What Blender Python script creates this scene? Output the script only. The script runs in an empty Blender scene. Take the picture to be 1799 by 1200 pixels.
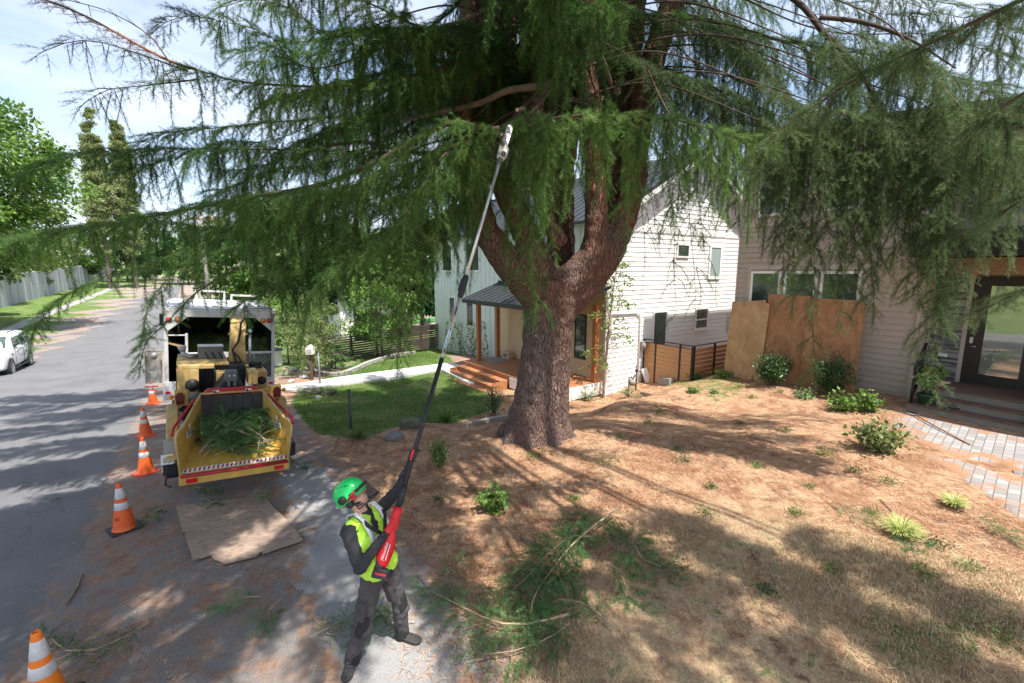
import bpy, bmesh, math, random
import numpy as np
from mathutils import Vector, Matrix, Quaternion
from math import radians as RD, sin, cos, pi

# ---------------------------------------------------------------- camera, sky, sun, exposure
SC = bpy.context.scene
COL = SC.collection
CAMZ, PITCH, FPX = 3.6, RD(8.9), 800.0
cd = bpy.data.cameras.new('camera'); cam = bpy.data.objects.new('camera', cd); COL.objects.link(cam)
cam.location = (0, 0, CAMZ); cam.rotation_euler = (pi/2 - PITCH, 0, 0)
cd.sensor_width = 36; cd.lens = FPX/1799*36; cd.clip_start = .05; cd.clip_end = 2000
SC.camera = cam
SC.render.resolution_x = 1024; SC.render.resolution_y = 683
SUN_AZ = Vector((.68, -.73)).normalized(); SUN_EL = RD(65.5)
W = bpy.data.worlds.new('World'); SC.world = W; W.use_nodes = True
nt = W.node_tree; nt.nodes.clear()
wo = nt.nodes.new('ShaderNodeOutputWorld'); bg = nt.nodes.new('ShaderNodeBackground')
sky = nt.nodes.new('ShaderNodeTexSky'); sky.sky_type = 'NISHITA'; sky.sun_disc = False
sky.sun_elevation = SUN_EL; sky.sun_rotation = math.atan2(SUN_AZ.x, SUN_AZ.y)
sky.air_density = 1.0; sky.dust_density = 1.5; sky.ozone_density = 1.0
tcw = nt.nodes.new('ShaderNodeTexCoord'); mpw = nt.nodes.new('ShaderNodeMapping'); mpw.inputs['Scale'].default_value = (1.6, 1.6, 5.5)
mpw.inputs['Rotation'].default_value = (0, .18, .5)
nzw = nt.nodes.new('ShaderNodeTexNoise'); nzw.inputs['Scale'].default_value = 1.7; nzw.inputs['Detail'].default_value = 7; nzw.inputs['Roughness'].default_value = .55
rpw = nt.nodes.new('ShaderNodeValToRGB'); rpw.color_ramp.elements[0].position = .36; rpw.color_ramp.elements[1].position = .70; rpw.color_ramp.elements[0].color = (.12, .12, .12, 1)
mxw = nt.nodes.new('ShaderNodeMixRGB'); mxw.inputs[2].default_value = (4.3, 4.6, 5.2, 1)
mlt = nt.nodes.new('ShaderNodeMath'); mlt.operation = 'MULTIPLY'; mlt.inputs[1].default_value = .88
L = nt.links.new
L(tcw.outputs['Generated'], mpw.inputs[0]); L(mpw.outputs[0], nzw.inputs[0]); L(nzw.outputs[0], rpw.inputs[0])
L(rpw.outputs[0], mlt.inputs[0]); L(mlt.outputs[0], mxw.inputs[0]); L(sky.outputs[0], mxw.inputs[1]); L(mxw.outputs[0], bg.inputs[0])
L(bg.outputs[0], wo.inputs[0]); bg.inputs[1].default_value = .15
sd = bpy.data.lights.new('sun', 'SUN'); sun = bpy.data.objects.new('sun', sd); COL.objects.link(sun)
sd.energy = 5.0; sd.angle = RD(.6); sd.color = (1, .955, .88)
sv = Vector((SUN_AZ.x*cos(SUN_EL), SUN_AZ.y*cos(SUN_EL), sin(SUN_EL)))
sun.rotation_euler = sv.to_track_quat('Z', 'Y').to_euler(); sun.location = (20, -15, 40)
SC.view_settings.view_transform = 'Standard'; SC.view_settings.look = 'None'
SC.view_settings.exposure = .86; SC.view_settings.gamma = 1

# ---------------------------------------------------------------- geometry of the place
random.seed(7); RNG = np.random.default_rng(7)
CP, SP = cos(PITCH), sin(PITCH)
def ray(px, py):
    k = (600-py)/FPX
    return np.array([(px-900)/FPX, CP + k*SP, -SP + k*CP])
def at(px, py, Y):
    d = ray(px, py); p = d*(Y/d[1]); return Vector((p[0], Y, CAMZ+p[2]))
A35 = RD(35); SX, SY = -sin(A35), cos(A35); TX, TY = cos(A35), sin(A35)
def st(s, t, z=0): return Vector((SX*s+TX*t, SY*s+TY*t, z))        # street frame -> world
def to_st(x, y): return SX*x+SY*y, TX*x+TY*y
def road_z(s):
    s = np.asarray(s, float)
    a = -.05*(s-6)
    b = -1.45 + .02*np.maximum(s-35, 0)
    k = 1/(1+np.exp(-(s-40)/5)); r = a*(1-k)+b*k
    return np.where(s < 4, .1, 1)*0 + r*(1/(1+np.exp(-(s-1)/1.5))) + .0
CT = np.array([                                                     # yard spot heights: x, y, z
 (.55,9.6,.05),(2.5,8.5,.18),(4.5,8,.3),(6.5,8,.42),(9.8,10.85,.5),(8.3,12.9,.4),(7.2,14.3,.3),(5.6,13.2,.2),(3.6,11.6,.12),(12,8,.6),
 (12,5,.6),(8,5,.45),(5,5,.28),(3,4.5,.15),(1,4,.05),(0,3,0),(3,2,.1),(6,2,.3),(12,0,.5),(-1.2,3.7,0),(-.5,6,-.02),(-1.5,7,-.08),(-3,5,-.03),(-3.3,7.5,-.15),
 (-3.5,9.5,-.3),(-1.5,10,-.22),(-1.2,12.6,-.5),(1.2,12.8,-.45),(.6,13.8,-.7),(3,14.6,-.72),(-3,13,-.5),(-3.5,18,-.7),(-6,15,-.5),(-7,20,-.75),(-1,17,-.75),(-5,26,-.9),(3.3,15.5,-.72),(4.6,15.4,-.55),(7,19,-.5),(10,22,-.5),(6.2,15.6,-.1),
 (0,-3,0),(8,-4,.4),(-4,3,0),(20,14,.6),(16,25,0),(5,35,-.8),(-5,45,-1.2),(20,50,-.5)])
def gh(x, y):
    x = np.asarray(x, float); y = np.asarray(y, float); s, t = to_st(x, y)
    num = np.zeros(x.shape); den = np.zeros(x.shape)
    for a, b, c in CT:
        w = 1/(((x-a)**2+(y-b)**2)+.25)**1.7; num += w*c; den += w
    yard = num/den; far = 1/(1+np.exp(-(s-60)/8)); yard = yard*(1-far)+road_z(s)*far
    r = road_z(s)
    k = np.clip((t-1.0)/2.2, 0, 1); k = k*k*(3-2*k)
    z = r*(1-k)+yard*k
    bank = np.clip((-t-7.8)/8.5, 0, 1); zb = -.9 + np.clip((s-50)/45, -.2, 2.6)*.95
    bank = bank*bank*(3-2*bank)
    return z*(1-bank)+np.maximum(zb, z)*bank
def ghs(x, y): return float(gh(np.array([x]), np.array([y]))[0])
def ground(px, py, dz=0):
    d = ray(px, py); lo = .5; P = None
    n = np.linspace(1.0, 120, 2400)/d[1]; X = d[0]*n; Y = d[1]*n; Z = CAMZ+d[2]*n
    G = gh(X, Y); i = int(np.argmax(Z < G+dz))
    return Vector((float(X[i]), float(Y[i]), float(G[i])))
def gpt(x, y, dz=0): return Vector((x, y, ghs(x, y)+dz))
def proj(p):
    x, y, z = p[0], p[1], p[2]-CAMZ
    f = y*CP - z*SP; u = y*SP + z*CP
    return 900+FPX*x/f, 600-FPX*u/f

# ---------------------------------------------------------------- object helpers
def tag(o, label=None, cat=None, group=None, kind=None):
    if label: o['label'] = label
    if cat: o['category'] = cat
    if group: o['group'] = group
    if kind: o['kind'] = kind
    return o
def empty(name, loc=(0, 0, 0), rz=0, label=None, cat=None, group=None, rot=None):
    o = bpy.data.objects.new(name, None); COL.objects.link(o); o.location = loc
    o.rotation_euler = rot if rot else (0, 0, rz); o.empty_display_size = .2
    return tag(o, label, cat, group)
def kids(o): return [c for c in bpy.data.objects if c.parent == o]
def copy_tree(o, parent=None):
    c = o.copy(); COL.objects.link(c); c.parent = parent
    for ch in kids(o): copy_tree(ch, c)
    return c
class MB:
    def __init__(s): s.v = []; s.f = []; s.m = []; s.sm = []
    def add(s, vs, fs, mi=0, smooth=False, M=None):
        b = len(s.v)
        for v in vs:
            v = Vector(v)
            s.v.append(M @ v if M is not None else v)
        for f in fs:
            s.f.append([b+i for i in f]); s.m.append(mi); s.sm.append(smooth)
    def box(s, c, size, mi=0, M=None, rz=0, R=None):
        x, y, z = [a/2 for a in size]; c = Vector(c)
        vs = [Vector((i*x, j*y, k*z)) for i in (-1, 1) for j in (-1, 1) for k in (-1, 1)]
        if R is None and rz: R = Matrix.Rotation(rz, 3, 'Z')
        if R is not None: vs = [R @ v for v in vs]
        s.add([c+v for v in vs], [(0,1,3,2),(4,6,7,5),(0,4,5,1),(2,3,7,6),(0,2,6,4),(1,5,7,3)], mi, False, M)
        return s
    def bx(s, x0, x1, y0, y1, z0, z1, mi=0, M=None):
        return s.box(((x0+x1)/2, (y0+y1)/2, (z0+z1)/2), (abs(x1-x0), abs(y1-y0), abs(z1-z0)), mi, M)
    def tube(s, pts, rs, n=8, mi=0, cap=True, smooth=True, M=None, sq=1.0):
        pts = [Vector(p) for p in pts]; 
        if not hasattr(rs, '__len__'): rs = [rs]*len(pts)
        vs = []; up = None
        for i, p in enumerate(pts):
            d = (pts[min(i+1, len(pts)-1)]-pts[max(i-1, 0)])
            if d.length < 1e-9: d = Vector((0, 0, 1))
            d.normalize()
            if up is None: up = d.orthogonal().normalized()
            up = up - d*up.dot(d)
            up = up.normalized() if up.length > 1e-6 else d.orthogonal().normalized()
            w = d.cross(up)
            for k in range(n):
                a = 2*pi*(k+.5)/n; vs.append(p + up*cos(a)*rs[i] + w*sin(a)*rs[i]*sq)
        fs = [(i*n+k, i*n+(k+1)%n, (i+1)*n+(k+1)%n, (i+1)*n+k) for i in range(len(pts)-1) for k in range(n)]
        s.add(vs, fs, mi, smooth, M)
        if cap:
            s.add([vs[k] for k in range(n)][::-1], [tuple(range(n))], mi, False, M)
            s.add([vs[(len(pts)-1)*n+k] for k in range(n)], [tuple(range(n))], mi, False, M)
        return s
    def lathe(s, prof, n=24, mi=0, M=None, smooth=True, c=(0, 0, 0)):
        vs = []; c = Vector(c)
        for r, z in prof:
            for k in range(n): a = 2*pi*k/n; vs.append(c+Vector((r*cos(a), r*sin(a), z)))
        fs = [(i*n+k, i*n+(k+1)%n, (i+1)*n+(k+1)%n, (i+1)*n+k) for i in range(len(prof)-1) for k in range(n)]
        s.add(vs, fs, mi, smooth, M); return s
    def prism(s, poly, a0, a1, axis='x', mi=0, M=None):
        # poly in the two other axes (y,z) for 'x', (x,z) for 'y', (x,y) for 'z'
        def mk(p, a): return {'x': (a, p[0], p[1]), 'y': (p[0], a, p[1]), 'z': (p[0], p[1], a)}[axis]
        n = len(poly); vs = [mk(p, a0) for p in poly]+[mk(p, a1) for p in poly]
        s.add(vs, [tuple(range(n))[::-1], tuple(range(n, 2*n))]+[(i, (i+1) % n, n+(i+1) % n, n+i) for i in range(n)], mi, False, M)
        return s
    def sphere(s, c, r, nu=14, nv=9, mi=0, M=None, sc=(1, 1, 1)):
        vs = []; c = Vector(c)
        for i in range(nv+1):
            th = pi*i/nv
            for k in range(nu):
                a = 2*pi*k/nu; vs.append(c+Vector((r*sc[0]*sin(th)*cos(a), r*sc[1]*sin(th)*sin(a), r*sc[2]*cos(th))))
        fs = [(i*nu+k, (i+1)*nu+k, (i+1)*nu+(k+1)%nu, i*nu+(k+1)%nu) for i in range(nv) for k in range(nu)]
        s.add(vs, fs, mi, True, M); return s
    def build(s, name, mats, parent=None, bevel=0, fix=True, loc=None):
        me = bpy.data.meshes.new(name); me.from_pydata([tuple(v) for v in s.v], [], s.f)
        if not isinstance(mats, (list, tuple)): mats = [mats]
        for m in mats: me.materials.append(m)
        me.polygons.foreach_set('material_index', s.m); me.polygons.foreach_set('use_smooth', s.sm)
        if fix:
            bm = bmesh.new(); bm.from_mesh(me); bmesh.ops.remove_doubles(bm, verts=bm.verts, dist=1e-5)
            bmesh.ops.recalc_face_normals(bm, faces=bm.faces); bm.to_mesh(me); bm.free()
        o = bpy.data.objects.new(name, me); COL.objects.link(o); o.parent = parent
        if loc: o.location = loc
        if bevel:
            b = o.modifiers.new('bevel', 'BEVEL'); b.width = bevel; b.segments = 2; b.limit_method = 'ANGLE'; b.angle_limit = RD(40)
            b.harden_normals = False
        return o
def np_mesh(name, V, F, mat, parent=None, attrs=None, smooth=False, mi=None):
    """V (n,3) float, F (m,k) int -> one mesh; attrs: dict name -> (n,) floats on points"""
    me = bpy.data.meshes.new(name); n = len(V); m, k = F.shape
    me.vertices.add(n); me.vertices.foreach_set('co', np.ascontiguousarray(V, np.float32).ravel())
    me.loops.add(m*k); me.loops.foreach_set('vertex_index', np.ascontiguousarray(F, np.int32).ravel())
    me.polygons.add(m); me.polygons.foreach_set('loop_start', np.arange(0, m*k, k, dtype=np.int32))
    for mt in (mat if isinstance(mat, (list, tuple)) else [mat]): me.materials.append(mt)
    if smooth: me.polygons.foreach_set('use_smooth', np.ones(m, bool))
    if mi is not None: me.polygons.foreach_set('material_index', np.ascontiguousarray(mi, np.int32))
    me.update(calc_edges=True)
    for a, d in (attrs or {}).items():
        at_ = me.attributes.new(a, 'FLOAT', 'POINT'); at_.data.foreach_set('value', np.ascontiguousarray(d, np.float32))
    o = bpy.data.objects.new(name, me); COL.objects.link(o); o.parent = parent
    return o
def blob(name, caps, mat, parent=None, voxel=.012, smooth=3, n=12):
    """tapered capsules fused by a voxel remesh into one continuous skin"""
    b = MB()
    for (p0, r0, p1, r1) in caps:
        p0, p1 = Vector(p0), Vector(p1); d = p1-p0; L_ = d.length
        u = d.normalized() if L_ > 1e-6 else Vector((0, 0, 1))
        pts = []; rs = []
        for j in range(4): a = pi/2*(j/4.); pts.append(p0-u*r0*cos(a)); rs.append(max(r0*sin(a), 1e-3))
        pts.append(p0); rs.append(r0); pts.append(p1); rs.append(r1)
        for j in range(3, -1, -1): a = pi/2*(j/4.); pts.append(p1+u*r1*cos(a)); rs.append(max(r1*sin(a), 1e-3))
        b.tube(pts, rs, n=n)
    o = b.build(name, mat, parent)
    r = o.modifiers.new('remesh', 'REMESH'); r.mode = 'VOXEL'; r.voxel_size = voxel; r.use_smooth_shade = True
    if smooth: q = o.modifiers.new('smooth', 'SMOOTH'); q.iterations = smooth; q.factor = .5
    return o
def text(name, s, size, M, mat, parent=None, ext=.001, align='CENTER', shear=0):
    cu = bpy.data.curves.new(name, 'FONT'); cu.body = s; cu.size = size; cu.extrude = ext; cu.align_x = align; cu.align_y = 'CENTER'; cu.shear = shear
    t_ = bpy.data.objects.new(name, cu); COL.objects.link(t_); dg = bpy.context.evaluated_depsgraph_get()
    me = bpy.data.meshes.new_from_object(t_.evaluated_get(dg)); bpy.data.objects.remove(t_); bpy.data.curves.remove(cu); me.name = name; me.materials.clear(); me.materials.append(mat)
    o = bpy.data.objects.new(name, me); COL.objects.link(o); o.parent = parent; o.matrix_local = M; return o

# ---------------------------------------------------------------- materials
class NT:
    def __init__(s, name):
        s.m = bpy.data.materials.new(name); s.m.use_nodes = True; s.t = s.m.node_tree; s.b = s.t.nodes['Principled BSDF']
    def n(s, ty, **k):
        q = s.t.nodes.new('ShaderNode'+ty)
        for a, v in k.items():
            if a in q.inputs: q.inputs[a].default_value = v
            else: setattr(q, a, v)
        return q
    def l(s, a, b): s.t.links.new(a, b)
    def coord(s, sc=(1, 1, 1), kind='Object', rot=(0, 0, 0)):
        c = s.n('TexCoord'); m = s.n('Mapping'); m.inputs['Scale'].default_value = sc; m.inputs['Rotation'].default_value = rot
        s.l(c.outputs[kind], m.inputs[0]); return m.outputs[0]
    def noise(s, sc, det=5, ro=.55, co=None, dist=0):
        q = s.n('TexNoise'); q.inputs['Scale'].default_value = sc; q.inputs['Detail'].default_value = det; q.inputs['Roughness'].default_value = ro; q.inputs['Distortion'].default_value = dist
        s.l(co if co is not None else s.coord(), q.inputs['Vector']); return q.outputs[0]
    def ramp(s, src, stops, interp='LINEAR'):
        r = s.n('ValToRGB'); cr = r.color_ramp; cr.interpolation = interp
        while len(cr.elements) < len(stops): cr.elements.new(.5)
        for e, (p, c) in zip(cr.elements, stops):
            e.position = p; e.color = (c, c, c, 1) if not hasattr(c, '__len__') else (*c, 1)
        s.l(src, r.inputs[0]); return r.outputs[0]
    def mix(s, f, a, b, mode='MIX'):
        q = s.n('MixRGB'); q.blend_type = mode
        for i, x in ((0, f), (1, a), (2, b)):
            if hasattr(x, 'is_linked') or hasattr(x, 'links'): s.l(x, q.inputs[i])
            else: q.inputs[i].default_value = x if i == 0 else (*x, 1)
        return q.outputs[0]
    def math(s, op, a, b=0.):
        q = s.n('Math'); q.operation = op
        for i, x in ((0, a), (1, b)):
            if hasattr(x, 'links'): s.l(x, q.inputs[i])
            else: q.inputs[i].default_value = x
        return q.outputs[0]
    def attr(s, nm): q = s.n('Attribute'); q.attribute_name = nm; return q.outputs['Fac']
    def bump(s, h, st=.3, d=.01, prev=None):
        q = s.n('Bump'); q.inputs['Strength'].default_value = st; q.inputs['Distance'].default_value = d; s.l(h, q.inputs['Height'])
        if prev is not None: s.l(prev, q.inputs['Normal'])
        s.l(q.outputs[0], s.b.inputs['Normal']); return q.outputs[0]
    def set(s, col=None, rough=None, metal=None, **k):
        for nm, x in (('Base Color', col), ('Roughness', rough), ('Metallic', metal)):
            if x is None: continue
            if hasattr(x, 'links'): s.l(x, s.b.inputs[nm])
            else: s.b.inputs[nm].default_value = (*x, 1) if hasattr(x, '__len__') else x
        for nm, x in k.items(): s.b.inputs[nm.replace('_', ' ')].default_value = x
        return s.m
def paint(name, c, rough=.45, metal=0, dirt=.25, sc=6, bump=.04, dark=None, co='Object'):
    t = NT(name); co_ = t.coord(kind=co); nz = t.noise(sc, 6, .6, co_)
    dk = dark or tuple(x*.55 for x in c)
    f = t.ramp(nz, [(.35, dirt), (.7, 0.)])
    col = t.mix(f, c, dk)
    t.set(col, t.ramp(nz, [(.3, min(1, rough+.2)), (.7, rough)]), metal)
    t.bump(t.noise(sc*12, 3, .5, co_), bump, .004); return t.m
def wood(name, c1, c2, sc=(1, 1, 8), rough=.6, grain=14, knots=True):
    t = NT(name); co = t.coord(sc)
    nz = t.noise(grain, 6, .6, co, .6); big = t.noise(1.3, 2, .5)
    col = t.mix(t.ramp(nz, [(.35, 0.), (.65, 1.)]), c1, c2)
    col = t.mix(t.ramp(big, [(.35, 0.), (.75, .35)]), col, tuple(x*.6 for x in c1))
    t.set(col, rough); t.bump(nz, .2, .004); return t.m
# ---------------------------------------------------------------- ground, road, paths
def in_poly(X, Y, P):
    r = np.zeros(X.shape, bool); n = len(P)
    for i in range(n):
        x0, y0 = P[i][:2]; x1, y1 = P[(i+1) % n][:2]
        c = ((y0 > Y) != (y1 > Y)) & (X < (x1-x0)*(Y-y0)/((y1-y0) or 1e-9)+x0); r ^= c
    return r
def sdist(X, Y, P):
    d = np.full(X.shape, 1e9); n = len(P)
    for i in range(n):
        x0, y0 = P[i][:2]; x1, y1 = P[(i+1) % n][:2]; dx, dy = x1-x0, y1-y0
        u = np.clip(((X-x0)*dx+(Y-y0)*dy)/(dx*dx+dy*dy+1e-12), 0, 1)
        d = np.minimum(d, np.hypot(X-x0-u*dx, Y-y0-u*dy))
    return np.where(in_poly(X, Y, P), d, -d)
def soft(X, Y, P, w): return np.clip(.5+sdist(X, Y, P)/w, 0, 1)
def gp(pts): return [tuple(ground(*p)[:2]) for p in pts]
LAWN = gp([(512,708),(530,735),(560,765),(640,772),(720,745),(800,742),(862,722),(858,685),(800,640),(770,612),(700,612),(600,650),(520,690)])
DRIVE = gp([(488,700),(520,770),(560,805),(600,835),(650,880),(720,955),(780,1010),(830,1080),(850,1199)]) + [(.1,2.4),(.1,.5),(-1.6,.5),(-1.75,2.4)] + gp([(560,1199),(545,1110),(518,1040),(500,985),(530,940),(495,885),(465,850),(500,800),(492,760),(478,720)])
DRY = gp([(880,1199),(960,1090),(1080,960),(1250,890),(1420,925),(1600,965),(1799,1010),(1799,1199)]) + [(5,1.5),(5,-3),(-.2,-3)]
SUNW = gp([(1000,720),(1280,700),(1480,730),(1620,800),(1799,960),(1799,1010),(1500,950),(1250,905),(1020,890),(860,800)])
GREENC = gp([(1500,1090),(1650,1040),(1799,1030),(1799,1199),(1480,1199)]) + [(5,.5),(2,.5)]
WEEDY = gp([(1130,690),(1200,660),(1300,650),(1330,690),(1260,720)])
SOIL1 = gp([(520,735),(560,775),(700,770),(860,745),(900,790),(760,830),(640,860),(600,820)])
redge = [to_st(*ground(*p)[:2]) for p in [(276,660),(262,700),(246,745),(228,800),(205,860),(170,950),(130,1030),(90,1120),(40,1195)]]
redge.sort()
RS = [-30]+[a for a, b in redge]+[45, 130]; RT = [redge[0][1]]+[b for a, b in redge]+[redge[-1][1], redge[-1][1]]
def axis(lo, hi, c0, c1, d):
    a = list(np.arange(c0, c1+d/2, d)); x = c0; s_ = d
    while x > lo: s_ *= 1.12; x -= s_; a.insert(0, x)
    x = c1; s_ = d
    while x < hi: s_ *= 1.12; x += s_; a.append(x)
    return np.array(a)
gx = axis(-420, 420, -11, 13, .11); gy = axis(-60, 700, 1, 19, .11)
GX, GY = np.meshgrid(gx, gy); nx, ny = len(gx), len(gy)
micro = np.zeros(GX.shape)
for k in range(26):
    a = RNG.uniform(0, 2*pi); f = RNG.uniform(1.5, 9); micro += sin(0)+np.sin((GX*np.cos(a)+GY*np.sin(a))*f+RNG.uniform(0, 6))/f
S_, T_ = to_st(GX, GY)
ym = np.clip((T_-1.8)/.6, 0, 1)*np.clip((60-S_)/10, 0, 1)*np.clip(-sdist(GX, GY, DRIVE)/.5, 0, 1)
GZ = gh(GX, GY)+micro*.012*ym
sgrass = soft(GX, GY, LAWN, .5)
farg = np.maximum(np.clip((S_-16)/6, 0, 1)*(T_ > 1.6), np.clip((S_-24)/6, 0, 1)*(T_ > .3)); sgrass = np.maximum(sgrass, farg*.6)
verge = np.clip((-T_-9.0)/.4, 0, 1); sgrass = np.maximum(sgrass, verge)
sdrylawn = soft(GX, GY, DRY, 1.2)
lit = np.clip((T_-1.9)/.5, 0, 1)*(1-sgrass)*np.clip(1-(S_-18)/3, 0, 1)
green2 = np.maximum(soft(GX, GY, GREENC, 1.)*.62, sdrylawn*.36); weedy = soft(GX, GY, WEEDY, .8)*.5
grass = np.maximum(np.maximum(sgrass, green2), weedy)
I = np.arange(nx*ny).reshape(ny, nx)
F = np.stack([I[:-1, :-1], I[:-1, 1:], I[1:, 1:], I[1:, :-1]], -1).reshape(-1, 4)
g = NT('soil_and_litter'); co = g.coord(kind='Object')
n_f = g.noise(38, 6, .75, co); n_m = g.noise(5, 6, .65, co, .4); n_b = g.noise(1.1, 4, .6, co); n_v = g.noise(120, 3, .6, co)
stre = g.noise(26, 4, .7, g.coord((1, .22, 1), rot=(0, 0, .9)), 1.2); stre2 = g.noise(26, 4, .7, g.coord((.2, 1, 1), rot=(0, 0, .4)), 1.2)
litc = g.ramp(stre, [(.3, (.22, .11, .065)), (.46, (.48, .265, .145)), (.58, (.70, .46, .28)), (.72, (.86, .66, .45))])
litc = g.mix(.5, litc, g.ramp(stre2, [(.3, (.20, .10, .06)), (.5, (.52, .33, .20)), (.72, (.78, .60, .42))]))
redm = g.ramp(g.noise(1.9, 6, .7, co, .8), [(.44, 0.), (.60, .85)]); litc = g.mix(redm, litc, g.ramp(stre, [(.3, (.14, .06, .035)), (.55, (.32, .15, .085)), (.75, (.52, .30, .18))]))
soilm = g.ramp(g.math('ADD', g.math('MULTIPLY', n_m, .6), g.math('MULTIPLY', n_b, .4)), [(.36, 1.), (.46, 0.)])
litc = g.mix(g.math('MULTIPLY', soilm, .75), litc, (.115, .075, .055))
dryc = g.ramp(n_f, [(.32, (.26, .19, .12)), (.5, (.56, .43, .26)), (.7, (.82, .68, .46))])
litc = g.mix(g.math('MULTIPLY', g.attr('dry'), g.ramp(n_m, [(.35, 0.), (.6, .85)])), litc, dryc)
grav = g.ramp(n_v, [(.3, (.07, .062, .06)), (.5, (.19, .175, .17)), (.7, (.40, .37, .355))])
gravl = g.mix(g.ramp(g.math('ADD', g.math('MULTIPLY', n_m, .55), g.math('MULTIPLY', n_b, .45)), [(.45, 0.), (.58, .72)]), g.mix(.35, grav, (.40, .37, .35)), g.mix(.4, litc, (.30, .13, .07)))
base = g.mix(g.attr('litter'), gravl, litc)
grc = g.ramp(n_f, [(.3, (.035, .07, .015)), (.5, (.09, .17, .035)), (.7, (.18, .27, .07))])
grc = g.mix(g.ramp(n_b, [(.45, 0.), (.7, .65)]), grc, (.30, .27, .13))
gmask = g.ramp(g.math('ADD', g.attr('grass'), g.math('MULTIPLY', g.math('SUBTRACT', n_m, .5), 1.1)), [(.42, 0.), (.58, 1.)])
g.set(g.mix(gmask, base, grc), .95); g.b.inputs['Specular IOR Level'].default_value = .15
g.bump(g.math('ADD', n_v, g.math('ADD', stre, g.math('MULTIPLY', n_m, 1.5))), .9, .03)
gr = np_mesh('ground', np.stack([GX, GY, GZ], -1).reshape(-1, 3), F, g.m, attrs={'grass': grass.ravel(), 'litter': lit.ravel(), 'dry': sdrylawn.ravel()}, smooth=True)
tag(gr, kind='structure')

def sheet(name, ss, tfun, mat, dz, nu=14, attrs=None):
    V = []; A = []
    for s in ss:
        t0, t1 = tfun(s)
        for k in range(nu+1):
            u = k/nu; t = t0+(t1-t0)*u; p = st(s, t); V.append((p.x, p.y, ghs(p.x, p.y)+(dz if 0 < k < nu else -.02))); A.append(min(u, 1-u)*abs(t1-t0))
    n = len(ss); F = [(i*(nu+1)+k, i*(nu+1)+k+1, (i+1)*(nu+1)+k+1, (i+1)*(nu+1)+k) for i in range(n-1) for k in range(nu)]
    return np_mesh(name, np.array(V), np.array(F), mat, attrs={'edge': np.array(A)}, smooth=True)
def asphalt(name, c0, c1, litter, seed=0):
    a = NT(name); co = a.coord(kind='Object'); v = a.noise(150, 3, .7, co); b = a.noise(.7, 4, .6, co); m = a.noise(4, 5, .65, co)
    col = a.ramp(v, [(.32, tuple(x*.6 for x in c0)), (.5, c0), (.68, c1)])
    col = a.mix(a.ramp(b, [(.35, 0.), (.7, .35)]), col, c1)
    vo = a.n('TexVoronoi'); vo.feature = 'DISTANCE_TO_EDGE'; vo.inputs['Scale'].default_value = .45
    mm = a.n('VectorMath'); a.l(co, mm.inputs[0]); nz = a.n('TexNoise'); nz.inputs['Scale'].default_value = 1.5; nz.inputs['Detail'].default_value = 8; a.l(co, nz.inputs[0]); a.l(nz.outputs[1], mm.inputs[1]); a.l(mm.outputs[0], vo.inputs['Vector'])
    col = a.mix(a.ramp(vo.outputs[0], [(.0, .45), (.006, 0.)]), col, (.03, .028, .027))
    if litter:
        e = a.math('ADD', a.math('MULTIPLY', a.attr('edge'), -1.2), a.math('MULTIPLY', m, 2.0))
        lc = a.ramp(a.noise(60, 4, .7, co), [(.3, (.16, .075, .04)), (.6, (.36, .19, .10)), (.8, (.5, .32, .19))])
        col = a.mix(a.math('MULTIPLY', a.ramp(e, [(.75, 0.), (1.05, 1.)]), litter), col, lc)
    gv = a.ramp(v, [(.3, (.07, .062, .06)), (.5, (.20, .185, .18)), (.7, (.42, .39, .375))]); f2 = a.noise(26, 4, .7, co); lt = a.ramp(f2, [(.3, (.20, .095, .05)), (.6, (.42, .23, .12)), (.8, (.6, .4, .24))])
    gv = a.mix(a.ramp(m, [(.45, 0.), (.6, .8)]), gv, lt)
    e3 = a.math('ADD', a.attr('edge'), a.math('MULTIPLY', a.math('SUBTRACT', a.noise(7, 6, .7, co), .5), .9))
    col = a.mix(a.ramp(e3, [(.06, 1.), (.22, 0.)]), col, gv)
    a.set(col, .9); a.b.inputs['Specular IOR Level'].default_value = .25
    a.bump(v, .5, .012); return a.m
rn = [RNG.uniform(-1, 1) for _ in range(400)]
def wob(s): i = int(math.floor(s*1.6)) % 399; f = s*1.6-math.floor(s*1.6); return rn[i]*(1-f)+rn[i+1]*f
rs = list(np.arange(-14, 30, .3))+list(np.arange(30, 150, 2.))
road = sheet('road', rs, lambda s: (-9.3+.12*wob(s+50)*(s < 60), float(np.interp(s, RS, RT))+.10*wob(s)+.04*wob(s*3+9)), asphalt('asphalt_road', (.12, .119, .123), (.25, .248, .252), 0.25), .007, 40)
tag(road, kind='structure')
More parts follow.
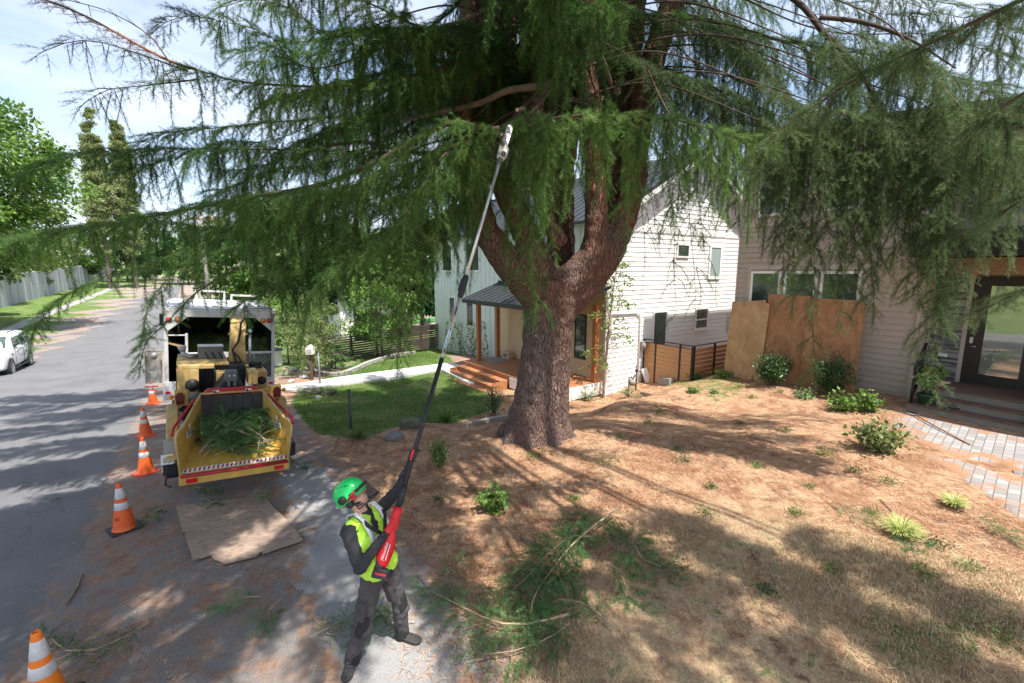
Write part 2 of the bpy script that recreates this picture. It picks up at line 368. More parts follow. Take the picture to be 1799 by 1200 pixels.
def poly_sheet(name, P, mat, dz, cell=.12, attrs=True):
    P = [tuple(p[:2]) for p in P]
    bm = bmesh.new(); x0, x1 = min(p[0] for p in P), max(p[0] for p in P); y0, y1 = min(p[1] for p in P), max(p[1] for p in P)
    f = bm.faces.new([bm.verts.new((p[0], p[1], 0)) for p in P])
    for nrm, lo, hi in (((1, 0, 0), x0, x1), ((0, 1, 0), y0, y1)):
        for c in np.arange(lo+cell, hi, cell):
            bmesh.ops.bisect_plane(bm, geom=bm.verts[:]+bm.edges[:]+bm.faces[:], plane_co=(c*nrm[0], c*nrm[1], 0), plane_no=nrm)
    xs = np.array([v.co.x for v in bm.verts]); ys = np.array([v.co.y for v in bm.verts]); zs = gh(xs, ys)+dz
    be = {v for e in bm.edges if len(e.link_faces) < 2 for v in e.verts}
    for v, z in zip(bm.verts, zs): v.co.z = float(z)-(dz+.02 if v in be and dz < .03 else 0)
    bmesh.ops.recalc_face_normals(bm, faces=bm.faces)
    me = bpy.data.meshes.new(name); bm.to_mesh(me); bm.free(); me.materials.append(mat)
    for p in me.polygons: p.use_smooth = True
    if me.polygons and me.polygons[0].normal.z < 0: me.flip_normals()
    d = np.maximum(sdist(xs, ys, P), 0); a = me.attributes.new('edge', 'FLOAT', 'POINT'); a.data.foreach_set('value', d.astype(np.float32))
    o = bpy.data.objects.new(name, me); COL.objects.link(o); return o
def rough_poly(P, amp, step=.15):
    Q = []; n = len(P)
    for i in range(n):
        a, b = Vector(P[i]), Vector(P[(i+1) % n]); m = max(1, int((b-a).length/step))
        for k in range(m):
            p = a+(b-a)*k/m; Q.append((p.x+RNG.uniform(-amp, amp), p.y+RNG.uniform(-amp, amp)))
    return Q
drive = poly_sheet('driveway', rough_poly(DRIVE, .035), asphalt('asphalt_old', (.24, .235, .235), (.42, .41, .40), .75), .006)
tag(drive, kind='structure')
# concrete path to the porch
PATHP = [(493,682),(495,691),(612,677),(729,661),(776,652),(826,679),(866,671),(794,639),(760,644),(610,664)]
cp = [ground(*p) for p in PATHP]
c = NT('path_concrete'); co = c.coord(); n1 = c.noise(3, 5, .6, co); n2 = c.noise(60, 3, .6, co)
c.set(c.mix(c.ramp(n2, [(.35, .25), (.6, 0.)]), c.ramp(n1, [(.3, (.50, .49, .47)), (.7, (.68, .67, .65))]), (.35, .33, .31)), .85); c.bump(n2, .2, .004)
b = MB(); n = len(cp)
top = [(p.x, p.y, p.z+.09) for p in cp]; bot = [(p.x, p.y, p.z-.15) for p in cp]
b.add(top+bot, [tuple(range(n))]+[(i, (i+1) % n, n+(i+1) % n, n+i) for i in range(n)])
o = b.build('path', c.m, bevel=.015); tag(o, kind='structure')
o = poly_sheet('patio', gp([(1563,737),(1588,722),(1665,735),(1799,792),(1830,840),(1760,815),(1725,800),(1745,812),(1690,808),(1600,785)]), None, .03) if 0 else None
# paver patio and its lower strip
pv = NT('stone_pavers'); bt = pv.n('TexBrick'); bt.inputs['Scale'].default_value = 1; bt.inputs['Brick Width'].default_value = .22; bt.inputs['Row Height'].default_value = .13; bt.inputs['Mortar Size'].default_value = .006
bt.inputs['Mortar'].default_value = (.10, .08, .065, 1); bt.inputs['Color1'].default_value = (.22, .21, .205, 1); bt.inputs['Color2'].default_value = (.33, .32, .31, 1)
cc = pv.coord(rot=(0, 0, -A35-.1)); pv.l(cc, bt.inputs[0]); m = pv.noise(3.2, 5, .65); v = pv.noise(70, 4, .7)
e = pv.math('ADD', pv.math('MULTIPLY', pv.attr('edge'), -.35), m)
lc = pv.ramp(v, [(.3, (.19, .085, .045)), (.6, (.40, .21, .11)), (.8, (.52, .33, .19))])
pv.set(pv.mix(pv.ramp(e, [(.36, 0.), (.50, .95)]), pv.mix(pv.ramp(v, [(.4, .2), (.6, 0.)]), bt.outputs[0], (.25, .22, .2)), lc), .9)
pv.bump(pv.math('ADD', v, pv.math('MULTIPLY', bt.outputs[1], -2)), .4, .006)
PAT = gp([(1560,738),(1592,722),(1650,734),(1799,768)])+[(12.6,7.6),(12.3,6.6)]+gp([(1799,842),(1755,812),(1710,806),(1660,800),(1600,772)])
PAT2 = gp([(1612,796),(1680,808),(1799,845)])+[(11,6.6)]+gp([(1799,912),(1740,880),(1680,840)])
for i, P in enumerate((PAT, PAT2)):
    o = poly_sheet('patio' if i == 0 else 'paver_path', rough_poly(P, .02), pv.m, .02 if i == 0 else .024); tag(o, kind='structure')
# far side walk beyond the road
b = NT('far_concrete'); b.set(b.ramp(b.noise(2, 4, .6), [(.3, (.24, .235, .22)), (.7, (.34, .33, .31))]), .9)
o = sheet('sidewalk', list(np.arange(40, 130, 2.)), lambda s: (-12.6, -11.5), b.m, .06, 4); tag(o, kind='structure')

# ---------------------------------------------------------------- strewn blades
def blades(name, mats, P, n, hl, w, label, cat, up=1.0, spread=.5, mask=None, flat=False, lift=0, cols=None):
    P = np.array([p[:2] for p in P]); x0, y0 = P.min(0); x1, y1 = P.max(0)
    X = RNG.uniform(x0, x1, n*3); Y = RNG.uniform(y0, y1, n*3); 
    k = in_poly(X, Y, P)
    # keep what the frame (plus a margin) can show, more of it close by
    f = Y*CP+CAMZ*SP; k &= (np.abs(X/f) < 1.35) & (Y > 1.2)
    if mask is not None: k &= mask(X, Y)
    X, Y = X[k][:n], Y[k][:n]; n = len(X)
    if n == 0: return None
    Z = gh(X, Y)+lift; a = RNG.uniform(0, 2*pi, n); L_ = RNG.uniform(hl[0], hl[1], n)
    lean = RNG.uniform(0, spread, n); ux = np.cos(a)*lean; uy = np.sin(a)*lean; uz = np.sqrt(np.maximum(1-lean**2, .0))*up
    if flat: ux, uy, uz = np.cos(a), np.sin(a), RNG.uniform(-.02, .25, n)
    b2 = a+pi/2+RNG.uniform(-.4, .4, n); wx, wy = np.cos(b2)*w/2, np.sin(b2)*w/2
    base = np.stack([X, Y, Z], -1); d = np.stack([ux, uy, uz], -1)*L_[:, None]; wv = np.stack([wx, wy, np.zeros(n)], -1)
    mid = base+d*.55; tip = base+d*np.array([1, 1, .85 if not flat else 1]); tip[:, :2] += d[:, :2]*.35
    V = np.stack([base-wv, base+wv, mid+wv*.8, mid-wv*.8, tip], 1).reshape(-1, 3); i = np.arange(n)[:, None]*5
    F = np.concatenate([i+np.array([0, 1, 2]), i+np.array([0, 2, 3]), i+np.array([3, 2, 4])]); 
    tint = np.repeat(RNG.uniform(0, 1, n), 5)
    o = np_mesh(name, V, F, mats, attrs={'tint': tint})
    return tag(o, label, cat, kind='stuff')
def blade_mat(name, stops, trans=.3):
    t = NT(name); col = t.ramp(t.attr('tint'), stops); t.set(col, .6); t.b.inputs['Specular IOR Level'].default_value = .3
    tr = t.n('BsdfTranslucent'); t.l(col, tr.inputs[0]); ms = t.n('MixShader'); ms.inputs[0].default_value = trans
    t.l(t.b.outputs[0], ms.inputs[1]); t.l(tr.outputs[0], ms.inputs[2]); t.l(ms.outputs[0], t.t.nodes['Material Output'].inputs[0]); return t.m
M_lawn = blade_mat('lawn_blades', [(0, (.04, .09, .015)), (.5, (.10, .20, .035)), (.85, (.18, .28, .07)), (1, (.35, .32, .15))])
M_dry = blade_mat('dry_blades', [(0, (.22, .14, .08)), (.4, (.48, .37, .22)), (.8, (.72, .60, .40)), (1, (.34, .38, .18))])
M_ndl = blade_mat('fallen_needles', [(0, (.13, .06, .035)), (.4, (.40, .20, .10)), (.8, (.62, .38, .21)), (1, (.80, .60, .40))], .1)
BIGP = gp([(700,1199),(640,880),(560,790),(600,760),(860,740),(1000,705),(1280,660),(1500,690),(1590,735),(1700,800),(1799,930)])+[(8,3),(5,1.2),(-.2,1.2)]
def m_lawn(X, Y): return (np.sin(X*2.3+Y*1.1)+np.sin(Y*3.1-X)*.7+RNG.normal(0, .8, X.shape)) > -1.1
blades('lawn_grass', M_lawn, LAWN, 60000, (.03, .08), .009, 'short green lawn grass on both sides of the concrete path', 'grass', spread=.7, mask=m_lawn)
def m_dry(X, Y): return (np.sin(X*1.7+1)+np.sin(Y*2.3+X*.8)+RNG.normal(0, .9, X.shape)) > -.6
blades('dry_grass', M_dry, DRY, 62000, (.03, .075), .005, 'dry straw coloured grass in the lower right of the yard', 'grass', spread=.95, mask=m_dry)
blades('green_grass', M_lawn, GREENC, 7000, (.03, .07), .004, 'patchy green grass in the near right corner', 'grass', spread=.8, mask=lambda X, Y: (np.sin(X*5+2)+np.sin(Y*6+X)) > .3)
def m_l(X, Y): return RNG.uniform(0, 1, X.shape) < np.clip(6/np.maximum(Y, .1), .1, 1)
blades('needle_litter', M_ndl, BIGP, 70000, (.04, .085), .0045, 'fallen orange brown conifer needles strewn over the yard', 'needles', flat=True, mask=m_l, lift=.006)
SHP = gp([(265,700),(500,700),(500,800),(480,850),(540,960),(560,1199),(60,1199),(130,1030),(205,860),(240,745)])
blades('roadside_litter', M_ndl, SHP, 26000, (.03, .06), .004, 'brown needles scattered on the gravel road shoulder', 'needles', flat=True, lift=.008, mask=lambda X, Y: (np.sin(X*2.1+3)+np.sin(Y*3.3+X)+RNG.normal(0, .5, X.shape)) > .2)
# ---------------------------------------------------------------- house materials
def siding_mat(name, c, dirt=.12):
    t = NT(name); n1 = t.noise(2.5, 4, .6); n2 = t.noise(40, 3, .6, t.coord((1, 1, 4)))
    t.set(t.mix(t.ramp(n1, [(.35, dirt), (.7, 0.)]), c, tuple(x*.7 for x in c)), .6); t.bump(n2, .12, .003); return t.m
M_white = siding_mat('white_siding', (.80, .80, .79), .10)
M_batten = siding_mat('white_batten_in_shade', (.66, .72, .66))  # white boards; the tree's greenish shade is put into the colour
M_beige = siding_mat('warm_beige_siding', (.70, .49, .29))
M_taupe = siding_mat('taupe_siding', (.43, .355, .29), .2)
M_trimt = siding_mat('taupe_trim', (.47, .405, .345))
M_trimw = paint('white_trim', (.82, .82, .80), .4, dirt=.1)
M_roof = paint('standing_seam_roof', (.055, .062, .065), .35, .4)
M_dark = paint('black_metal', (.02, .02, .022), .4, .3)
M_conc = paint('plain_concrete', (.34, .32, .30), .85, dirt=.5, sc=4, bump=.3)
M_cedar = wood('stained_cedar', (.50, .20, .065), (.32, .105, .03), (10, 10, 1.2))
M_cedarh = wood('cedar_deck_boards', (.50, .22, .10), (.33, .13, .055), (9, .8, 9))
M_cedarf = wood('cedar_fence_boards', (.62, .36, .17), (.44, .21, .08), (1, 1, 14))
M_slat = wood('dark_slats', (.05, .035, .03), (.09, .065, .055), (1, 1, 10))
gl = NT('window_glass'); gl.set(gl.ramp(gl.noise(1.5, 3, .5), [(.35, (.02, .035, .03)), (.65, (.07, .10, .09))]), .03); gl.b.inputs['Specular IOR Level'].default_value = .9; M_glass = gl.m
gl = NT('curtained_glass'); gl.set((.30, .38, .37), .08); gl.b.inputs['Specular IOR Level'].default_value = .9; M_glassl = gl.m

def frame_M(org, rz): return Matrix.Translation(org) @ Matrix.Rotation(rz, 4, 'Z')
def laps(b, u0, u1, z0, z1, ex=.15, plane='x', at_=0., out=-1, mi=0, lim=None, th=.020):
    """lapped boards; plane 'x': wall lies on x=at_, boards run along y; out = sign of outward normal"""
    z = z0
    while z < z1-1e-3:
        zt = min(z+ex, z1); a0, a1 = u0, u1
        if lim: a0, a1 = lim((z+zt)/2)
        if a1-a0 > .05:
            o1, o2 = at_+out*th, at_+out*.003
            pr = [(at_-out*.01, z+.0035), (o1, z+.0035), (o2, zt), (at_-out*.01, zt)]
            if plane == 'x': vs = [(p[0], a, p[1]) for a in (a0, a1) for p in pr]
            else: vs = [(a, p[0], p[1]) for a in (a0, a1) for p in pr]
            b.add(vs, [(0,1,2,3), (7,6,5,4), (0,4,5,1), (1,5,6,2), (2,6,7,3), (3,7,4,0)], mi)
        z = zt
def window(par, plane, at_, out, u0, u1, z0, z1, fm, gm=None, fw=.06, sill=False, mull=None, label=None, name='window'):
    def B(b, ua, ub, za, zb, d0, d1):
        a, c = at_+out*d0, at_+out*d1
        if plane == 'x': b.bx(min(a, c), max(a, c), ua, ub, za, zb)
        else: b.bx(ua, ub, min(a, c), max(a, c), za, zb)
    b = MB(); B(b, u0-fw, u0, z0-fw, z1+fw, 0, .05); B(b, u1, u1+fw, z0-fw, z1+fw, 0, .05); B(b, u0, u1, z1, z1+fw, 0, .05); B(b, u0, u1, z0-fw, z0, 0, .05)
    for m in (mull or []):
        if m[0] == 'v': B(b, m[1]-.025, m[1]+.025, z0, z1, 0, .045)
        else: B(b, u0, u1, m[1]-.025, m[1]+.025, 0, .045)
    w = b.build(name, fm, par, bevel=.004)
    if label: w['label'] = label
    p = MB(); B(p, u0+.001, u1-.001, z0+.001, z1-.001, .0, .028); p.build('pane', gm or M_glass, w)
    if sill: q = MB(); B(q, u0-fw-.03, u1+fw+.03, z0-fw-.04, z0-fw-.001, 0, .075); q.build('sill', fm, w)
    return w

# ---------------------------------------------------------------- white gabled house
H = empty('white_house', (3.17, 15.35, 0), A35, 'white two storey gabled house with a cedar porch behind the big cedar tree', 'house')
XR = 9.3; RX, RZ = 4.68, 7.95; EZ = 5.35
def glim(z):
    if z <= EZ: return (0, XR)
    return (RX-(RZ-z)/.56, min(XR, RX+(RZ-z)/.56)) if z < RZ-.05 else (RX, RX)
b = MB()
core = [(0.02, -.9), (XR-.02, -.9), (XR-.02, EZ), (RX, RZ-.08), (.02, EZ)]
b.prism(core, .02, 13.2, 'y')
laps(b, 0, XR, -.72, RZ-.05, .165, 'y', 0., -1, lim=glim)
b.bx(-.01, .10, -.03, .06, -.72, EZ)                                   # corner board
b.bx(0.1, XR, -.032, -.001, 4.93, 5.07)                                 # band between storeys
w = b.build('wall', M_white, H)
b = MB(); b.bx(-.03, -.001, 6.42, 13.2, -.8, EZ)
for i in range(18): y = 6.5+i*.385; b.bx(-.05, -.03, y, y+.05, -.8, EZ)
for z in (2.45, 3.5, 4.6): b.bx(-.045, -.031, 6.42, 13.2, z, z+.05)
b.bx(-.03, -.001, 0, 6.42, 3.0, EZ)
for i in range(16): y = .1+i*.395; b.bx(-.05, -.03, y, y+.05, 3.0, EZ)
b.build('batten_wall', M_batten, H)
b = MB(); laps(b, .02, 6.42, -.2, 3.0, .14, 'x', -.002, -1); b.build('porch_wall', M_beige, H)
# roof
b = MB(); sl = .56; th = .10
for sgn in (-1, 1):
    e = 5.0 if sgn < 0 else XR-RX+.35
    p0, p1 = (RX, RZ+.02), (RX+sgn*e, RZ+.02-e*sl)
    b.prism([p0, p1, (p1[0], p1[1]+th), (p0[0], p0[1]+th)], -.45, 13.6, 'y')
    n = int(14.05/.42)
    for i in range(n+1):
        y = -.45+i*14.05/n; b.prism([(p0[0], p0[1]+th), (p1[0], p1[1]+th), (p1[0], p1[1]+th+.04), (p0[0], p0[1]+th+.04)], y-.012, y+.012, 'y')
rf = b.build('roof', M_roof, H)
b = MB()
for sgn in (-1, 1):
    e = 5.0 if sgn < 0 else XR-RX+.35
    p0, p1 = (RX, RZ+.01), (RX+sgn*e, RZ+.01-e*sl)
    b.prism([(p0[0], p0[1]-.17), (p1[0], p1[1]-.17), p1, p0], -.475, -.44, 'y')
    b.prism([(p0[0], p0[1]-.03), (p1[0], p1[1]-.03), (p1[0], p1[1]-.005), (p0[0], p0[1]-.005)], -.44, -.02, 'y')
b.build('fascia', M_trimw, rf)
# windows of the gable wall (plane y = 0, outward -y)
window(H, 'y', -.015, -1, 3.72, 4.38, 4.13, 4.53, M_trimw, label='small square window in the gable wall')
window(H, 'y', -.015, -1, 5.90, 6.58, 3.34, 4.50, M_trimw, M_glassl, fw=.10, label='tall upper window with a pale blind')
window(H, 'y', -.015, -1, 5.16, 5.90, 1.28, 2.03, M_trimw, M_glass, fw=.08, mull=[('h', 1.62)], sill=True, label='lower window near the cedar fence')
window(H, 'y', -.015, -1, 2.52, 3.22, .2, 2.04, M_trimw, M_glass, fw=.07, label='narrow glazed side door', name='side_door')
window(H, 'x', -.03, -1, 8.80, 9.42, .85, 2.10, M_trimw, fw=.08, mull=None)
window(H, 'x', -.03, -1, 10.75, 11.3, .85, 2.15, M_trimw, fw=.08)
window(H, 'x', -.03, -1, 11.0, 12.0, 3.6, 4.9, M_trimw, fw=.08)
window(H, 'x', -.03, -1, 8.2, 9.3, 3.6, 4.9, M_trimw, fw=.08)
window(H, 'x', -.016, -1, .92, 1.42, .45, 2.0, M_dark, fw=.03, label='dark narrow porch window')
# porch
b = MB(); M4 = None
for i in range(16):
    x = -2.22+i*.139; b.bx(x, x+.133, 0.0, 5.95, -.22, -.19)
b.bx(-2.19, -.03, 0.02, 5.9, -.55, -.222)
dk = b.build('deck', M_cedarh, H)
b = MB(); b.bx(-2.24, -2.20, .0, 2.5, -.62, -.24); b.bx(-2.2, -.02, -.035, -.001, -.62, -.20); b.build('skirt', M_trimw, dk)
b = MB()
for i, (x0, z) in enumerate(((-2.55, -.36), (-2.88, -.53), (-3.2, -.69))):
    for j in range(2): b.bx(x0+j*.16, x0+.155+j*.16, 2.6, 5.9, z-.035, z)
    b.bx(x0+.02, x0+.05, 2.62, 5.88, z-.17, z-.036)
b.bx(-2.9, -2.25, 2.6, 2.64, -.8, -.4); b.bx(-2.9, -2.25, 5.85, 5.89, -.8, -.4)
b.build('steps', M_cedarh, dk, bevel=.006)
for (x, y) in ((-1.62, 5.66), (-.55, 5.85), (-.36, .10), (-2.1, .10)):
    p = MB(); p.bx(x-.08, x+.08, y-.08, y+.08, -.19, 2.45); p.build('post', M_cedar, H, bevel=.006)
b = MB(); e0 = (-1.95, 2.32); e1 = (-.05, 3.0)
b.prism([e0, e1, (e1[0], e1[1]+.07), (e0[0], e0[1]+.07)], -.25, 6.35, 'y')
for i in range(17): y = -.25+i*6.6/16; b.prism([(e0[0], e0[1]+.07), (e1[0], e1[1]+.07), (e1[0], e1[1]+.11), (e0[0], e0[1]+.11)], y-.012, y+.012, 'y')
b.bx(-2.02, -1.95, -.27, 6.37, 2.24, 2.40); b.bx(-.1, -.03, 5.3, 6.5, 3.04, 3.14)
pr = b.build('porch_roof', M_roof, H)
b = MB(); b.bx(-1.75, -1.55, 0.0, 5.8, 2.18, 2.36, 0); b.build('beam', M_cedar, pr)
# conduit, meter and downpipe by the gable wall
b = MB(); b.tube([(1.72, -.06, -.7), (1.72, -.06, 1.9), (1.66, -.06, 2.05), (1.5, -.05, 2.1), (.3, -.05, 2.12)], .03, 8); b.build('pipe', M_trimw, H)
b = MB(); b.bx(1.78, 2.0, -.14, -.02, .72, 1.05); b.lathe([(.0, 0), (.08, 0), (.08, .06), (.0, .06)], 14, M=Matrix.Translation((1.89, -.14, .9)) @ Matrix.Rotation(pi/2, 4, 'X')); b.build('electric_meter', M_conc, H, bevel=.01)
b = MB(); b.tube([(7.55, -.05, .9), (7.55, -.05, 1.75), (7.6, -.05, 1.82), (7.66, -.05, 1.75), (7.66, -.05, .95)], .018, 6); b.build('vent_pipe', M_trimw, H)
# gas meter standing on the soil
gm_ = empty('gas_meter', st(10.3, 12.35, -.62), A35, 'grey gas meter with upright pipes at the foot of the white gable wall', 'gas meter')
b = MB(); b.lathe([(0, 0), (.11, .02), (.12, .15), (.09, .22), (0, .23)], 14, c=(0, 0, .22)); b.build('meter_body', M_conc, gm_)
b = MB(); b.tube([(-.18, 0, 0), (-.18, 0, .5), (-.05, 0, .55), (0, 0, .45)], .022, 8); b.tube([(.05, 0, .45), (.12, 0, .6), (.2, 0, .6), (.2, 0, .95)], .022, 8); b.tube([(.2, 0, 0), (.2, 0, .6)], .03, 8); b.tube([(.2, 0, .7), (.2, 0, .78)], .05, 8); b.build('pipe', M_dark, gm_)
bx_ = empty('cardboard_box', st(10.76+5.35, 11.4-.35, -.188), A35+.2, 'small cream cardboard parcel on the porch deck beside the cedar post', 'box')
b = MB(); b.bx(-.16, .16, -.2, .2, 0, .30); b.build('carton', paint('cream_card', (.62, .50, .34), .8), bx_, bevel=.006)
b = MB(); b.bx(-.163, -.1605, -.1, .1, .08, .22); b.build('printed_label', paint('card_print', (.22, .17, .12), .8), bx_)
dm = MB(); dm.bx(-.4, .4, -.6, .6, 0, .015); o = dm.build('doormat', paint('grey_mat', (.30, .27, .24), .95, bump=.5), loc=st(10.76+5.35, 11.4-1.05, -.186)); o.rotation_euler.z = A35; tag(o, 'pale grey doormat lying on the cedar deck at the top of the porch steps', 'doormat')

# ---------------------------------------------------------------- taupe house on the right
R = empty('taupe_house', (7.23, 14.5, 0), A35, 'taupe lap sided two storey house with a stone clad entry at the right', 'house')
b = MB(); b.prism([(-4.43, -.2), (.12, -.2), (.12, 7.44), (-4.43, 6.86)], .02, 9, 'x')
laps(b, -4.45, .10, .42, 4.9, .155, 'x', 0, -1); laps(b, -4.45, .10, 5.1, 7.45, .155, 'x', 0, -1, lim=lambda z: (max(-4.45, .4-(7.45-z)/.115), .10))
laps(b, 0.02, 9, .3, 7.4, .155, 'y', .12, 1)
b.build('wall', M_taupe, R)
b = MB(); b.bx(-.025, 0.1, .10, .15, .3, 7.4); b.bx(-.03, 0, -4.45, .15, 4.9, 5.1); b.bx(-.03, 0.1, -4.53, -4.44, .3, 6.84)
b.bx(-.03, 0, -3.33, -.22, 3.62, 3.74); b.bx(-.03, 0, -3.33, -3.22, 1.9, 3.62); b.bx(-.03, 0, -.33, -.22, 1.9, 3.62)
b.build('trim', M_trimt, R, bevel=.004)
b = MB(); b.bx(.01, 1, -4.43, .12, -.3, .42); b.build('foundation', M_conc, R)
b = MB(); b.bx(-.012, .0, -4.15, -3.75, .30, .40); b.build('vent', M_dark, R)
for i, (a, c) in enumerate(((-1.15, -.40), (-2.10, -1.38), (-3.12, -2.32))):
    window(R, 'x', -.012, -1, a, c, 2.1, 3.50, M_trimw, M_glass, fw=.07, mull=[('h', 2.9)] if 0 else None)
for (a, c, z0, z1) in ((-1.15, -.45, 5.25, 6.35), (-2.95, -2.3, 5.25, 6.2), (-4.1, -3.5, 5.25, 6.15)):
    window(R, 'x', -.012, -1, a, c, z0, z1, M_trimw, M_glass, fw=.07)
b = MB(); b.prism([(.35, 7.455), (-7.5, 6.56), (-7.5, 6.60), (.35, 7.495)], -.45, 9, 'x'); b.prism([(.4, 7.505), (-7.5, 6.605), (-7.5, 6.80), (.4, 7.70)], -.5, 9.05, 'x'); rf = b.build('roof', M_roof, R, bevel=.01)
# entry bay turned a few degrees to the facade
E = empty('entry', tuple(Matrix.Rotation(-A35, 3, 'Z') @ Vector((9.0-7.23, 10.05-14.5, 0))), RD(-5)); E.parent = R
M_tread = paint('dark_treads', (.085, .065, .055), .7, dirt=.6, dark=(.22, .10, .05), sc=5)
M_riser = paint('olive_grey_risers', (.26, .24, .20), .7, dirt=.3)
b = MB(); b2 = MB()
for i, (x, z, y1) in enumerate(((0, .62, 0), (.30, .79, -.42), (.60, .96, -.30))):
    b.bx(x-.03, x+.35 if i < 2 else 3.2, -4.5, y1+(.03 if i == 0 else 0), z-.035, z)
    b2.bx(x, x+.02 if i < 2 else 3.2, -4.5, y1, z-.2, z-.036)
b.bx(0.3, .62, -.44, .03, .585, .62)
b2.bx(.02, .62, -.04, -.001, .40, .584)
s1 = b.build('porch_floor', M_tread, E, bevel=.005); b2.build('riser', M_riser, s1)
b = MB(); laps(b, 1.05, 1.78, .96, 4.3, .155, 'y', .30, -1); b.bx(1.0, 1.2, .28, .36, .4, 4.3); b.bx(1.82, 4, -6, .3, .9, 6.6)
b.build('entry_wall', M_taupe, E)
st_ = NT('ledge_stone'); bt = st_.n('TexBrick'); bt.inputs['Scale'].default_value = 1; bt.inputs['Brick Width'].default_value = .22; bt.inputs['Row Height'].default_value = .04; bt.inputs['Mortar Size'].default_value = .002
bt.inputs['Mortar'].default_value = (.03, .03, .03, 1); bt.inputs['Color1'].default_value = (.15, .15, .15, 1); bt.inputs['Color2'].default_value = (.34, .33, .32, 1)
st_.l(st_.coord(rot=(0, pi/2, pi/2)) if 0 else st_.coord(rot=(pi/2, 0, pi/2)), bt.inputs[0]); st_.set(bt.outputs[0], .85)
b = MB(); rr = random.Random(3)
z = .97
while z < 3.5:
    h = rr.choice((.035, .045, .055)); y = -.28
    while y < .27:
        w_ = rr.uniform(.12, .3); y2 = min(.28, y+w_); b.bx(1.755-rr.uniform(0, .03), 1.82, y, y2-.003, z, z+h-.003, rr.choice((0, 0, 1, 2))); y = y2
    z += h
b.build('stone_cladding', [paint('stone_mid', (.20, .20, .20), .85), paint('stone_light', (.34, .33, .32), .85), paint('stone_dark', (.10, .10, .10), .85)], E)
b = MB(); b.bx(1.715, 1.755, -.08, .09, 1.52, 1.60); b.build('mail_slot', M_trimw, E, bevel=.004)
b = MB(); b.bx(1.74, 1.82, -.36, -.281, .96, 3.52); b.bx(1.74, 1.82, -.36, .3, 3.5, 3.62); b.build('door_frame', M_trimt, E)
dr = MB(); dr.bx(1.755, 1.82, -1.62, -.362, .98, 3.46); M_door = paint('espresso_door', (.025, .02, .017), .35, dirt=.1)
d_ = dr.build('front_door', M_door, E)
g2 = NT('door_mirror_glass'); g2.set((.10, .11, .085), .02); g2.b.inputs['Specular IOR Level'].default_value = 1.; g2.b.inputs['Coat Weight'].default_value = 1; g2.b.inputs['Coat Roughness'].default_value = .01
g2.b.inputs['Metallic'].default_value = .55
g2.b.inputs['Base Color'].default_value = (.45, .46, .40, 1)
b = MB(); b.bx(1.742, 1.756, -1.30, -.66, 1.22, 3.25); b.build('pane', g2.m, d_)
b = MB(); b.bx(1.70, 1.75, -.50, -.44, 1.92, 2.06); b.tube([(1.73, -.47, 1.85), (1.70, -.47, 1.85), (1.70, -.56, 1.85)], .012, 8); b.build('handle', paint('satin_nickel', (.6, .58, .54), .25, 1), d_)
b = MB(); b.bx(1.73, 1.83, -6, -1.66, .96, 3.5); b.build('side_panel', M_door, E)
b = MB(); b.bx(.35, 1.85, -6, .26, 3.52, 3.86); b.build('beam', wood('rough_beam', (.30, .17, .08), (.17, .09, .045), (6, .7, 6)), E, bevel=.01)
b = MB(); b.bx(.05, 2, -6.2, .34, 3.88, 4.45); b.build('canopy', M_dark, E, bevel=.02)
b = MB()
b.tube([(.06, -.06, .62), (.06, -.06, 1.42)], .028, 8); b.tube([(.95, .10, .98), (.95, .10, 1.86)], .028, 8)
b.tube([(.0, -.07, 1.42), (1.0, .11, 1.88)], .032, 8); b.tube([(.06, -.06, .75), (.95, .10, 1.08)], .018, 8)
for k in range(7): u = (k+1)/8; b.tube([(.06+.89*u, -.06+.16*u, .75+.33*u), (.06+.89*u, -.06+.16*u, 1.44+.43*u)], .01, 6)
b.build('railing', M_dark, E)

# ---------------------------------------------------------------- fences
def cedar_fence():
    f = empty('cedar_fence', st(10.76, 11.4+2.05, -.6), A35, 'new honey cedar board fence with a gate and black metal posts between the two houses', 'fence')
    b = MB(); rr = random.Random(5)
    for i in range(11):
        z = .05+i*.142
        b.bx(-.02-.004*(i % 2), .0, -2.0, -.05, z, z+.134)
    b.build('gate_boards', M_cedarf, f)
    b = MB()
    for i in range(10): z = .12+i*.15; b.bx(.03, 3.2, -2.04, -2.02, z, z+.125)
    b.build('slat_panel', wood('orange_cedar', (.60, .26, .10), (.42, .15, .05), (1, 1, 12)), f)
    for (x, y, wd) in ((-.01, -.04, .05), (-.01, -.55, .05), (-.01, -1.55, .05), (0, -2.04, .09), (1.25, -2.04, .06), (2.4, -2.04, .06)):
        p = MB(); p.bx(x-wd/2-.01, x+wd/2, y-wd/2, y+wd/2, -.1, 1.70); p.build('post', M_dark, f, bevel=.004)
    b = MB(); b.bx(-.04, .02, -2.0, -.05, 1.70, 1.73); b.bx(.05, 3.2, -2.06, -2.0, 1.70, 1.73); b.bx(-.035, .015, -2., -.05, 1.60, 1.62); b.build('rail', M_dark, f)
cedar_fence()
def dark_fence():
    a = ground(572, 640); c = ground(776, 613); a.z -= .0
    d = Vector((c.x-a.x, c.y-a.y)); L_ = d.length; rz = math.atan2(d.y, d.x)
    f = empty('slat_fence', (a.x, a.y, min(a.z, c.z)), rz, 'dark brown horizontal slat fence behind the lawn left of the white house', 'fence')
    b = MB()
    for i in range(12): z = .12+i*.115; b.bx(0, L_, -.012, .012, z, z+.085)
    b.build('slat_panel', M_slat, f)
    n = 5
    for i in range(n+1): p = MB(); x = L_*i/n; p.bx(x-.05, x+.05, .015, .11, -.1, 1.55); p.build('post', M_slat, f)
dark_fence()
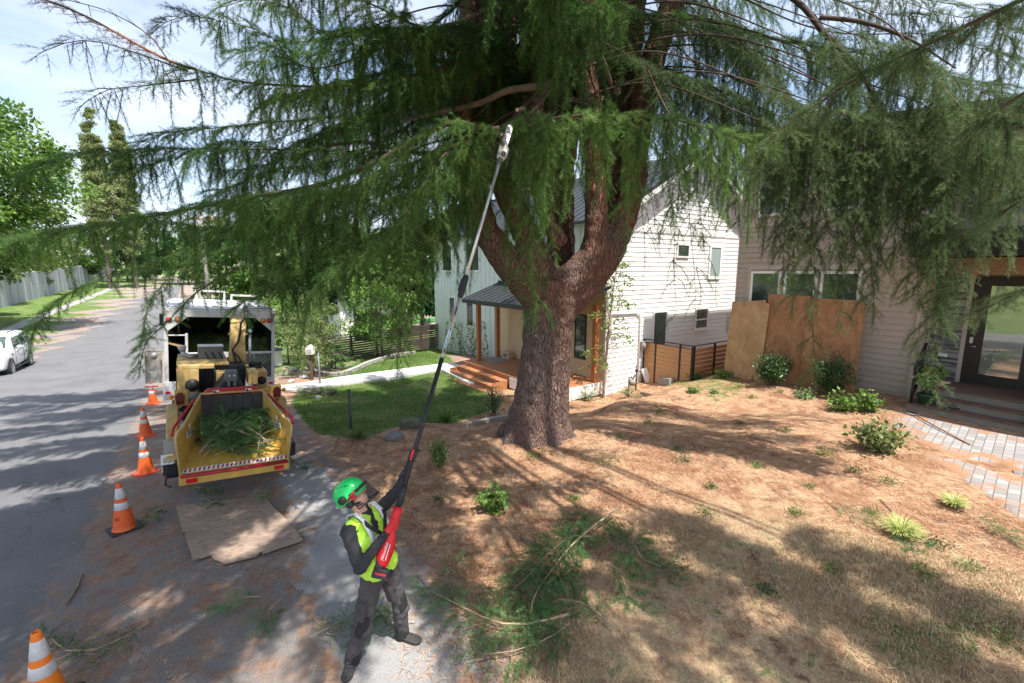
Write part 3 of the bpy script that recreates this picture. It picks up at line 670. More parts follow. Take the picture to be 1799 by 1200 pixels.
# low border stones and kerb along the crest of the yard
def kerb(name, pts, w, h, mat, label, cat):
    P = [ground(*p) for p in pts]; b = MB()
    for a, c in zip(P[:-1], P[1:]):
        d = (c-a); d.z = 0; nrm = Vector((-d.y, d.x, 0)).normalized()*w/2
        vs = [a-nrm, a+nrm, c+nrm, c-nrm]
        b.add([(v.x, v.y, v.z-.1) for v in vs]+[(v.x, v.y, v.z+h) for v in vs], [(0,1,2,3), (7,6,5,4), (0,4,5,1), (1,5,6,2), (2,6,7,3), (3,7,4,0)])
    o = b.build(name, mat, bevel=.015); return tag(o, label, cat)
kerb('concrete_kerb', [(1172,676),(1225,662),(1290,650)], .18, .12, M_conc, 'low grey concrete border in front of the cedar fence', 'kerb')
kerb('timber_edging', [(832,748),(905,733)], .12, .12, wood('grey_timber', (.40, .37, .33), (.26, .24, .21), (2, 9, 9)), 'pale weathered timber edging left of the big trunk', 'timber')
kerb('scrap_board', [(1128,690),(1185,704)], .12, .04, wood('brown_timber', (.30, .21, .14), (.2, .13, .09), (2, 9, 9)), 'thin brown board lying at the edge of the yard below the gate', 'board')
kerb('timber_block', [(1160,671),(1180,674)], .22, .18, M_conc, 'short grey block beside the gate of the cedar fence', 'block')
sb = MB(); p = ground(1135, 672); sb.box(p+Vector((0, 0, .25)), (.22, .05, .55), R=Matrix.Rotation(-.35, 3, 'Y')); o = sb.build('splash_board', M_trimw, bevel=.01); tag(o, 'white downpipe offcut leaning beside the gas meter at the fence', 'offcut')
# ---------------------------------------------------------------- chip truck
M_tw = paint('truck_white', (.62, .62, .62), .4, dirt=.35, dark=(.38, .36, .33), sc=5)
M_twd = paint('scuffed_white_panel', (.50, .49, .47), .6, dirt=.9, dark=(.22, .17, .13), sc=3.2)
M_blk = paint('black_plastic', (.018, .018, .02), .5)
M_rub = paint('rubber', (.025, .025, .027), .85, dirt=.5, dark=(.09, .08, .07))
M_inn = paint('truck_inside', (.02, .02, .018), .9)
M_red = paint('red_lens', (.55, .01, .015), .15, dirt=0)
M_redp = paint('red_paint', (.42, .01, .025), .3, dirt=.2)
M_amb = paint('amber_lens', (.75, .22, .02), .15, dirt=0)
M_clr = paint('clear_lens', (.5, .5, .5), .15, dirt=0)
M_yel = paint('chipper_yellow', (.62, .38, .08), .4, dirt=.5, dark=(.34, .20, .05), sc=7)
M_yel2 = paint('dusty_yellow', (.60, .42, .15), .55, dirt=.7, dark=(.34, .22, .09), sc=6)
M_steel = paint('galvanised', (.42, .43, .44), .35, .7)
M_gry = paint('grey_metal', (.13, .135, .14), .45, .3)
M_chr = paint('chrome', (.7, .7, .7), .15, 1)
M_lbl = paint('white_label', (.72, .72, .70), .5, dirt=0); M_ink = paint('black_ink', (.02, .02, .02), .6, dirt=0); M_ply = wood('shelf_plywood', (.42, .30, .17), (.3, .2, .11), (1, 6, 6))
TR_ = st(14, .38, float(road_z(14))-.02)
T = empty('chip_truck', TR_, label='white tree chip truck with open mesh tailgate parked at the road edge', cat='truck', rot=(0, RD(4.5), A35))
b = MB()
for x in (-1.22, 1.14): b.bx(x, x+.08, -.03, .05, .95, 2.95)
b.bx(-1.22, 1.22, -.03, .06, 2.82, 3.0)
b.bx(-1.22, -1.19, .05, 4.4, .95, 2.95); b.bx(1.19, 1.22, .05, 4.4, .95, 2.95)
b.bx(-1.24, 1.24, .0, 4.5, 3.0, 3.05); b.bx(-1.2, 1.2, 4.37, 4.42, .9, 3.0)
for s in (-1, 1): b.prism([(s*1.14, 2.82), (s*.74, 2.82), (s*1.14, 2.46)], -.032, -.002, 'y')
b.bx(-.80, -.74, -.02, .05, .95, 2.40); b.bx(-1.14, -.80, -.02, .02, 2.34, 2.37)
b.bx(-.74, 1.14, -.03, .03, 1.85, 1.91); b.bx(-.74, 1.14, -.03, .03, 1.14, 1.19)
b.build('body', M_tw, T, bevel=.008)
b = MB(); b.bx(.3, 1.2, -.02, .06, .74, 1.13); b.bx(-1.26, -1.0, -.05, .05, .72, 1.18); b.bx(-1.2, 1.2, .1, 4.4, .9, .95); b.build('rear_sill', M_tw, T, bevel=.01)
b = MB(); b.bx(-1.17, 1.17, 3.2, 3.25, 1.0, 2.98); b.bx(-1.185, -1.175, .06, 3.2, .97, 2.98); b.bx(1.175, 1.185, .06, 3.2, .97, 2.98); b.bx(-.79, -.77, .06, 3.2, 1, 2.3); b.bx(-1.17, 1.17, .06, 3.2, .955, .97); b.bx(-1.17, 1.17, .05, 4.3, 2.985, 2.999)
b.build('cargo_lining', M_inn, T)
b = MB(); n = 16; vs = []; rr = random.Random(4)
for j in range(n+1):
    for i in range(n+1):
        x = -.76+1.93*i/n; y = .06+3.1*j/n; vs.append((x, y, 1.55+.55*min(1, j/6)+rr.uniform(-.07, .07)))
b.add(vs, [(j*(n+1)+i, j*(n+1)+i+1, (j+1)*(n+1)+i+1, (j+1)*(n+1)+i) for j in range(n) for i in range(n)])
t = NT('green_chips'); t.set(t.ramp(t.noise(40, 4, .7), [(.35, (.07, .11, .025)), (.6, (.20, .25, .07)), (.8, (.40, .33, .16))]), .9); t.bump(t.noise(40), .8, .03)
b.build('wood_chips', t.m, T)
# expanded-metal tailgate
b = MB(); x0, x1, z0, z1 = -.74, 1.14, 1.19, 1.85; dx, dz = .075, .055; 
nx_ = int((x1-x0)/dx); nz_ = int((z1-z0)/dz)
for i in range(nx_):
    for j in range(nz_):
        xa = x0+i*dx+(dx/2 if j % 2 else 0); za = z0+j*dz
        for (a, c) in (((xa, za), (xa+dx/2, za+dz)), ((xa+dx/2, za+dz), (xa+dx, za))):
            if c[0] <= x1+.01: b.tube([(a[0], 0, a[1]), (c[0], 0, c[1])], .0065, 4, cap=False)
tg = b.build('tailgate_mesh', M_steel, T)
b = MB(); b.bx(-.30, .35, -.035, -.01, 1.62, 1.85); b.build('panel', M_tw, T)
b = MB()
b.prism([(-1.14, 2.14), (-.80, 2.02), (-.80, 2.05), (-1.14, 2.17)], -.02, .6, 'y'); b.build('shelf', M_ply, T)
b = MB(); b.bx(-1.60, -1.26, -.06, -.03, 1.18, 2.0); b.bx(-1.60, -1.26, -.065, -.058, 1.97, 2.0); d = b.build('compartment_door', M_twd, T, bevel=.006)
b = MB(); b.lathe([(0, .02), (.05, .02), (.07, 0)], 16, M=Matrix.Translation((-1.42, -.063, 1.86)) @ Matrix.Rotation(pi/2, 4, 'X')); b.bx(-1.52, -1.4, -.075, -.061, 1.52, 1.60, 0); b.build('latch', M_steel, d)
for (x, z, r, m) in ((-1.12, 2.75, .055, M_red), (-.94, 2.75, .055, M_amb), (.92, 2.75, .055, M_amb), (1.08, 2.75, .055, M_red), (.80, .97, .055, M_clr), (.96, .97, .055, M_red)):
    b = MB(); b.lathe([(0, .03), (r*.7, .026), (r, .012), (r, 0)], 18, M=Matrix.Translation((x, -.035 if z > 2 else -.022, z)) @ Matrix.Rotation(pi/2, 4, 'X'))
    tl = b.build('tail_light', m, T)
    q = MB(); q.lathe([(r, 0), (r+.012, 0), (r+.012, .012), (r, .013)], 18, M=Matrix.Translation((x, -.034 if z > 2 else -.021, z)) @ Matrix.Rotation(pi/2, 4, 'X')); q.build('bezel', M_gry, tl)
for (x, z) in ((-1.16, .92), (1.12, 1.02)): b = MB(); b.bx(x-.05, x+.05, -.062, -.05, z-.03, z+.03); b.build('reflector', M_red, T)
b = MB(); b.bx(-1.62, -1.35, -.1, .0, 1.09, 1.11, 0); b.build('red_flap', M_red, T)
b = MB()
for y in (.1, .16): pass
for x in (.55, 1.05): b.tube([(x, -.02, 3.12), (x, 2.9, 3.12)], .022, 6)
for i in range(12): b.tube([(.55, .05+i*.25, 3.12), (1.05, .05+i*.25, 3.12)], .014, 6)
b.tube([(.45, -.02, 3.09), (1.15, -.02, 3.09)], .03, 6); b.build('ladder', M_steel, T)
b = MB(); b.bx(-.2, -.1, .5, 2.4, 3.052, 3.075); b.bx(.25, .30, 1.2, 1.3, 3.05, 3.35); b.bx(.95, 1.0, 1.2, 1.3, 3.05, 3.35); b.bx(.25, 1.0, 1.2, 1.3, 3.33, 3.38); b.build('roof_rack', M_tw, T)
# cab
b = MB(); b.prism([(4.6, .7), (6.6, .7), (6.65, 1.55), (6.2, 1.7), (5.7, 2.6), (4.6, 2.6)], -1.0, 1.0, 'x'); cb = b.build('cab', M_tw, T, bevel=.04)
b = MB(); b.bx(-.7, .7, 4.585, 4.598, 1.8, 2.4); b.build('window', M_glass, cb)
b = MB(); b.bx(-.9, .95, 4.5, 4.55, .7, 3.0); 
for x in (-.55, .25): b.bx(x, x+.06, 4.43, 4.5, 3.0, 3.3)
b.bx(-.55, .31, 4.43, 4.5, 3.3, 3.36); b.build('cab_guard', M_tw, T)
b = MB(); b.bx(-1.52, -1.36, 4.9, 4.98, 2.1, 2.5); b.build('mirror_head', M_blk, T, bevel=.02)
b = MB(); b.tube([(-1.0, 5.0, 2.5), (-1.42, 4.95, 2.55), (-1.42, 4.95, 2.45)], .015, 6); b.tube([(-1.0, 5.0, 2.0), (-1.42, 4.95, 2.05), (-1.42, 4.95, 2.12)], .015, 6); b.build('mirror_arm', M_blk, T)
b = MB(); b.bx(-.45, -.3, .0, 6.4, .62, .85); b.bx(.3, .45, .0, 6.4, .62, .85); b.bx(-1.0, 1.0, .0, .12, .55, .7); b.build('chassis', M_blk, T)
def wheel(par, x, y, r, w, name='wheel'):
    M_ = Matrix.Translation((x, y, r)) @ Matrix.Rotation(pi/2, 4, 'Y')
    b = MB(); b.lathe([(r*.62, -w/2), (r*.92, -w/2), (r, -w*.35), (r, w*.35), (r*.92, w/2), (r*.62, w/2)], 28, M=M_)
    wh = b.build(name, M_rub, par)
    q = MB(); q.lathe([(0, -w*.3), (r*.3, -w*.3), (r*.5, -w*.42), (r*.62, -w*.45), (r*.62, w*.45), (r*.5, w*.42), (r*.3, w*.3), (0, w*.3)], 24, M=M_); q.build('rim', M_chr if name == 'alloy' else M_steel, wh)
    return wh
for x in (-.98, -.72, .72, .98): wheel(T, x, 1.6, .46, .23)
for x in (-.92, .92): wheel(T, x, 5.6, .46, .25)

# ---------------------------------------------------------------- wood chipper
CHP = (-4.46, 6.90, float(road_z(8.2))-.0)
K = empty('wood_chipper', CHP, label='yellow towed wood chipper with its infeed tray down behind the truck', cat='wood chipper', rot=(0, RD(4.6), RD(35.5)))
def slab(b, quad, th, mi=0):
    q = [Vector(p) for p in quad]; nrm = (q[1]-q[0]).cross(q[2]-q[0]).normalized()*th
    vs = q+[p+nrm for p in q]; n = len(q); b.add(vs, [tuple(range(n))[::-1], tuple(range(n, 2*n))]+[(i, (i+1) % n, n+(i+1) % n, n+i) for i in range(n)], mi)
LW, BWd = .74, .45
lipb, liptop = .60, 1.20
b = MB()
for s in (-1, 1):
    q = [(s*LW, 0, .58), (s*(LW+.05), .02, 1.17), (s*(LW-.02), .12, 1.26), (s*BWd, .85, 1.62), (s*BWd, .85, .92)]
    if s > 0: q = q[::-1]
    slab(b, q, .012)
slab(b, [(-LW, 0, .60), (LW, 0, .60), (BWd, .85, .92), (-BWd, .85, .92)], -.014)
slab(b, [(-LW-.02, -.012, .43), (LW+.02, -.012, .43), (LW+.02, -.012, .575), (-LW-.02, -.012, .575)], .02)
hop = b.build('infeed_tray', M_yel, K)
b = MB()
for s in (-1, 1):
    b.tube([(s*LW, -.01, .6), (s*(LW+.055), .01, 1.16), (s*(LW+.03), .06, 1.24), (s*(LW-.03), .14, 1.28), (s*BWd, .85, 1.63)], .021, 8)
    b.box((s*(LW+.0), -.0, .56), (.03, .05, .14))
b.tube([(-BWd, .85, 1.63), (BWd, .85, 1.63)], .02, 8)
b.build('rim', M_yel2, hop)
# warning strip: white with red slashes on the lip
b = MB(); slab(b, [(-LW+.01, .005, .606), (LW-.01, .005, .606), (LW-.04, .085, .640), (-LW+.04, .085, .640)], .003); b.build('warning_strip', M_lbl, hop)
b = MB()
for i in range(24):
    x = -.70+i*.0605; slab(b, [(x, .012, .6135), (x+.026, .012, .6135), (x+.044, .074, .6385), (x+.018, .074, .6385)], .0025)
b.build('red_stripes', M_redp, hop)
b = MB(); b.tube([(-LW, -.03, .565), (LW, -.03, .565)], .026, 10); b.build('red_edge_bar', M_redp, hop)
for s in (-1, 1): b = MB(); b.bx(s*.60-.07, s*.60+.07, -.05, -.033, .455, .52); b.build('reflector', M_red, hop)
b = MB()
for i in range(6): x = -.44+i*.15; b.bx(x, x+.145, .80+(i % 2)*.012, .81+(i % 2)*.012, .92, 1.60)
b.build('rubber_curtain', M_rub, K)
b = MB()
pts = [(-.43, .9, 1.60), (-.40, .9, 1.68), (-.33, .9, 1.715), (.33, .9, 1.715), (.40, .9, 1.68), (.43, .9, 1.60)]
b.prism([(p[0], p[2]) for p in pts], .84, .90, 'y')
b.build('control_bar', M_redp, K, bevel=.015)
for s in (-1, 1):
    b = MB(); b.tube([(s*.47, .86, 1.58), (s*.55, .78, 1.55), (s*.82, .22, 1.27), (s*.84, .12, 1.17)], .02, 8); b.build('red_handrail', M_redp, K)
    b = MB(); b.bx(s*.24-.045, s*.24+.045, .832, .839, 1.625, 1.68); bd = b.build('badge', M_lbl, K)
    q = MB(); q.bx(s*.24-.038, s*.24-.005, .829, .8315, 1.632, 1.673); q.bx(s*.24+.004, s*.24+.036, .829, .8315, 1.632, 1.65); q.build('badge_mark', M_ink, bd)
    b = MB()                                                            # warning labels on the inside walls
    th_ = math.atan2(LW-BWd, .85); Mw = Matrix.Translation((s*.635, .36, 1.12)) @ Matrix.Rotation(s*th_*1., 4, 'Z')
    b.bx(-.004*s-.002, -.004*s+.002, -.13, .13, -.035, .045, M=Mw @ Matrix.Translation((-.016*s, 0, 0))); b.bx(-.004*s-.002, -.004*s+.002, -.03, .03, .09, .16, M=Mw @ Matrix.Translation((-.016*s, 0, 0)))
    lb = b.build('warning_label', M_lbl, hop)
    q = MB()
    for k in range(4): q.bx(-.0045*s-.002, -.0045*s+.002, -.11+k*.06, -.07+k*.06, -.02, .02, M=Mw @ Matrix.Translation((-.018*s, 0, 0)))
    q.bx(-.0045*s-.002, -.0045*s+.002, -.08, .11, .03, .042, 1, M=Mw @ Matrix.Translation((-.018*s, 0, 0)))
    q.build('pictogram', [M_gry, M_redp], lb)
# side lamps on brackets
for s in (-1, 1):
    b = MB(); b.bx(s*.72-.10, s*.72+.10, 1.20, 1.34, 1.36, 1.62); b.bx(s*.60-.08, s*.60+.08, 1.3, 1.4, 1.38, 1.55); br = b.build('lamp_bracket', M_yel, K, bevel=.012)
    b = MB(); b.prism([(s*.74-.055, 1.40), (s*.74+.055, 1.40), (s*.74+.065, 1.54), (s*.74+.03, 1.60), (s*.74-.03, 1.60), (s*.74-.065, 1.54)], 1.17, 1.199, 'y'); b.build('tail_lamp', paint('dark_red_lens', (.10, .005, .01), .2), br)
    b = MB(); x = s*.74+(.10 if s > 0 else -.10)*1.1; b.sphere((s*.86, 1.20, 1.53), .04, 12, 8); b.build('amber_lamp', M_amb, br)
# fender with plate on the left
b = MB(); b.prism([(.10, .80), (.75, .80), (1.5, .80), (1.5, 1.32), (1.25, 1.40), (.75, 1.40), (.5, 1.24), (.45, .9)], -.92, -.76, 'x'); b.prism([(1.0, .80), (1.9, .80), (1.9, 1.3), (1.25, 1.35)], .76, .92, 'x'); b.build('fender', M_yel2, K, bevel=.02)
b = MB(); b.bx(-.95, -.80, .30, .36, .68, 1.05); b.build('mud_panel', M_steel, K)
b = MB(); b.bx(-.98, -.82, .225, .235, .70, .86); pl = b.build('licence_plate', M_lbl, K, bevel=.004)
text('plate_number', '05', .10, Matrix.Translation((-.90, .222, .765)) @ Matrix.Rotation(pi/2, 4, 'X'), M_ink, pl)
b = MB(); b.bx(-.96, -.80, .40, .9, .46, .70); b.bx(.80, .95, .5, .9, .46, .70); b.tube([(-.9, .28, .7), (-.93, .3, .35), (-.86, .3, .3)], .012, 6); b.build('mudguard', M_blk, K)
for x in (-.86, .86): wheel(K, x, 1.55, .36, .20)
b = MB(); b.bx(-.5, -.38, .9, 4.0, .5, .62); b.bx(.38, .5, .9, 4.0, .5, .62); b.prism([(-.5, 4.0), (.5, 4.0), (.06, 5.4), (-.06, 5.4)], .5, .6, 'z'); b.bx(-.55, .55, 1.3, 1.8, .45, .6); b.build('chassis', M_yel, K)
# feed housing (dark) with yoke box
b = MB(); b.prism([(-.24, 1.40), (.24, 1.40), (.24, 1.56), (.09, 1.86), (-.08, 1.86), (-.24, 1.62)], 1.0, 1.75, 'y'); b.bx(-.40, .40, .92, 1.7, .95, 1.42); b.build('feed_housing', M_blk, K, bevel=.01)
b = MB(); b.bx(-.10, .08, .93, 1.12, 1.80, 1.98); b.bx(-.07, -.03, .90, .93, 1.72, 1.84); b.bx(.02, .06, .90, .93, 1.72, 1.84); b.build('control_box', M_gry, K, bevel=.01)
b = MB()
for x in (-.04, .03): b.tube([(x, .93, 1.9), (x, .90, 1.91)], .018, 10)
b.build('gauges', M_steel, K)
b = MB(); b.tube([(-.62, 1.05, 1.55), (-.40, 1.05, 1.56), (-.40, 1.05, 1.56)], .055, 12); b.tube([(-.40, 1.05, 1.56), (-.22, 1.05, 1.58)], .05, 12); b.bx(-.36, -.16, 1.0, 1.14, 1.60, 1.66); b.build('hydraulic_motor', M_gry, K)
# engine hood, muffler, exhaust
b = MB(); b.bx(-.78, -.22, 1.70, 1.9, 1.90, 1.98); b.bx(-.78, .02, 1.9, 3.1, 1.92, 1.98); b.bx(-.78, -.72, 1.7, 3.1, 1.2, 1.92); b.bx(-.78, -.46, 1.70, 1.76, 1.25, 1.90); b.bx(-.20, -.02, 1.55, 1.75, 1.66, 1.86); b.bx(.30, .46, 1.5, 1.9, 1.60, 1.86); b.bx(.46, .66, 1.8, 2.4, 1.3, 1.80)
b.build('engine_hood', M_yel2, K, bevel=.015)
b = MB(); b.bx(-.72, .3, 1.95, 3.0, .9, 1.90)
for i in range(7): b.tube([(-.45+.06*i, 1.93, 1.3), (-.4+.05*i, 1.9, 1.55), (-.35+.05*i, 1.93, 1.85)], .012, 5)
b.lathe([(0, 0), (.11, 0), (.11, .1), (0, .1)], 14, M=Matrix.Translation((-.56, 1.72, 1.62)) @ Matrix.Rotation(pi/2, 4, 'X')); b.build('engine', M_blk, K)
b = MB(); b.bx(-.46, -.04, 2.35, 2.65, 1.88, 2.22); mf = b.build('muffler_shield', M_gry, K, bevel=.012)
b = MB()
for i in range(3): x = -.36+i*.11; b.prism([(x, 2.12), (x+.03, 2.12), (x+.10, 1.97), (x+.07, 1.97)], 2.342, 2.349, 'y')
b.build('slot', M_ink, mf)
b = MB(); b.bx(-.46, -.04, 2.36, 2.65, 2.222, 2.235); b.build('shield_top', M_lbl, mf)
b = MB(); b.tube([(-.46, 2.5, 2.02), (-.6, 2.5, 2.02), (-.68, 2.5, 2.06), (-.70, 2.5, 2.14)], .045, 12); b.tube([(-.70, 2.5, 2.12), (-.71, 2.5, 2.22)], [.05, .075], 12); b.build('exhaust_pipe', M_steel, K)
b = MB(); b.lathe([(0, 0), (.12, 0), (.12, .03), (.115, .035), (.115, .07), (.12, .075), (.12, .11), (.1, .13), (0, .13)], 20, c=(.50, 2.2, 1.80)); b.build('air_filter', M_blk, K)
b = MB(); b.lathe([(0, 0), (.075, 0), (.075, .06), (0, .06)], 16, M=Matrix.Translation((.56, 1.80, 1.62)) @ Matrix.Rotation(pi/2, 4, 'X')); b.build('round_cap', M_blk, K)
# discharge chute
def chute():
    b = MB(); secs = [(2.55, 1.70, .14, .16), (2.62, 1.95, .15, .15), (2.72, 2.20, .13, .14), (2.80, 2.45, .13, .13), (2.86, 2.52, .145, .135), (3.0, 2.62, .125, .11), (3.3, 2.68, .115, .09), (3.75, 2.66, .11, .08), (4.0, 2.60, .11, .07)]
    vs = []; cx = .2
    for i, (y, z, wx, wy) in enumerate(secs):
        a = Vector(secs[min(i+1, 8)][:2])-Vector(secs[max(i-1, 0)][:2]); a.normalize(); n_ = Vector((-a.y, a.x))
        for (u, v) in ((-1, -1), (1, -1), (1, 1), (-1, 1)): vs.append((cx+.012*i+u*wx, y+n_.x*v*wy*-1, z+n_.y*v*wy*-1))
    fs = [(i*4+k, i*4+(k+1) % 4, (i+1)*4+(k+1) % 4, (i+1)*4+k) for i in range(8) for k in range(4)]+[(3, 2, 1, 0), (32, 33, 34, 35)]
    b.add(vs, fs); ch = b.build('discharge_chute', M_yel2, K, bevel=.01)
    b = MB(); b.bx(.06, .40, 2.66, 2.70, 2.42, 2.45); b.bx(.02, .5, 2.60, 2.85, 1.66, 1.76); b.build('flange', M_yel, ch)
    b = MB(); b.tube([(.34, 2.58, 2.78), (.27, 2.56, 2.66), (.26, 2.52, 2.5), (.22, 2.48, 2.30), (.12, 2.42, 2.14), (.16, 2.36, 1.95), (.22, 2.30, 1.78), (.20, 2.2, 1.65)], .022, 8); b.tube([(.13, 2.42, 2.10), (.22, 2.38, 2.0), (.28, 2.34, 1.85), (.27, 2.3, 1.7)], .018, 8); b.build('hose', M_blk, ch)
    b = MB(); b.tube([(.44, 2.66, 1.86), (.45, 2.68, 2.42)], .026, 10, mi=0); b.tube([(.45, 2.68, 2.42), (.45, 2.69, 2.55)], .013, 8, mi=1); b.bx(.42, .48, 2.6, 2.74, 2.48, 2.52); b.tube([(.50, 2.64, 1.9), (.53, 2.62, 1.95), (.52, 2.64, 2.05)], .008, 6); b.build('hydraulic_cylinder', [paint('pale_blue_steel', (.45, .52, .60), .35, .4), M_chr], ch)
    b = MB(); b.lathe([(0, 0), (.17, 0), (.18, .03), (.18, .05), (0, .05)], 20, c=(.2, 2.6, 1.60)); b.tube([(.0, 2.40, 1.78), (.12, 2.40, 1.76)], .06, 10); b.build('turntable', M_gry, ch)
chute()

# ---------------------------------------------------------------- traffic cones
M_org = paint('cone_orange', (.85, .13, .02), .4, dirt=.25, dark=(.5, .08, .02), sc=9)
M_org2 = paint('cone_bright_orange', (.90, .22, .015), .4, dirt=.2, dark=(.6, .12, .02), sc=9)
M_refl = paint('reflective_collar', (.72, .72, .72), .35, dirt=.7, dark=(.42, .40, .38), sc=11)
M_cb = paint('cone_red_base', (.62, .09, .035), .55, dirt=.5)
def cone(loc, rz, label, base, org, sc=1., base_w=.37, stencil=None):
    c = empty('traffic_cone', loc, rz, label, 'traffic cone', 'traffic cones along the road edge'); c.scale = (sc,)*3
    b = MB(); w_ = base_w/2
    b.prism([(-w_+.03, -w_), (w_-.03, -w_), (w_, -w_+.03), (w_, w_-.03), (w_-.03, w_), (-w_+.03, w_), (-w_, w_-.03), (-w_, -w_+.03)], 0, .028, 'z'); b.build('base', base, c, bevel=.006)
    def r(z): return .135-(z-.028)*.135*.78/.68
    b = MB(); zz = [.028, .045, .1, .2, .3, .4, .5, .6, .68, .71]; pr = [(r(.03)+.012, .028), (r(.045), .05)]+[(r(z), z) for z in zz[2:-1]]+[(r(.69), .70), (r(.7)-.006, .712), (r(.7)-.012, .70), (r(.6)-.012, .5)]
    b.lathe(pr, 28); b.build('cone_body', org, c)
    for (z0, z1) in ((.33, .43), (.49, .64)):
        b = MB(); b.lathe([(r(z0)+.0005, z0), (r(z0)+.0025, z0+.002), (r(z1)+.0025, z1-.002), (r(z1)+.0005, z1)], 28); b.build('reflective_band', M_refl, c)
    if stencil:
        # stencilled letters on the lower body
        z = .21; rr_ = r(z)+.0045
        for k, chx in enumerate(stencil):
            a = RD(-62+k*20); M_ = Matrix.Rotation(a, 4, 'Z') @ Matrix.Translation((0, -rr_, z)) @ Matrix.Rotation(RD(90-9), 4, 'X')
            text('stencil_letter', chx, .062, M_, M_ink, c, .0008)
    return c
gz = ground
cone(gz(88, 1248), .3, 'nearest orange cone at the bottom left corner of the photo', M_blk, M_org2, .98)
cone(gz(220, 930), A35+.35, 'orange cone with a black base and stencilled letters beside the plywood sheet', M_blk, M_org, 1., stencil='SC')
cone(gz(258, 832), A35+.5, 'orange cone with a red base standing beside the chipper tray', M_cb, M_org, 1.)
cone(gz(257, 766), A35+.2, 'orange cone with a red base just ahead of the chipper fender', M_cb, M_org, 1.)
cone(gz(270, 710), A35+.1, 'farthest orange cone with a red base below the open compartment door', M_cb, M_org, 1.)

# ---------------------------------------------------------------- white car on the far side
M_car = paint('car_white', (.80, .80, .80), .12, dirt=.05); M_car.node_tree.nodes['Principled BSDF'].inputs['Coat Weight'].default_value = .6
V = empty('parked_car', st(34.4, -8.35, float(road_z(34.2))-.02), A35+pi, 'white sport utility car parked on the far side of the road', 'car')
# local: +y is the nose; length 5.2, rear at y=-2.0
b = MB(); hw = 1.0
def sec(y, zl, zs, zt, wl, ws, wt): return [(-wl, y, zl), (-ws, y, zl+.12), (-ws-.02, y, (zl+zs)/2), (-ws, y, zs), (-wt, y, zt), (-wt*.7, y, zt+.03), (wt*.7, y, zt+.03), (wt, y, zt), (ws, y, zs), (ws+.02, y, (zl+zs)/2), (ws, y, zl+.12), (wl, y, zl)]
S = [sec(-.98, .45, 1.0, 1.55, .85, .90, .66), sec(-.90, .38, 1.15, 1.80, .88, .96, .72), sec(-.5, .35, 1.20, 1.90, .9, .99, .76), sec(1.0, .33, 1.20, 1.92, .9, .99, .78), sec(2.0, .33, 1.18, 1.88, .9, .99, .78), sec(2.7, .33, 1.17, 1.42, .9, .98, .80), sec(2.95, .33, 1.15, 1.22, .9, .98, .84), sec(3.9, .35, 1.05, 1.12, .88, .96, .80), sec(4.15, .42, .9, .95, .8, .88, .7)]
vs = [p for s_ in S for p in s_]; n = 12
b.add(vs, [(i*n+k, i*n+k+1, (i+1)*n+k+1, (i+1)*n+k) for i in range(len(S)-1) for k in range(n-1)]+[tuple(range(n))[::-1], tuple(range((len(S)-1)*n, len(S)*n))]+[(i*n+n-1, i*n, (i+1)*n, (i+1)*n+n-1) for i in range(len(S)-1)], smooth=True)
bd = b.build('body', M_car, V); sm_ = bd.modifiers.new('s', 'SUBSURF'); sm_.levels = 1; sm_.render_levels = 2
def sideglass(y0, y1, y2, y3, sgn):
    b = MB(); 
    def P(y, z): wz = .985+(.775-.985)*(z-1.2)/(.7); return (sgn*(wz+.004), y, z)
    q = [P(y0, 1.27), P(y1, 1.27), P(y2, 1.74), P(y3, 1.74)]; b.add(q+[(p[0]-sgn*.02, p[1], p[2]) for p in q], [(0,1,2,3), (7,6,5,4), (0,4,5,1), (1,5,6,2), (2,6,7,3), (3,7,4,0)]); return b.build('side_window', M_glass, bd)
for sgn in (-1, 1): sideglass(-.70, .12, .10, -.5, sgn); sideglass(.20, 1.08, 1.04, .18, sgn); sideglass(1.16, 2.35, 1.92, 1.12, sgn)
b = MB(); q = [(-.70, 2.08, 1.80), (.70, 2.08, 1.80), (.78, 2.80, 1.30), (-.78, 2.80, 1.30)]; b.add([(x, y+.03, z+.03) for x, y, z in q]+[(x, y-.02, z-.02) for x, y, z in q], [(0,1,2,3), (7,6,5,4), (0,4,5,1), (1,5,6,2), (2,6,7,3), (3,7,4,0)]); b.build('windscreen', M_glass, bd)
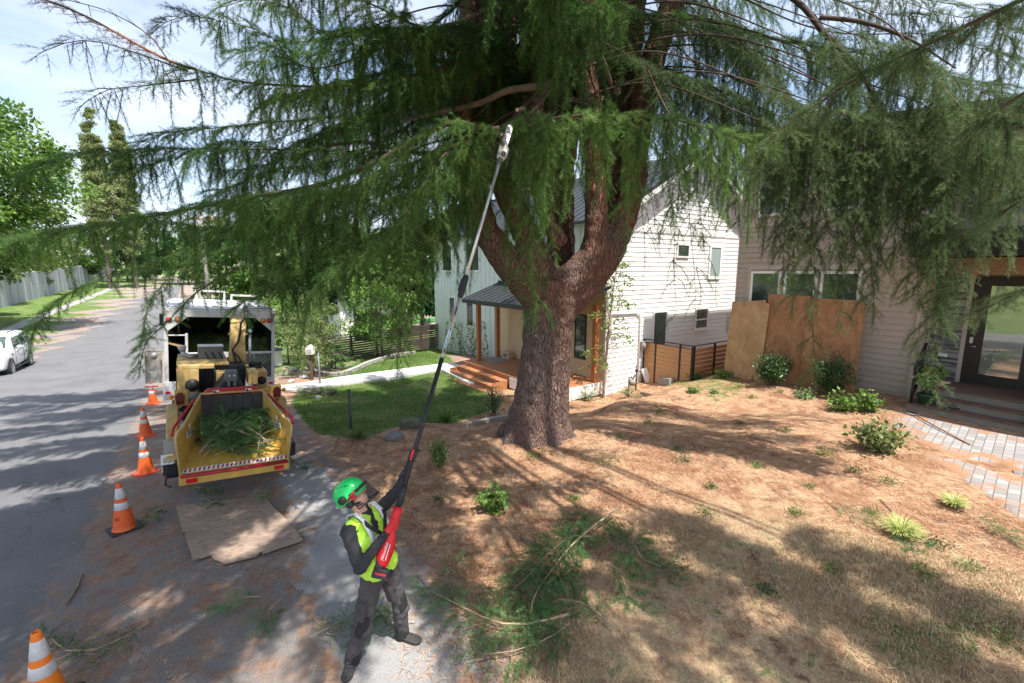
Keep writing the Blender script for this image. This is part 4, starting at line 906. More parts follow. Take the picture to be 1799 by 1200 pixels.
for sgn in (-1, 1):
    for y in (.15, 3.2):
        M_ = Matrix.Translation((sgn*.90, y, .40)) @ Matrix.Rotation(pi/2, 4, 'Y'); b = MB(); b.lathe([(.27, -.13), (.37, -.13), (.40, -.09), (.40, .09), (.37, .13), (.27, .13)], 28, M=M_); wh = b.build('wheel', M_rub, V)
        b = MB(); b.lathe([(.05, .115), (.0, .12)], 12, M=M_ if sgn > 0 else M_ @ Matrix.Rotation(pi, 4, 'X')); b.lathe([(.245, .05), (.27, .13), (.285, .13), (.285, .1)], 28, M=M_ if sgn > 0 else M_ @ Matrix.Rotation(pi, 4, 'X'))
        for k in range(10):
            a = 2*pi*k/10; c_ = Matrix.Rotation(a, 4, 'Z'); M2 = (M_ if sgn > 0 else M_ @ Matrix.Rotation(pi, 4, 'X')) @ c_; b.bx(.03, .26, -.016, .016, .09, .115, M=M2)
        b.build('rim', M_chr, wh)
        b = MB(); M2 = Matrix.Translation((sgn*.86, y, .44)) @ Matrix.Rotation(pi/2, 4, 'Y'); b.lathe([(.0, -.14), (.46, -.14), (.46, .155), (.40, .155)], 28, M=M2 if sgn > 0 else M2 @ Matrix.Rotation(pi, 4, 'X')); b.build('wheel_arch', M_blk, bd)
    b = MB(); b.bx(sgn*.93, sgn*1.04, .65, 2.65, .30, .36); b.build('running_board', M_blk, bd, bevel=.01)
    b = MB(); b.sphere((sgn*1.12, 2.15, 1.30), .11, 12, 8, sc=(1, .6, .75)); b.build('mirror', M_car, V)
    b = MB(); b.tube([(sgn*.66, -.4, 1.94), (sgn*.66, -.3, 1.99), (sgn*.66, 1.5, 2.0), (sgn*.66, 1.6, 1.95)], .018, 6); b.build('roof_rail', M_blk, bd)
    for y in (.98, 2.05): b = MB(); b.bx(sgn*.985, sgn*1.015, y-.12, y+.1, 1.10, 1.13); b.build('door_handle', M_car, bd, bevel=.006)
    b = MB(); b.bx(sgn*.995, sgn*1.008, 2.75, 2.9, .98, 1.06); b.build('side_vent', M_blk, bd)
    b = MB(); b.bx(sgn*.80, sgn*.93, -1.0, -.9, .95, 1.25); b.build('tail_lamp', M_red, bd)
    b = MB()
    for y in (.14, 1.12, 2.4): b.bx(sgn*1.0, sgn*1.0105, y-.006, y+.006, .48, 1.2)
    b.build('door_seam', M_gry, bd)
# ---------------------------------------------------------------- worker with a pole saw
M_skin = paint('skin', (.62, .37, .27), .5, dirt=.25, dark=(.33, .16, .12), sc=20)
M_shirt = paint('charcoal_shirt', (.035, .036, .042), .85, dirt=.4, dark=(.015, .015, .018), sc=12, bump=.3)
M_pants = paint('grey_work_trousers', (.075, .068, .070), .85, dirt=.5, dark=(.035, .032, .034), sc=5, bump=.3)
M_pad = paint('black_trouser_panels', (.018, .018, .02), .7, bump=.2)
M_vest = paint('lime_vest', (.52, .85, .07), .7, dirt=.3, dark=(.34, .62, .05), sc=9, bump=.2)
M_silver = paint('silver_tape', (.72, .73, .74), .35, dirt=.1)
M_boot = paint('dark_boots', (.028, .024, .022), .65, dirt=.5, dark=(.07, .06, .05), sc=9, bump=.4)
M_helm = paint('green_helmet', (.02, .62, .14), .22, dirt=.0); M_glove = paint('red_glove', (.72, .03, .03), .6, bump=.2); M_gloveb = paint('black_glove', (.02, .02, .022), .7, bump=.2)
M_tool = paint('red_tool_plastic', (.70, .012, .02), .35, dirt=.1)
PZ = 0.0
def PV(*p): return Vector(p)
Pn = empty('person', (0, 0, 0), 0, 'worker in a green helmet and lime vest looking up and raising a pole saw', 'person')
hip = PV(-1.20, 3.74, .90); hipR = PV(-1.245, 3.66, .90); hipL = PV(-1.155, 3.83, .90)
kneeR = PV(-1.335, 3.62, .48); ankR = PV(-1.44, 3.60, .10); kneeL = PV(-1.06, 3.86, .50); ankL = PV(-1.055, 3.90, .10)
chest = PV(-1.27, 3.77, 1.22); neck = PV(-1.335, 3.82, 1.43)
shR = PV(-1.42, 3.63, 1.375); shL = PV(-1.235, 3.985, 1.39)
elR = PV(-1.285, 3.515, 1.11); 
TIP = PV(-.065, 5.5, 5.077); P2 = PV(-.907, 3.98, 1.916); PD = (TIP-P2).normalized()
def pole(u): return P2+PD*u                       # metres along the pole from the forward hand
hR = pole(-.60); hL = pole(0.)
Fd = PV(.9, -.43, 0).normalized(); Rd = PV(-.43, -.9, 0).normalized()
elL = (shL+hL)/2+PV(.02, -.02, -.06)
_cd = (PV(0, 0, CAMZ)-hR).normalized(); wrR = hR+(elR-hR).normalized()*.062+_cd*.055; wrL = hL+(elL-hL).normalized()*.085
hd = PV(-1.405, 3.765, 1.63); up_h = PV(-.62, .12, .78).normalized(); fw_h = PV(.70, .10, .71).normalized()   # head tips back, face to the saw
body = [(hd+up_h*.05, .095, hd-up_h*.02, .085), (hd-up_h*.02+fw_h*.03, .075, hd-up_h*.08+fw_h*.05, .048), (hd-up_h*.06-fw_h*.02, .055, neck, .06),
 (hd-up_h*.01+fw_h*.085, .016, hd-up_h*.035+fw_h*.118, .015), (hd-up_h*.075+fw_h*.078, .02, hd-up_h*.075+fw_h*.085, .02),
 (hd-up_h*.03+Rd*.09, .022, hd+up_h*.01+Rd*.092, .02), (neck, .06, chest, .12), (shR, .05, shL, .05), (chest+Rd*.05, .12, hip+Rd*.05, .10), (chest-Rd*.05, .12, hip-Rd*.05, .10),
 (shR, .05, elR, .038), (elR, .038, wrR, .026), (shL, .05, elL, .038), (elL, .038, wrL, .026), (hipR, .08, kneeR, .052), (kneeR, .052, ankR, .038), (hipL, .08, kneeL, .052), (kneeL, .052, ankL, .038)]
def hand(center, wrist, spread_dir, palm_side):
    """palm and five fingers closed round the pole"""
    caps = []; ax = PD; tow = (wrist-center); tow = (tow-ax*tow.dot(ax)).normalized(); side = ax.cross(tow).normalized()*palm_side
    pc = center+tow*.034; caps.append((wrist, .027, pc, .026)); R_ = .036
    for k, (off, ln, r) in enumerate(((-.036, .92, .0088), (-.012, 1.0, .0095), (.012, .97, .0095), (.036, .86, .0085))):
        o = center+ax*off; caps.append((pc+ax*off*.5, .019, o+tow*R_*.9+side*.012, .012)); pr = None
        for j in range(5):
            a = (-.15+j*.92*ln); p = o+tow*cos(a)*R_+side*sin(a)*R_
            if pr is not None: caps.append((pr, r, p, r*.95))
            pr = p
    th = [pc+ax*.025-side*.01, center+ax*.045+tow*.012-side*R_, center+ax*.05-tow*.022-side*R_*.75, center+ax*.035-tow*.036-side*.010]
    for a, c in zip(th[:-1], th[1:]): caps.append((a, .0125, c, .0105))
    return caps
body_o = blob('body', body+hand(hR, wrR, None, 1)+hand(hL, wrL, None, 1), M_skin, Pn, .0075, 1, 10)
# face details
fc = hd+fw_h*.088
b = MB()
for s in (-1, 1):
    e = hd+fw_h*.083+Rd*.033*s+up_h*.012; b.sphere(e, .0125, 10, 8)
eyes = b.build('eyes', paint('eye_white', (.5, .48, .46), .2), body_o)
b = MB(); 
for s in (-1, 1): b.tube([hd+fw_h*.095+Rd*(.015*s)+up_h*.036, hd+fw_h*.096+Rd*(.033*s)+up_h*.04, hd+fw_h*.084+Rd*(.052*s)+up_h*.032], .0045, 6)
hairm = paint('dark_hair', (.03, .02, .015), .8); b.build('eyebrows', hairm, body_o)
blob('beard', [(hd-up_h*.075+fw_h*.066+Rd*.02, .022, hd-up_h*.075+fw_h*.066-Rd*.02, .022), (hd-up_h*.085+fw_h*.045+Rd*.055, .018, hd-up_h*.075+fw_h*.075, .018), (hd-up_h*.085+fw_h*.045-Rd*.055, .018, hd-up_h*.075+fw_h*.075, .018), (hd-up_h*.085+fw_h*.045+Rd*.055, .018, hd-up_h*.03+fw_h*.01+Rd*.082, .012)], hairm, body_o, .007, 1)
b = MB(); b.tube([hd+fw_h*.101+Rd*.02-up_h*.056, hd+fw_h*.107-up_h*.053, hd+fw_h*.101-Rd*.02-up_h*.056], .0045, 6); b.build('mouth', paint('lips', (.35, .12, .10), .5), body_o)
# clothes
shirt = blob('shirt', [(neck+(hd-neck)*.18, .066, neck, .075), (neck, .075, chest, .13), (shR, .062, shL, .062), (chest+Rd*.055, .128, hip+Rd*.055+PV(0, 0, .02), .112), (chest-Rd*.055, .128, hip-Rd*.055+PV(0, 0, .02), .112),
 (shR, .064, elR, .054), (elR, .055, wrR+(elR-wrR)*.12, .038), (shL, .064, elL, .052), (elL, .052, wrL+(elL-wrL)*.10, .036),
 (shR+(elR-shR)*.4, .062, shR+(elR-shR)*.5, .060), (elR+(wrR-elR)*.2, .053, elR+(wrR-elR)*.3, .050), (elL+(shL-elL)*.3, .055, elL+(shL-elL)*.4, .055)], M_shirt, body_o, .009, 2)
wr_ = shirt.modifiers.new('folds', 'DISPLACE'); tx = bpy.data.textures.new('folds', 'CLOUDS'); tx.noise_scale = .05; tx.noise_depth = 1; wr_.texture = tx; wr_.strength = .026; wr_.mid_level = .5; wr_.texture_coords = 'GLOBAL'
pants = blob('trousers', [(hip+Rd*.05+PV(0, 0, .03), .118, hipR, .10), (hip-Rd*.05+PV(0, 0, .03), .118, hipL, .10), (hipR, .104, kneeR, .072), (kneeR, .072, ankR+PV(0, 0, .04), .062), (hipL, .104, kneeL, .072), (kneeL, .074, ankL+PV(0, 0, .04), .062), (hipR, .09, hipL, .09),
 (kneeR+PV(.02, -.02, -.05), .066, kneeR+PV(.0, -.0, -.09), .066), (kneeL+PV(.02, 0, -.06), .068, kneeL+PV(.0, -.0, -.1), .066)], M_pants, body_o, .010, 2)
wr_ = pants.modifiers.new('folds', 'DISPLACE'); tx = bpy.data.textures.new('folds2', 'CLOUDS'); tx.noise_scale = .065; tx.noise_depth = 1; wr_.texture = tx; wr_.strength = .028; wr_.mid_level = .5; wr_.texture_coords = 'GLOBAL'
for nm, k, a, h_ in (('r', kneeR, ankR, hipR), ('l', kneeL, ankL, hipL)):
    f = PV(.10, -.30, 0).normalized()*.028 if nm == 'r' else Fd*.024
    blob('knee_panel', [(k+(h_-k)*.22+f, .062, k+(a-k)*.12+f, .060)], M_pad, pants, .009, 2)
    blob('cuff', [(a+(k-a)*.30, .064, a+(k-a)*.10, .066)], M_pad, pants, .009, 2)
blob('pocket', [(hipR+(kneeR-hipR)*.45+Rd*.035, .062, hipR+(kneeR-hipR)*.7+Rd*.03, .056)], M_pants, pants, .01, 2)
for nm, a, d in (('boot', ankR, PV(.08, -1, 0).normalized()), ('boot', ankL, PV(.93, -.36, 0).normalized())):
    bt = blob('boot', [(a+PV(0, 0, .09), .058, a-PV(0, 0, .02), .056), (a-PV(0, 0, .03)-d*.03, .055, a-PV(0, 0, .045)+d*.06, .052), (a-PV(0, 0, .04)+d*.06, .052, a-PV(0, 0, .055)+d*.15, .046), (a-PV(0, 0, .055)+d*.12+d.cross(PV(0, 0, 1))*.012, .044, a-PV(0, 0, .058)+d*.165, .042)], M_boot, body_o, .008, 2)
    c_ = d.cross(PV(0, 0, 1)); b = MB(); poly = [(-.085, -.035), (-.085, .035), (-.03, .045), (.08, .05), (.16, .05), (.205, .025), (.205, -.025), (.16, -.05), (.08, -.05), (-.03, -.042)]
    vs = [a+d*p[0]+c_*p[1] for p in poly]; g0 = ghs(a.x, a.y)+.018
    b.add([(v.x, v.y, g0) for v in vs]+[(v.x, v.y, g0+.03) for v in vs], [tuple(range(10)), tuple(range(10, 20))]+[(i, (i+1) % 10, 10+(i+1) % 10, 10+i) for i in range(10)]); b.build('sole', M_rub, bt, bevel=.006)
    b = MB()
    for j in range(5): p = a+PV(0, 0, .06-j*.018)+d*(.056+j*.012); b.tube([p-c_*.028, p+c_*.028], .004, 5)
    b.build('laces', M_gry, bt)
vest = blob('vest', [(neck+PV(.03, -.0, -.045)+Rd*.06, .082, hip+Rd*.06+PV(0, 0, .10), .132), (neck+PV(.03, 0, -.045)-Rd*.06, .082, hip-Rd*.06+PV(0, 0, .10), .132), (chest+Rd*.06, .145, hip+Rd*.06+PV(0, 0, .10), .134), (chest-Rd*.06, .145, hip-Rd*.06+PV(0, 0, .10), .134), (shR+(shL-shR)*.12, .066, shR+(shL-shR)*.3, .074), (shL+(shR-shL)*.12, .066, shL+(shR-shL)*.3, .074)], M_vest, body_o, .009, 2)
wr_ = vest.modifiers.new('folds', 'DISPLACE'); wr_.texture = tx; wr_.strength = .028; wr_.mid_level = .5; wr_.texture_coords = 'GLOBAL'
# tape bands around the trunk and over the shoulders: rings slightly proud of the vest
ua = (neck-hip).normalized()
def ring(c, rx, ry, w, name, mat, u=ua):
    b = MB(); n = 36; r_ = (Rd-u*Rd.dot(u)).normalized(); f_ = u.cross(r_).normalized(); vs = []
    for k in range(n):
        a = 2*pi*k/n
        for dz, o in ((-w/2, 0), (w/2, 0), (w/2, .006), (-w/2, .006)): vs.append(c+u*dz+r_*cos(a)*(rx+o)+f_*sin(a)*(ry+o))
    fs = [(k*4+j, k*4+(j+1) % 4, ((k+1) % n)*4+(j+1) % 4, ((k+1) % n)*4+j) for k in range(n) for j in range(4)]
    b.add(vs, fs, smooth=True); return b.build(name, mat, vest)
ring(hip+ua*.185, .205, .150, .05, 'reflective_tape', M_silver); ring(hip+ua*.345, .212, .158, .05, 'reflective_tape', M_silver)
for s in (-1, 1):
    c0 = neck+Rd*.105*s; b = MB(); path = [c0+Fd*.165-ua*.22, c0+Fd*.145-ua*.10, c0+Fd*.10+ua*.015, c0+Fd*.02+ua*.055, c0-Fd*.07+ua*.02, c0-Fd*.12-ua*.1]
    vs = []; 
    for i, p in enumerate(path): vs += [p-Rd*.024, p+Rd*.024]
    b.add(vs, [(2*i, 2*i+1, 2*i+3, 2*i+2) for i in range(len(path)-1)], smooth=True); o = b.build('shoulder_tape', M_silver, vest, fix=False); q = o.modifiers.new('t', 'SOLIDIFY'); q.thickness = .006
for s in (-1, 1):
    b = MB(); p0 = neck+Rd*.11*s+Fd*.14-ua*.02; p1 = chest-Rd*.10*s+Fd*.165-ua*.05
    b.tube([p0-Fd*.10+ua*.06, p0, (p0+p1)/2+Fd*.035, p1], [.018]*4, 6, sq=.35); b.build('harness_strap', M_pad, vest)
ring(hip+ua*.005, .148, .125, .035, 'belt', M_pad)
b = MB(); q_ = chest+Fd*.172-Rd*.09-ua*.10; b.box(q_, (.05, .012, .035), rz=math.atan2(Fd.x, -Fd.y)*-1); b.build('name_tag', M_redp, vest, bevel=.003)
for k_, a_ in ((kneeR, hipR), (kneeL, hipL)):
    p_ = k_+(a_-k_)*.42+Rd*.082; blob('cargo_pocket', [(p_+(a_-k_)*.16, .030, p_-(a_-k_)*.14, .030), (p_+(a_-k_)*.16+Fd*.04, .028, p_-(a_-k_)*.14+Fd*.04, .028)], M_pants, pants, .008, 1)
# helmet
Mh = Matrix((( *Rd, 0), (*fw_h, 0), (*up_h, 0), (0, 0, 0, 1))).to_3x3().transposed()
fwp = (fw_h-up_h*fw_h.dot(up_h)).normalized(); rdp = up_h.cross(fwp).normalized()*-1
Mh = Matrix((rdp, fwp, up_h)).transposed().to_4x4(); Mh.translation = hd+up_h*.03-fwp*.008
b = MB(); pr = []
for i in range(13):
    th = pi/2*i/12; pr.append((.128*sin(th)**.9 if i else 0, .135*cos(th)**.9))
b.lathe([(r, z) for r, z in pr]+[(.131, -.015), (.127, -.045), (.120, -.046), (.118, 0)], 32, M=Mh @ Matrix.Diagonal((.92, 1.12, 1, 1)))
for k in range(3): x = (k-1)*.042; b.tube([Mh @ Vector((x, .09, .075)), Mh @ Vector((x, .03, .128-.01*abs(k-1))), Mh @ Vector((x, -.06, .122-.01*abs(k-1))), Mh @ Vector((x, -.115, .07))], [.006, .010, .010, .006], 6)
hm = b.build('helmet', M_helm, body_o)
b = MB(); b.tube([Mh @ Vector((.10, .105, -.01)), Mh @ Vector((.05, .150, .0)), Mh @ Vector((-.05, .150, .0)), Mh @ Vector((-.10, .105, -.01))], .012, 8); b.build('peak', M_blk, hm)
b = MB()
for k in range(5):
    for s in (-1, 1): c_ = Mh @ Vector((s*(.075+.006*k), -.02+.022*k, .108-.008*k)); b.sphere(c_, .006, 6, 5)
b.build('vent_holes', M_ink, hm)
for s in (-1, 1):
    b = MB(); b.lathe([(0, .03), (.03, .03), (.036, .02), (.036, 0), (0, 0)], 16, M=Mh @ Matrix.Translation((s*.115, -.03, .0)) @ Matrix.Rotation(s*pi/2, 4, 'Y')); b.build('ear_muff_knob', M_blk, hm)
    b = MB(); b.lathe([(0, .022), (.027, .02), (.034, .008), (.034, 0), (0, 0)], 16, M=Mh @ Matrix.Translation((s*.098, -.01, -.068)) @ Matrix.Rotation(s*pi/2, 4, 'Y')); b.build('ear_muff', M_blk, hm)
    b = MB(); b.tube([Mh @ Vector((s*.118, .0, -.03)), Mh @ Vector((s*.128, .06, -.012)), Mh @ Vector((s*.115, .10, .004))], .010, 6); b.bx(-.012, .012, -.02, .03, -.01, .012, M=Mh @ Matrix.Translation((s*.126, .06, -.04))); b.build('visor_hinge', M_redp, hm)
    b = MB(); b.tube([Mh @ Vector((s*.11, -.01, -.05)), Mh @ Vector((s*.085, .03, -.12)), Mh @ Vector((0, .06, -.145))], .006, 6); b.build('chin_strap', M_blk, hm)
# mesh visor: curved frame with fine mesh
msh = NT('visor_mesh'); ck = msh.n('TexBrick'); ck.inputs['Scale'].default_value = 1; ck.offset = 0; ck.inputs['Brick Width'].default_value = .0045; ck.inputs['Row Height'].default_value = .0045; ck.inputs['Mortar Size'].default_value = .0009
msh.l(msh.coord(kind='UV'), ck.inputs[0]); msh.set((.02, .02, .022), .6); msh.l(msh.math('ADD', msh.math('MULTIPLY', ck.outputs[1], .35), .05), msh.b.inputs['Alpha'])
b = MB(); n = 16; vs = []
for j in range(5):
    for k in range(n+1):
        a = pi*(.06+.88*k/n); r_ = .125+.02*(j/4); vs.append(Mh @ Vector((cos(a)*r_*.95, sin(a)*r_*1.32+.01, .0-.145*j/4)))
b.add(vs, [(j*(n+1)+k, j*(n+1)+k+1, (j+1)*(n+1)+k+1, (j+1)*(n+1)+k) for j in range(4) for k in range(n)], smooth=True)
vz = b.build('visor', msh.m, hm, fix=False); me = vz.data; uv = me.uv_layers.new(name='u')
for p in me.polygons:
    for li in p.loop_indices: vi = me.loops[li].vertex_index; uv.data[li].uv = ((vi % (n+1))*.022, (vi//(n+1))*.036)
b = MB(); top = vs[0:n+1]; bot = vs[4*(n+1):5*(n+1)]; b.tube(bot, .006, 6); b.tube(top, .007, 6); b.tube([top[0], vs[2*(n+1)], bot[0]], .006, 6); b.tube([top[-1], vs[2*(n+1)+n], bot[-1]], .006, 6); b.build('visor_frame', M_blk, vz)
# gloves: slightly thicker than the hands
def grow(caps, g): return [(a, r0+g, c, r1+g) for a, r0, c, r1 in caps]
gR = blob('glove', grow(hand(hR, wrR, None, 1), .0035)+[(wrR, .033, wrR+(elR-wrR).normalized()*.05, .036)], M_glove, body_o, .006, 1, 10)
gL = blob('glove', grow(hand(hL, wrL, None, 1), .0035)+[(wrL, .033, wrL+(elL-wrL).normalized()*.05, .036)], M_gloveb, body_o, .006, 1, 10)
b = MB(); tw = (wrL-hL); tw = (tw-PD*tw.dot(PD)).normalized(); sd_ = PD.cross(tw).normalized()
for off in (-.036, -.012, .012, .036):
    a = 2.5; p = hL+PD*off+tw*cos(a)*.04+sd_*sin(a)*.04; b.sphere(p, .0135, 8, 6)
b.build('red_fingertips', M_glove, gL)

# ---------------------------------------------------------------- pole saw, held by the worker
q = PD.to_track_quat('Z', 'Y'); Ms = Matrix.Translation(P2) @ q.to_matrix().to_4x4()
PSW = empty('pole_saw', tuple(P2), 0, 'long cordless pole saw with a red motor unit held up into the branches', 'pole saw'); PSW.rotation_mode = 'QUATERNION'; PSW.rotation_quaternion = q
# local: z along the pole, hand at 0.  choose local x so that it faces the camera
Lr = (TIP-P2).length
cdir = q.inverted() @ (Vector((0, 0, CAMZ))-P2); ca = math.atan2(cdir.y, cdir.x); Rz = Matrix.Rotation(ca, 4, 'Z')     # +x now looks to the camera
M_alu = paint('aluminium_pole', (.72, .72, .71), .28, .65); M_blkp = paint('black_pole_sleeve', (.022, .022, .026), .5)
b = MB(); b.tube([(0, 0, -.50), (0, 0, .95)], .0215, 16); b.tube([(0, 0, -.45), (0, 0, -.28)], .030, 16); b.build('lower_pole', M_blkp, PSW)
b = MB(); b.tube([(0, 0, .95), (0, 0, 1.62)], .0175, 16); b.tube([(0, 0, 1.8), (0, 0, Lr-.36)], .0165, 16); b.build('upper_pole', M_alu, PSW)
b = MB(); b.tube([(0, 0, 1.60), (0, 0, 1.62), (0, 0, 1.66), (0, 0, 1.84), (0, 0, 1.86)], [.020, .03, .033, .033, .02], 16); b.bx(-.02, .02, -.045, -.02, 1.68, 1.80, M=Rz); b.build('coupler', M_blkp, PSW, bevel=0)
b = MB(); b.tube([(0, 0, .955), (0, 0, 1.6)], .0183, 16); 
b = MB(); b.bx(.0165, .0185, -.006, .008, 1.0, 1.5, M=Rz); lb = b.build('sticker', M_blkp, PSW)
b = MB(); b.bx(.0187, .0192, -.005, .007, 1.05, 1.14, M=Rz, mi=0); b.bx(.0187, .0192, -.005, .007, 1.15, 1.24, M=Rz, mi=0); b.bx(.0187, .0192, -.004, .005, 1.27, 1.40, M=Rz, mi=1); b.build('sticker_mark', [paint('sky_blue', (.15, .5, .75), .5), M_yel], lb)
# motor unit: body swells below the rear hand
secs = [(-.46, .030, .030), (-.50, .036, .034), (-.56, .038, .032), (-.63, .034, .032), (-.66, .030, .028), (-.70, .040, .040), (-.76, .060, .053), (-.83, .066, .056), (-.90, .058, .050), (-.94, .046, .043), (-.96, .03, .03)]
b = MB(); n = 20; vs = []
for z, rx, ry in secs:
    for k in range(n): a = 2*pi*k/n; vs.append(Rz @ Vector((cos(a)*rx*1.0, sin(a)*ry*1.25, z)))
b.add(vs, [(i*n+k, i*n+(k+1) % n, (i+1)*n+(k+1) % n, (i+1)*n+k) for i in range(len(secs)-1) for k in range(n)]+[tuple(range((len(secs)-1)*n, len(secs)*n)), tuple(range(n))[::-1]], smooth=True)
mu = b.build('motor_housing', M_tool, PSW)
b = MB(); b.bx(-.035, .055, -.055, .075, -1.045, -.965, M=Rz); bt_ = b.build('battery', M_blkp, PSW, bevel=.01)
b = MB(); b.bx(.0555, .0565, -.03, .06, -1.015, -.997, M=Rz); b.build('battery_stripe', M_tool, bt_)
b = MB(); b.bx(-.04, .045, -.05, .02, -.975, -.90, M=Rz); b.build('battery_foot', M_blkp, PSW, bevel=.01)
# script style word and lightning stroke on the housing
Mt = Rz @ Matrix.Translation((.0705, .0, -.925)) @ Matrix((((0, 0, 1, 0)), (0, 1, 0, 0), (-1, 0, 0, 0), (0, 0, 0, 1)))
Mt = Rz @ Matrix.Translation((.0715, -.005, -.825)) @ Matrix(((0, 0, 1, 0), (0, 1, 0, 0), (-1, 0, 0, 0), (0, 0, 0, 1))) @ Matrix.Rotation(pi, 4, 'Z')
text('brand_lettering', 'Milwaukee', .034, Mt, M_lbl, mu, .0008, shear=.4)
b = MB(); b.bx(.068, .0715, .02, .026, -.89, -.76, M=Rz); b.build('lightning_mark', M_lbl, mu)
# saw head
b = MB(); b.tube([(0, 0, Lr-.36), (0, 0, Lr-.34), (0, 0, Lr-.26), (0, 0, Lr-.24)], [.018, .026, .026, .022], 14); b.build('head_clamp', M_gry, PSW)
b = MB()
pr = [(-.045, -.26), (.03, -.28), (.06, -.22), (.062, -.13), (.02, -.075), (-.03, -.08), (-.055, -.13), (-.052, -.22)]
b.prism([(y, Lr+z) for y, z in pr], -.04, .035, 'x', M=Rz); hs = b.build('gear_case', paint('cream_gear_case', (.62, .60, .54), .4), PSW, bevel=.014)
b = MB(); b.lathe([(0, .02), (.02, .02), (.024, 0)], 12, M=Rz @ Matrix.Translation((.036, -.02, Lr-.11)) @ Matrix.Rotation(pi/2, 4, 'Y')); b.lathe([(0, .03), (.026, .028), (.03, 0)], 12, M=Rz @ Matrix.Translation((.036, .015, Lr-.235)) @ Matrix.Rotation(pi/2, 4, 'Y')); b.bx(.035, .045, -.05, -.02, Lr-.25, Lr-.2, M=Rz); b.build('knob', M_gry, hs)
b = MB(); n = 10; out = [(-.034, -.08), (-.034, .17)]+[(-.034*cos(pi*k/n), .17+.034*sin(pi*k/n)) for k in range(1, n)]+[(.034, .17), (.034, -.08)]
b.prism([(y, Lr+z) for y, z in out], -.0025, .0025, 'x', M=Rz); br_ = b.build('guide_bar', paint('bar_steel', (.55, .55, .56), .35, .6), PSW)
b = MB(); out2 = [(-.037, -.09), (-.037, .17)]+[(-.037*cos(pi*k/n), .17+.037*sin(pi*k/n)) for k in range(1, n)]+[(.037, .17), (.037, -.09)]
pts = [Rz @ Vector((0, y, Lr+z)) for y, z in out2]; b.tube(pts, .0045, 6); b.build('saw_chain', M_gry, br_)
b = MB(); b.tube([Rz @ Vector((-.01, .075, Lr-.3)), Rz @ Vector((-.02, .08, Lr-.2)), Rz @ Vector((-.01, .06, Lr-.1))], .005, 6); b.build('hanging_hook', M_gry, hs)
# where branches added out of view are to shade the ground (photo pixel, height above ground, length, width)
SHADE = [((40,760),8.5,3.2,1.2),((150,780),8.5,3.0,1.2),((60,900),8.,3.,1.2),((180,880),8.,2.6,1.2),((60,1050),7.5,2.6,1.2),((190,1020),7.5,2.4,1.1),((230,720),9,3,1.2),
 ((330,760),8.5,2.6,1.1),((400,720),8.5,2.6,1.),((330,950),7.5,2.4,1.),((430,900),7.5,2.4,1.),((300,1120),7,2.2,1.),((450,1060),7,2.2,1.),((560,930),7.5,2.4,.8),((640,1000),7.5,2.2,.8),((720,900),7.5,2.2,.7),((800,1040),7,1.8,.6),
 ((920,1010),7,2.0,.55),((1080,965),7,1.8,.5),((1180,1050),6.8,2.0,.55),((1330,990),6.8,2.0,.45),((1450,1070),6.8,2.2,.55),((1680,1070),6.8,2.0,.5),((900,870),7.5,1.6,.5),
 ((90,700),9,3.4,1.3),((0,840),8.5,3.4,1.3),((120,820),8.5,3.,1.3),((130,960),8,3.,1.3),((10,960),8,3.,1.3),((240,800),8.5,2.8,1.2),((180,700),9,3.,1.2),((250,900),8,2.6,1.2),((280,860),8,2.4,1.1),((390,830),8,2.2,1.),((120,1150),7.5,2.6,1.2),
 ((1000,1150),7,2.,.6),((1120,1140),7,2.,.5),((1400,1150),7,2.,.5),((1600,1130),7,2.,.55),((1250,960),7,1.8,.5),((760,950),7.5,1.8,.6),((1560,1010),7,1.8,.5),
 ((60,830),8.5,3.,1.3),((200,960),8,2.6,1.2),((40,1000),8,3.,1.3),((150,730),9,3.,1.3),((30,720),9,3.2,1.3),((110,900),8.5,2.8,1.2),((240,690),9,2.6,1.2)]
# ---------------------------------------------------------------- foliage machinery
def leaf_mat(name, stops, trans=.35, rough=.5):
    t = NT(name); col = t.ramp(t.attr('tint'), stops)
    t.set(col, rough); t.b.inputs['Specular IOR Level'].default_value = .35
    tr = t.n('BsdfTranslucent'); t.l(t.mix(.5, col, t.mix(1., col, (.9, 1., .35), 'MULTIPLY')), tr.inputs[0]); ms = t.n('MixShader'); ms.inputs[0].default_value = trans
    t.l(t.b.outputs[0], ms.inputs[1]); t.l(tr.outputs[0], ms.inputs[2]); t.l(ms.outputs[0], t.t.nodes['Material Output'].inputs[0]); return t.m
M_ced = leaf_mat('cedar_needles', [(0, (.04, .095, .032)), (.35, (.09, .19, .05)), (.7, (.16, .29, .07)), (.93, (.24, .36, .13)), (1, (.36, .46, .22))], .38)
M_cedr = leaf_mat('cedar_needles_greyer', [(0, (.045, .085, .04)), (.4, (.10, .165, .065)), (.8, (.19, .26, .115)), (1, (.34, .40, .22))], .35)
M_dead = leaf_mat('dead_needles', [(0, (.10, .035, .02)), (.6, (.26, .11, .06)), (1, (.38, .22, .14))], .2)
M_twig = paint('twig_bark', (.095, .062, .045), .85, dirt=.6, dark=(.07, .045, .035), sc=14)
M_twigl = paint('pale_twig', (.42, .31, .20), .8, dirt=.5, dark=(.22, .15, .09), sc=14)
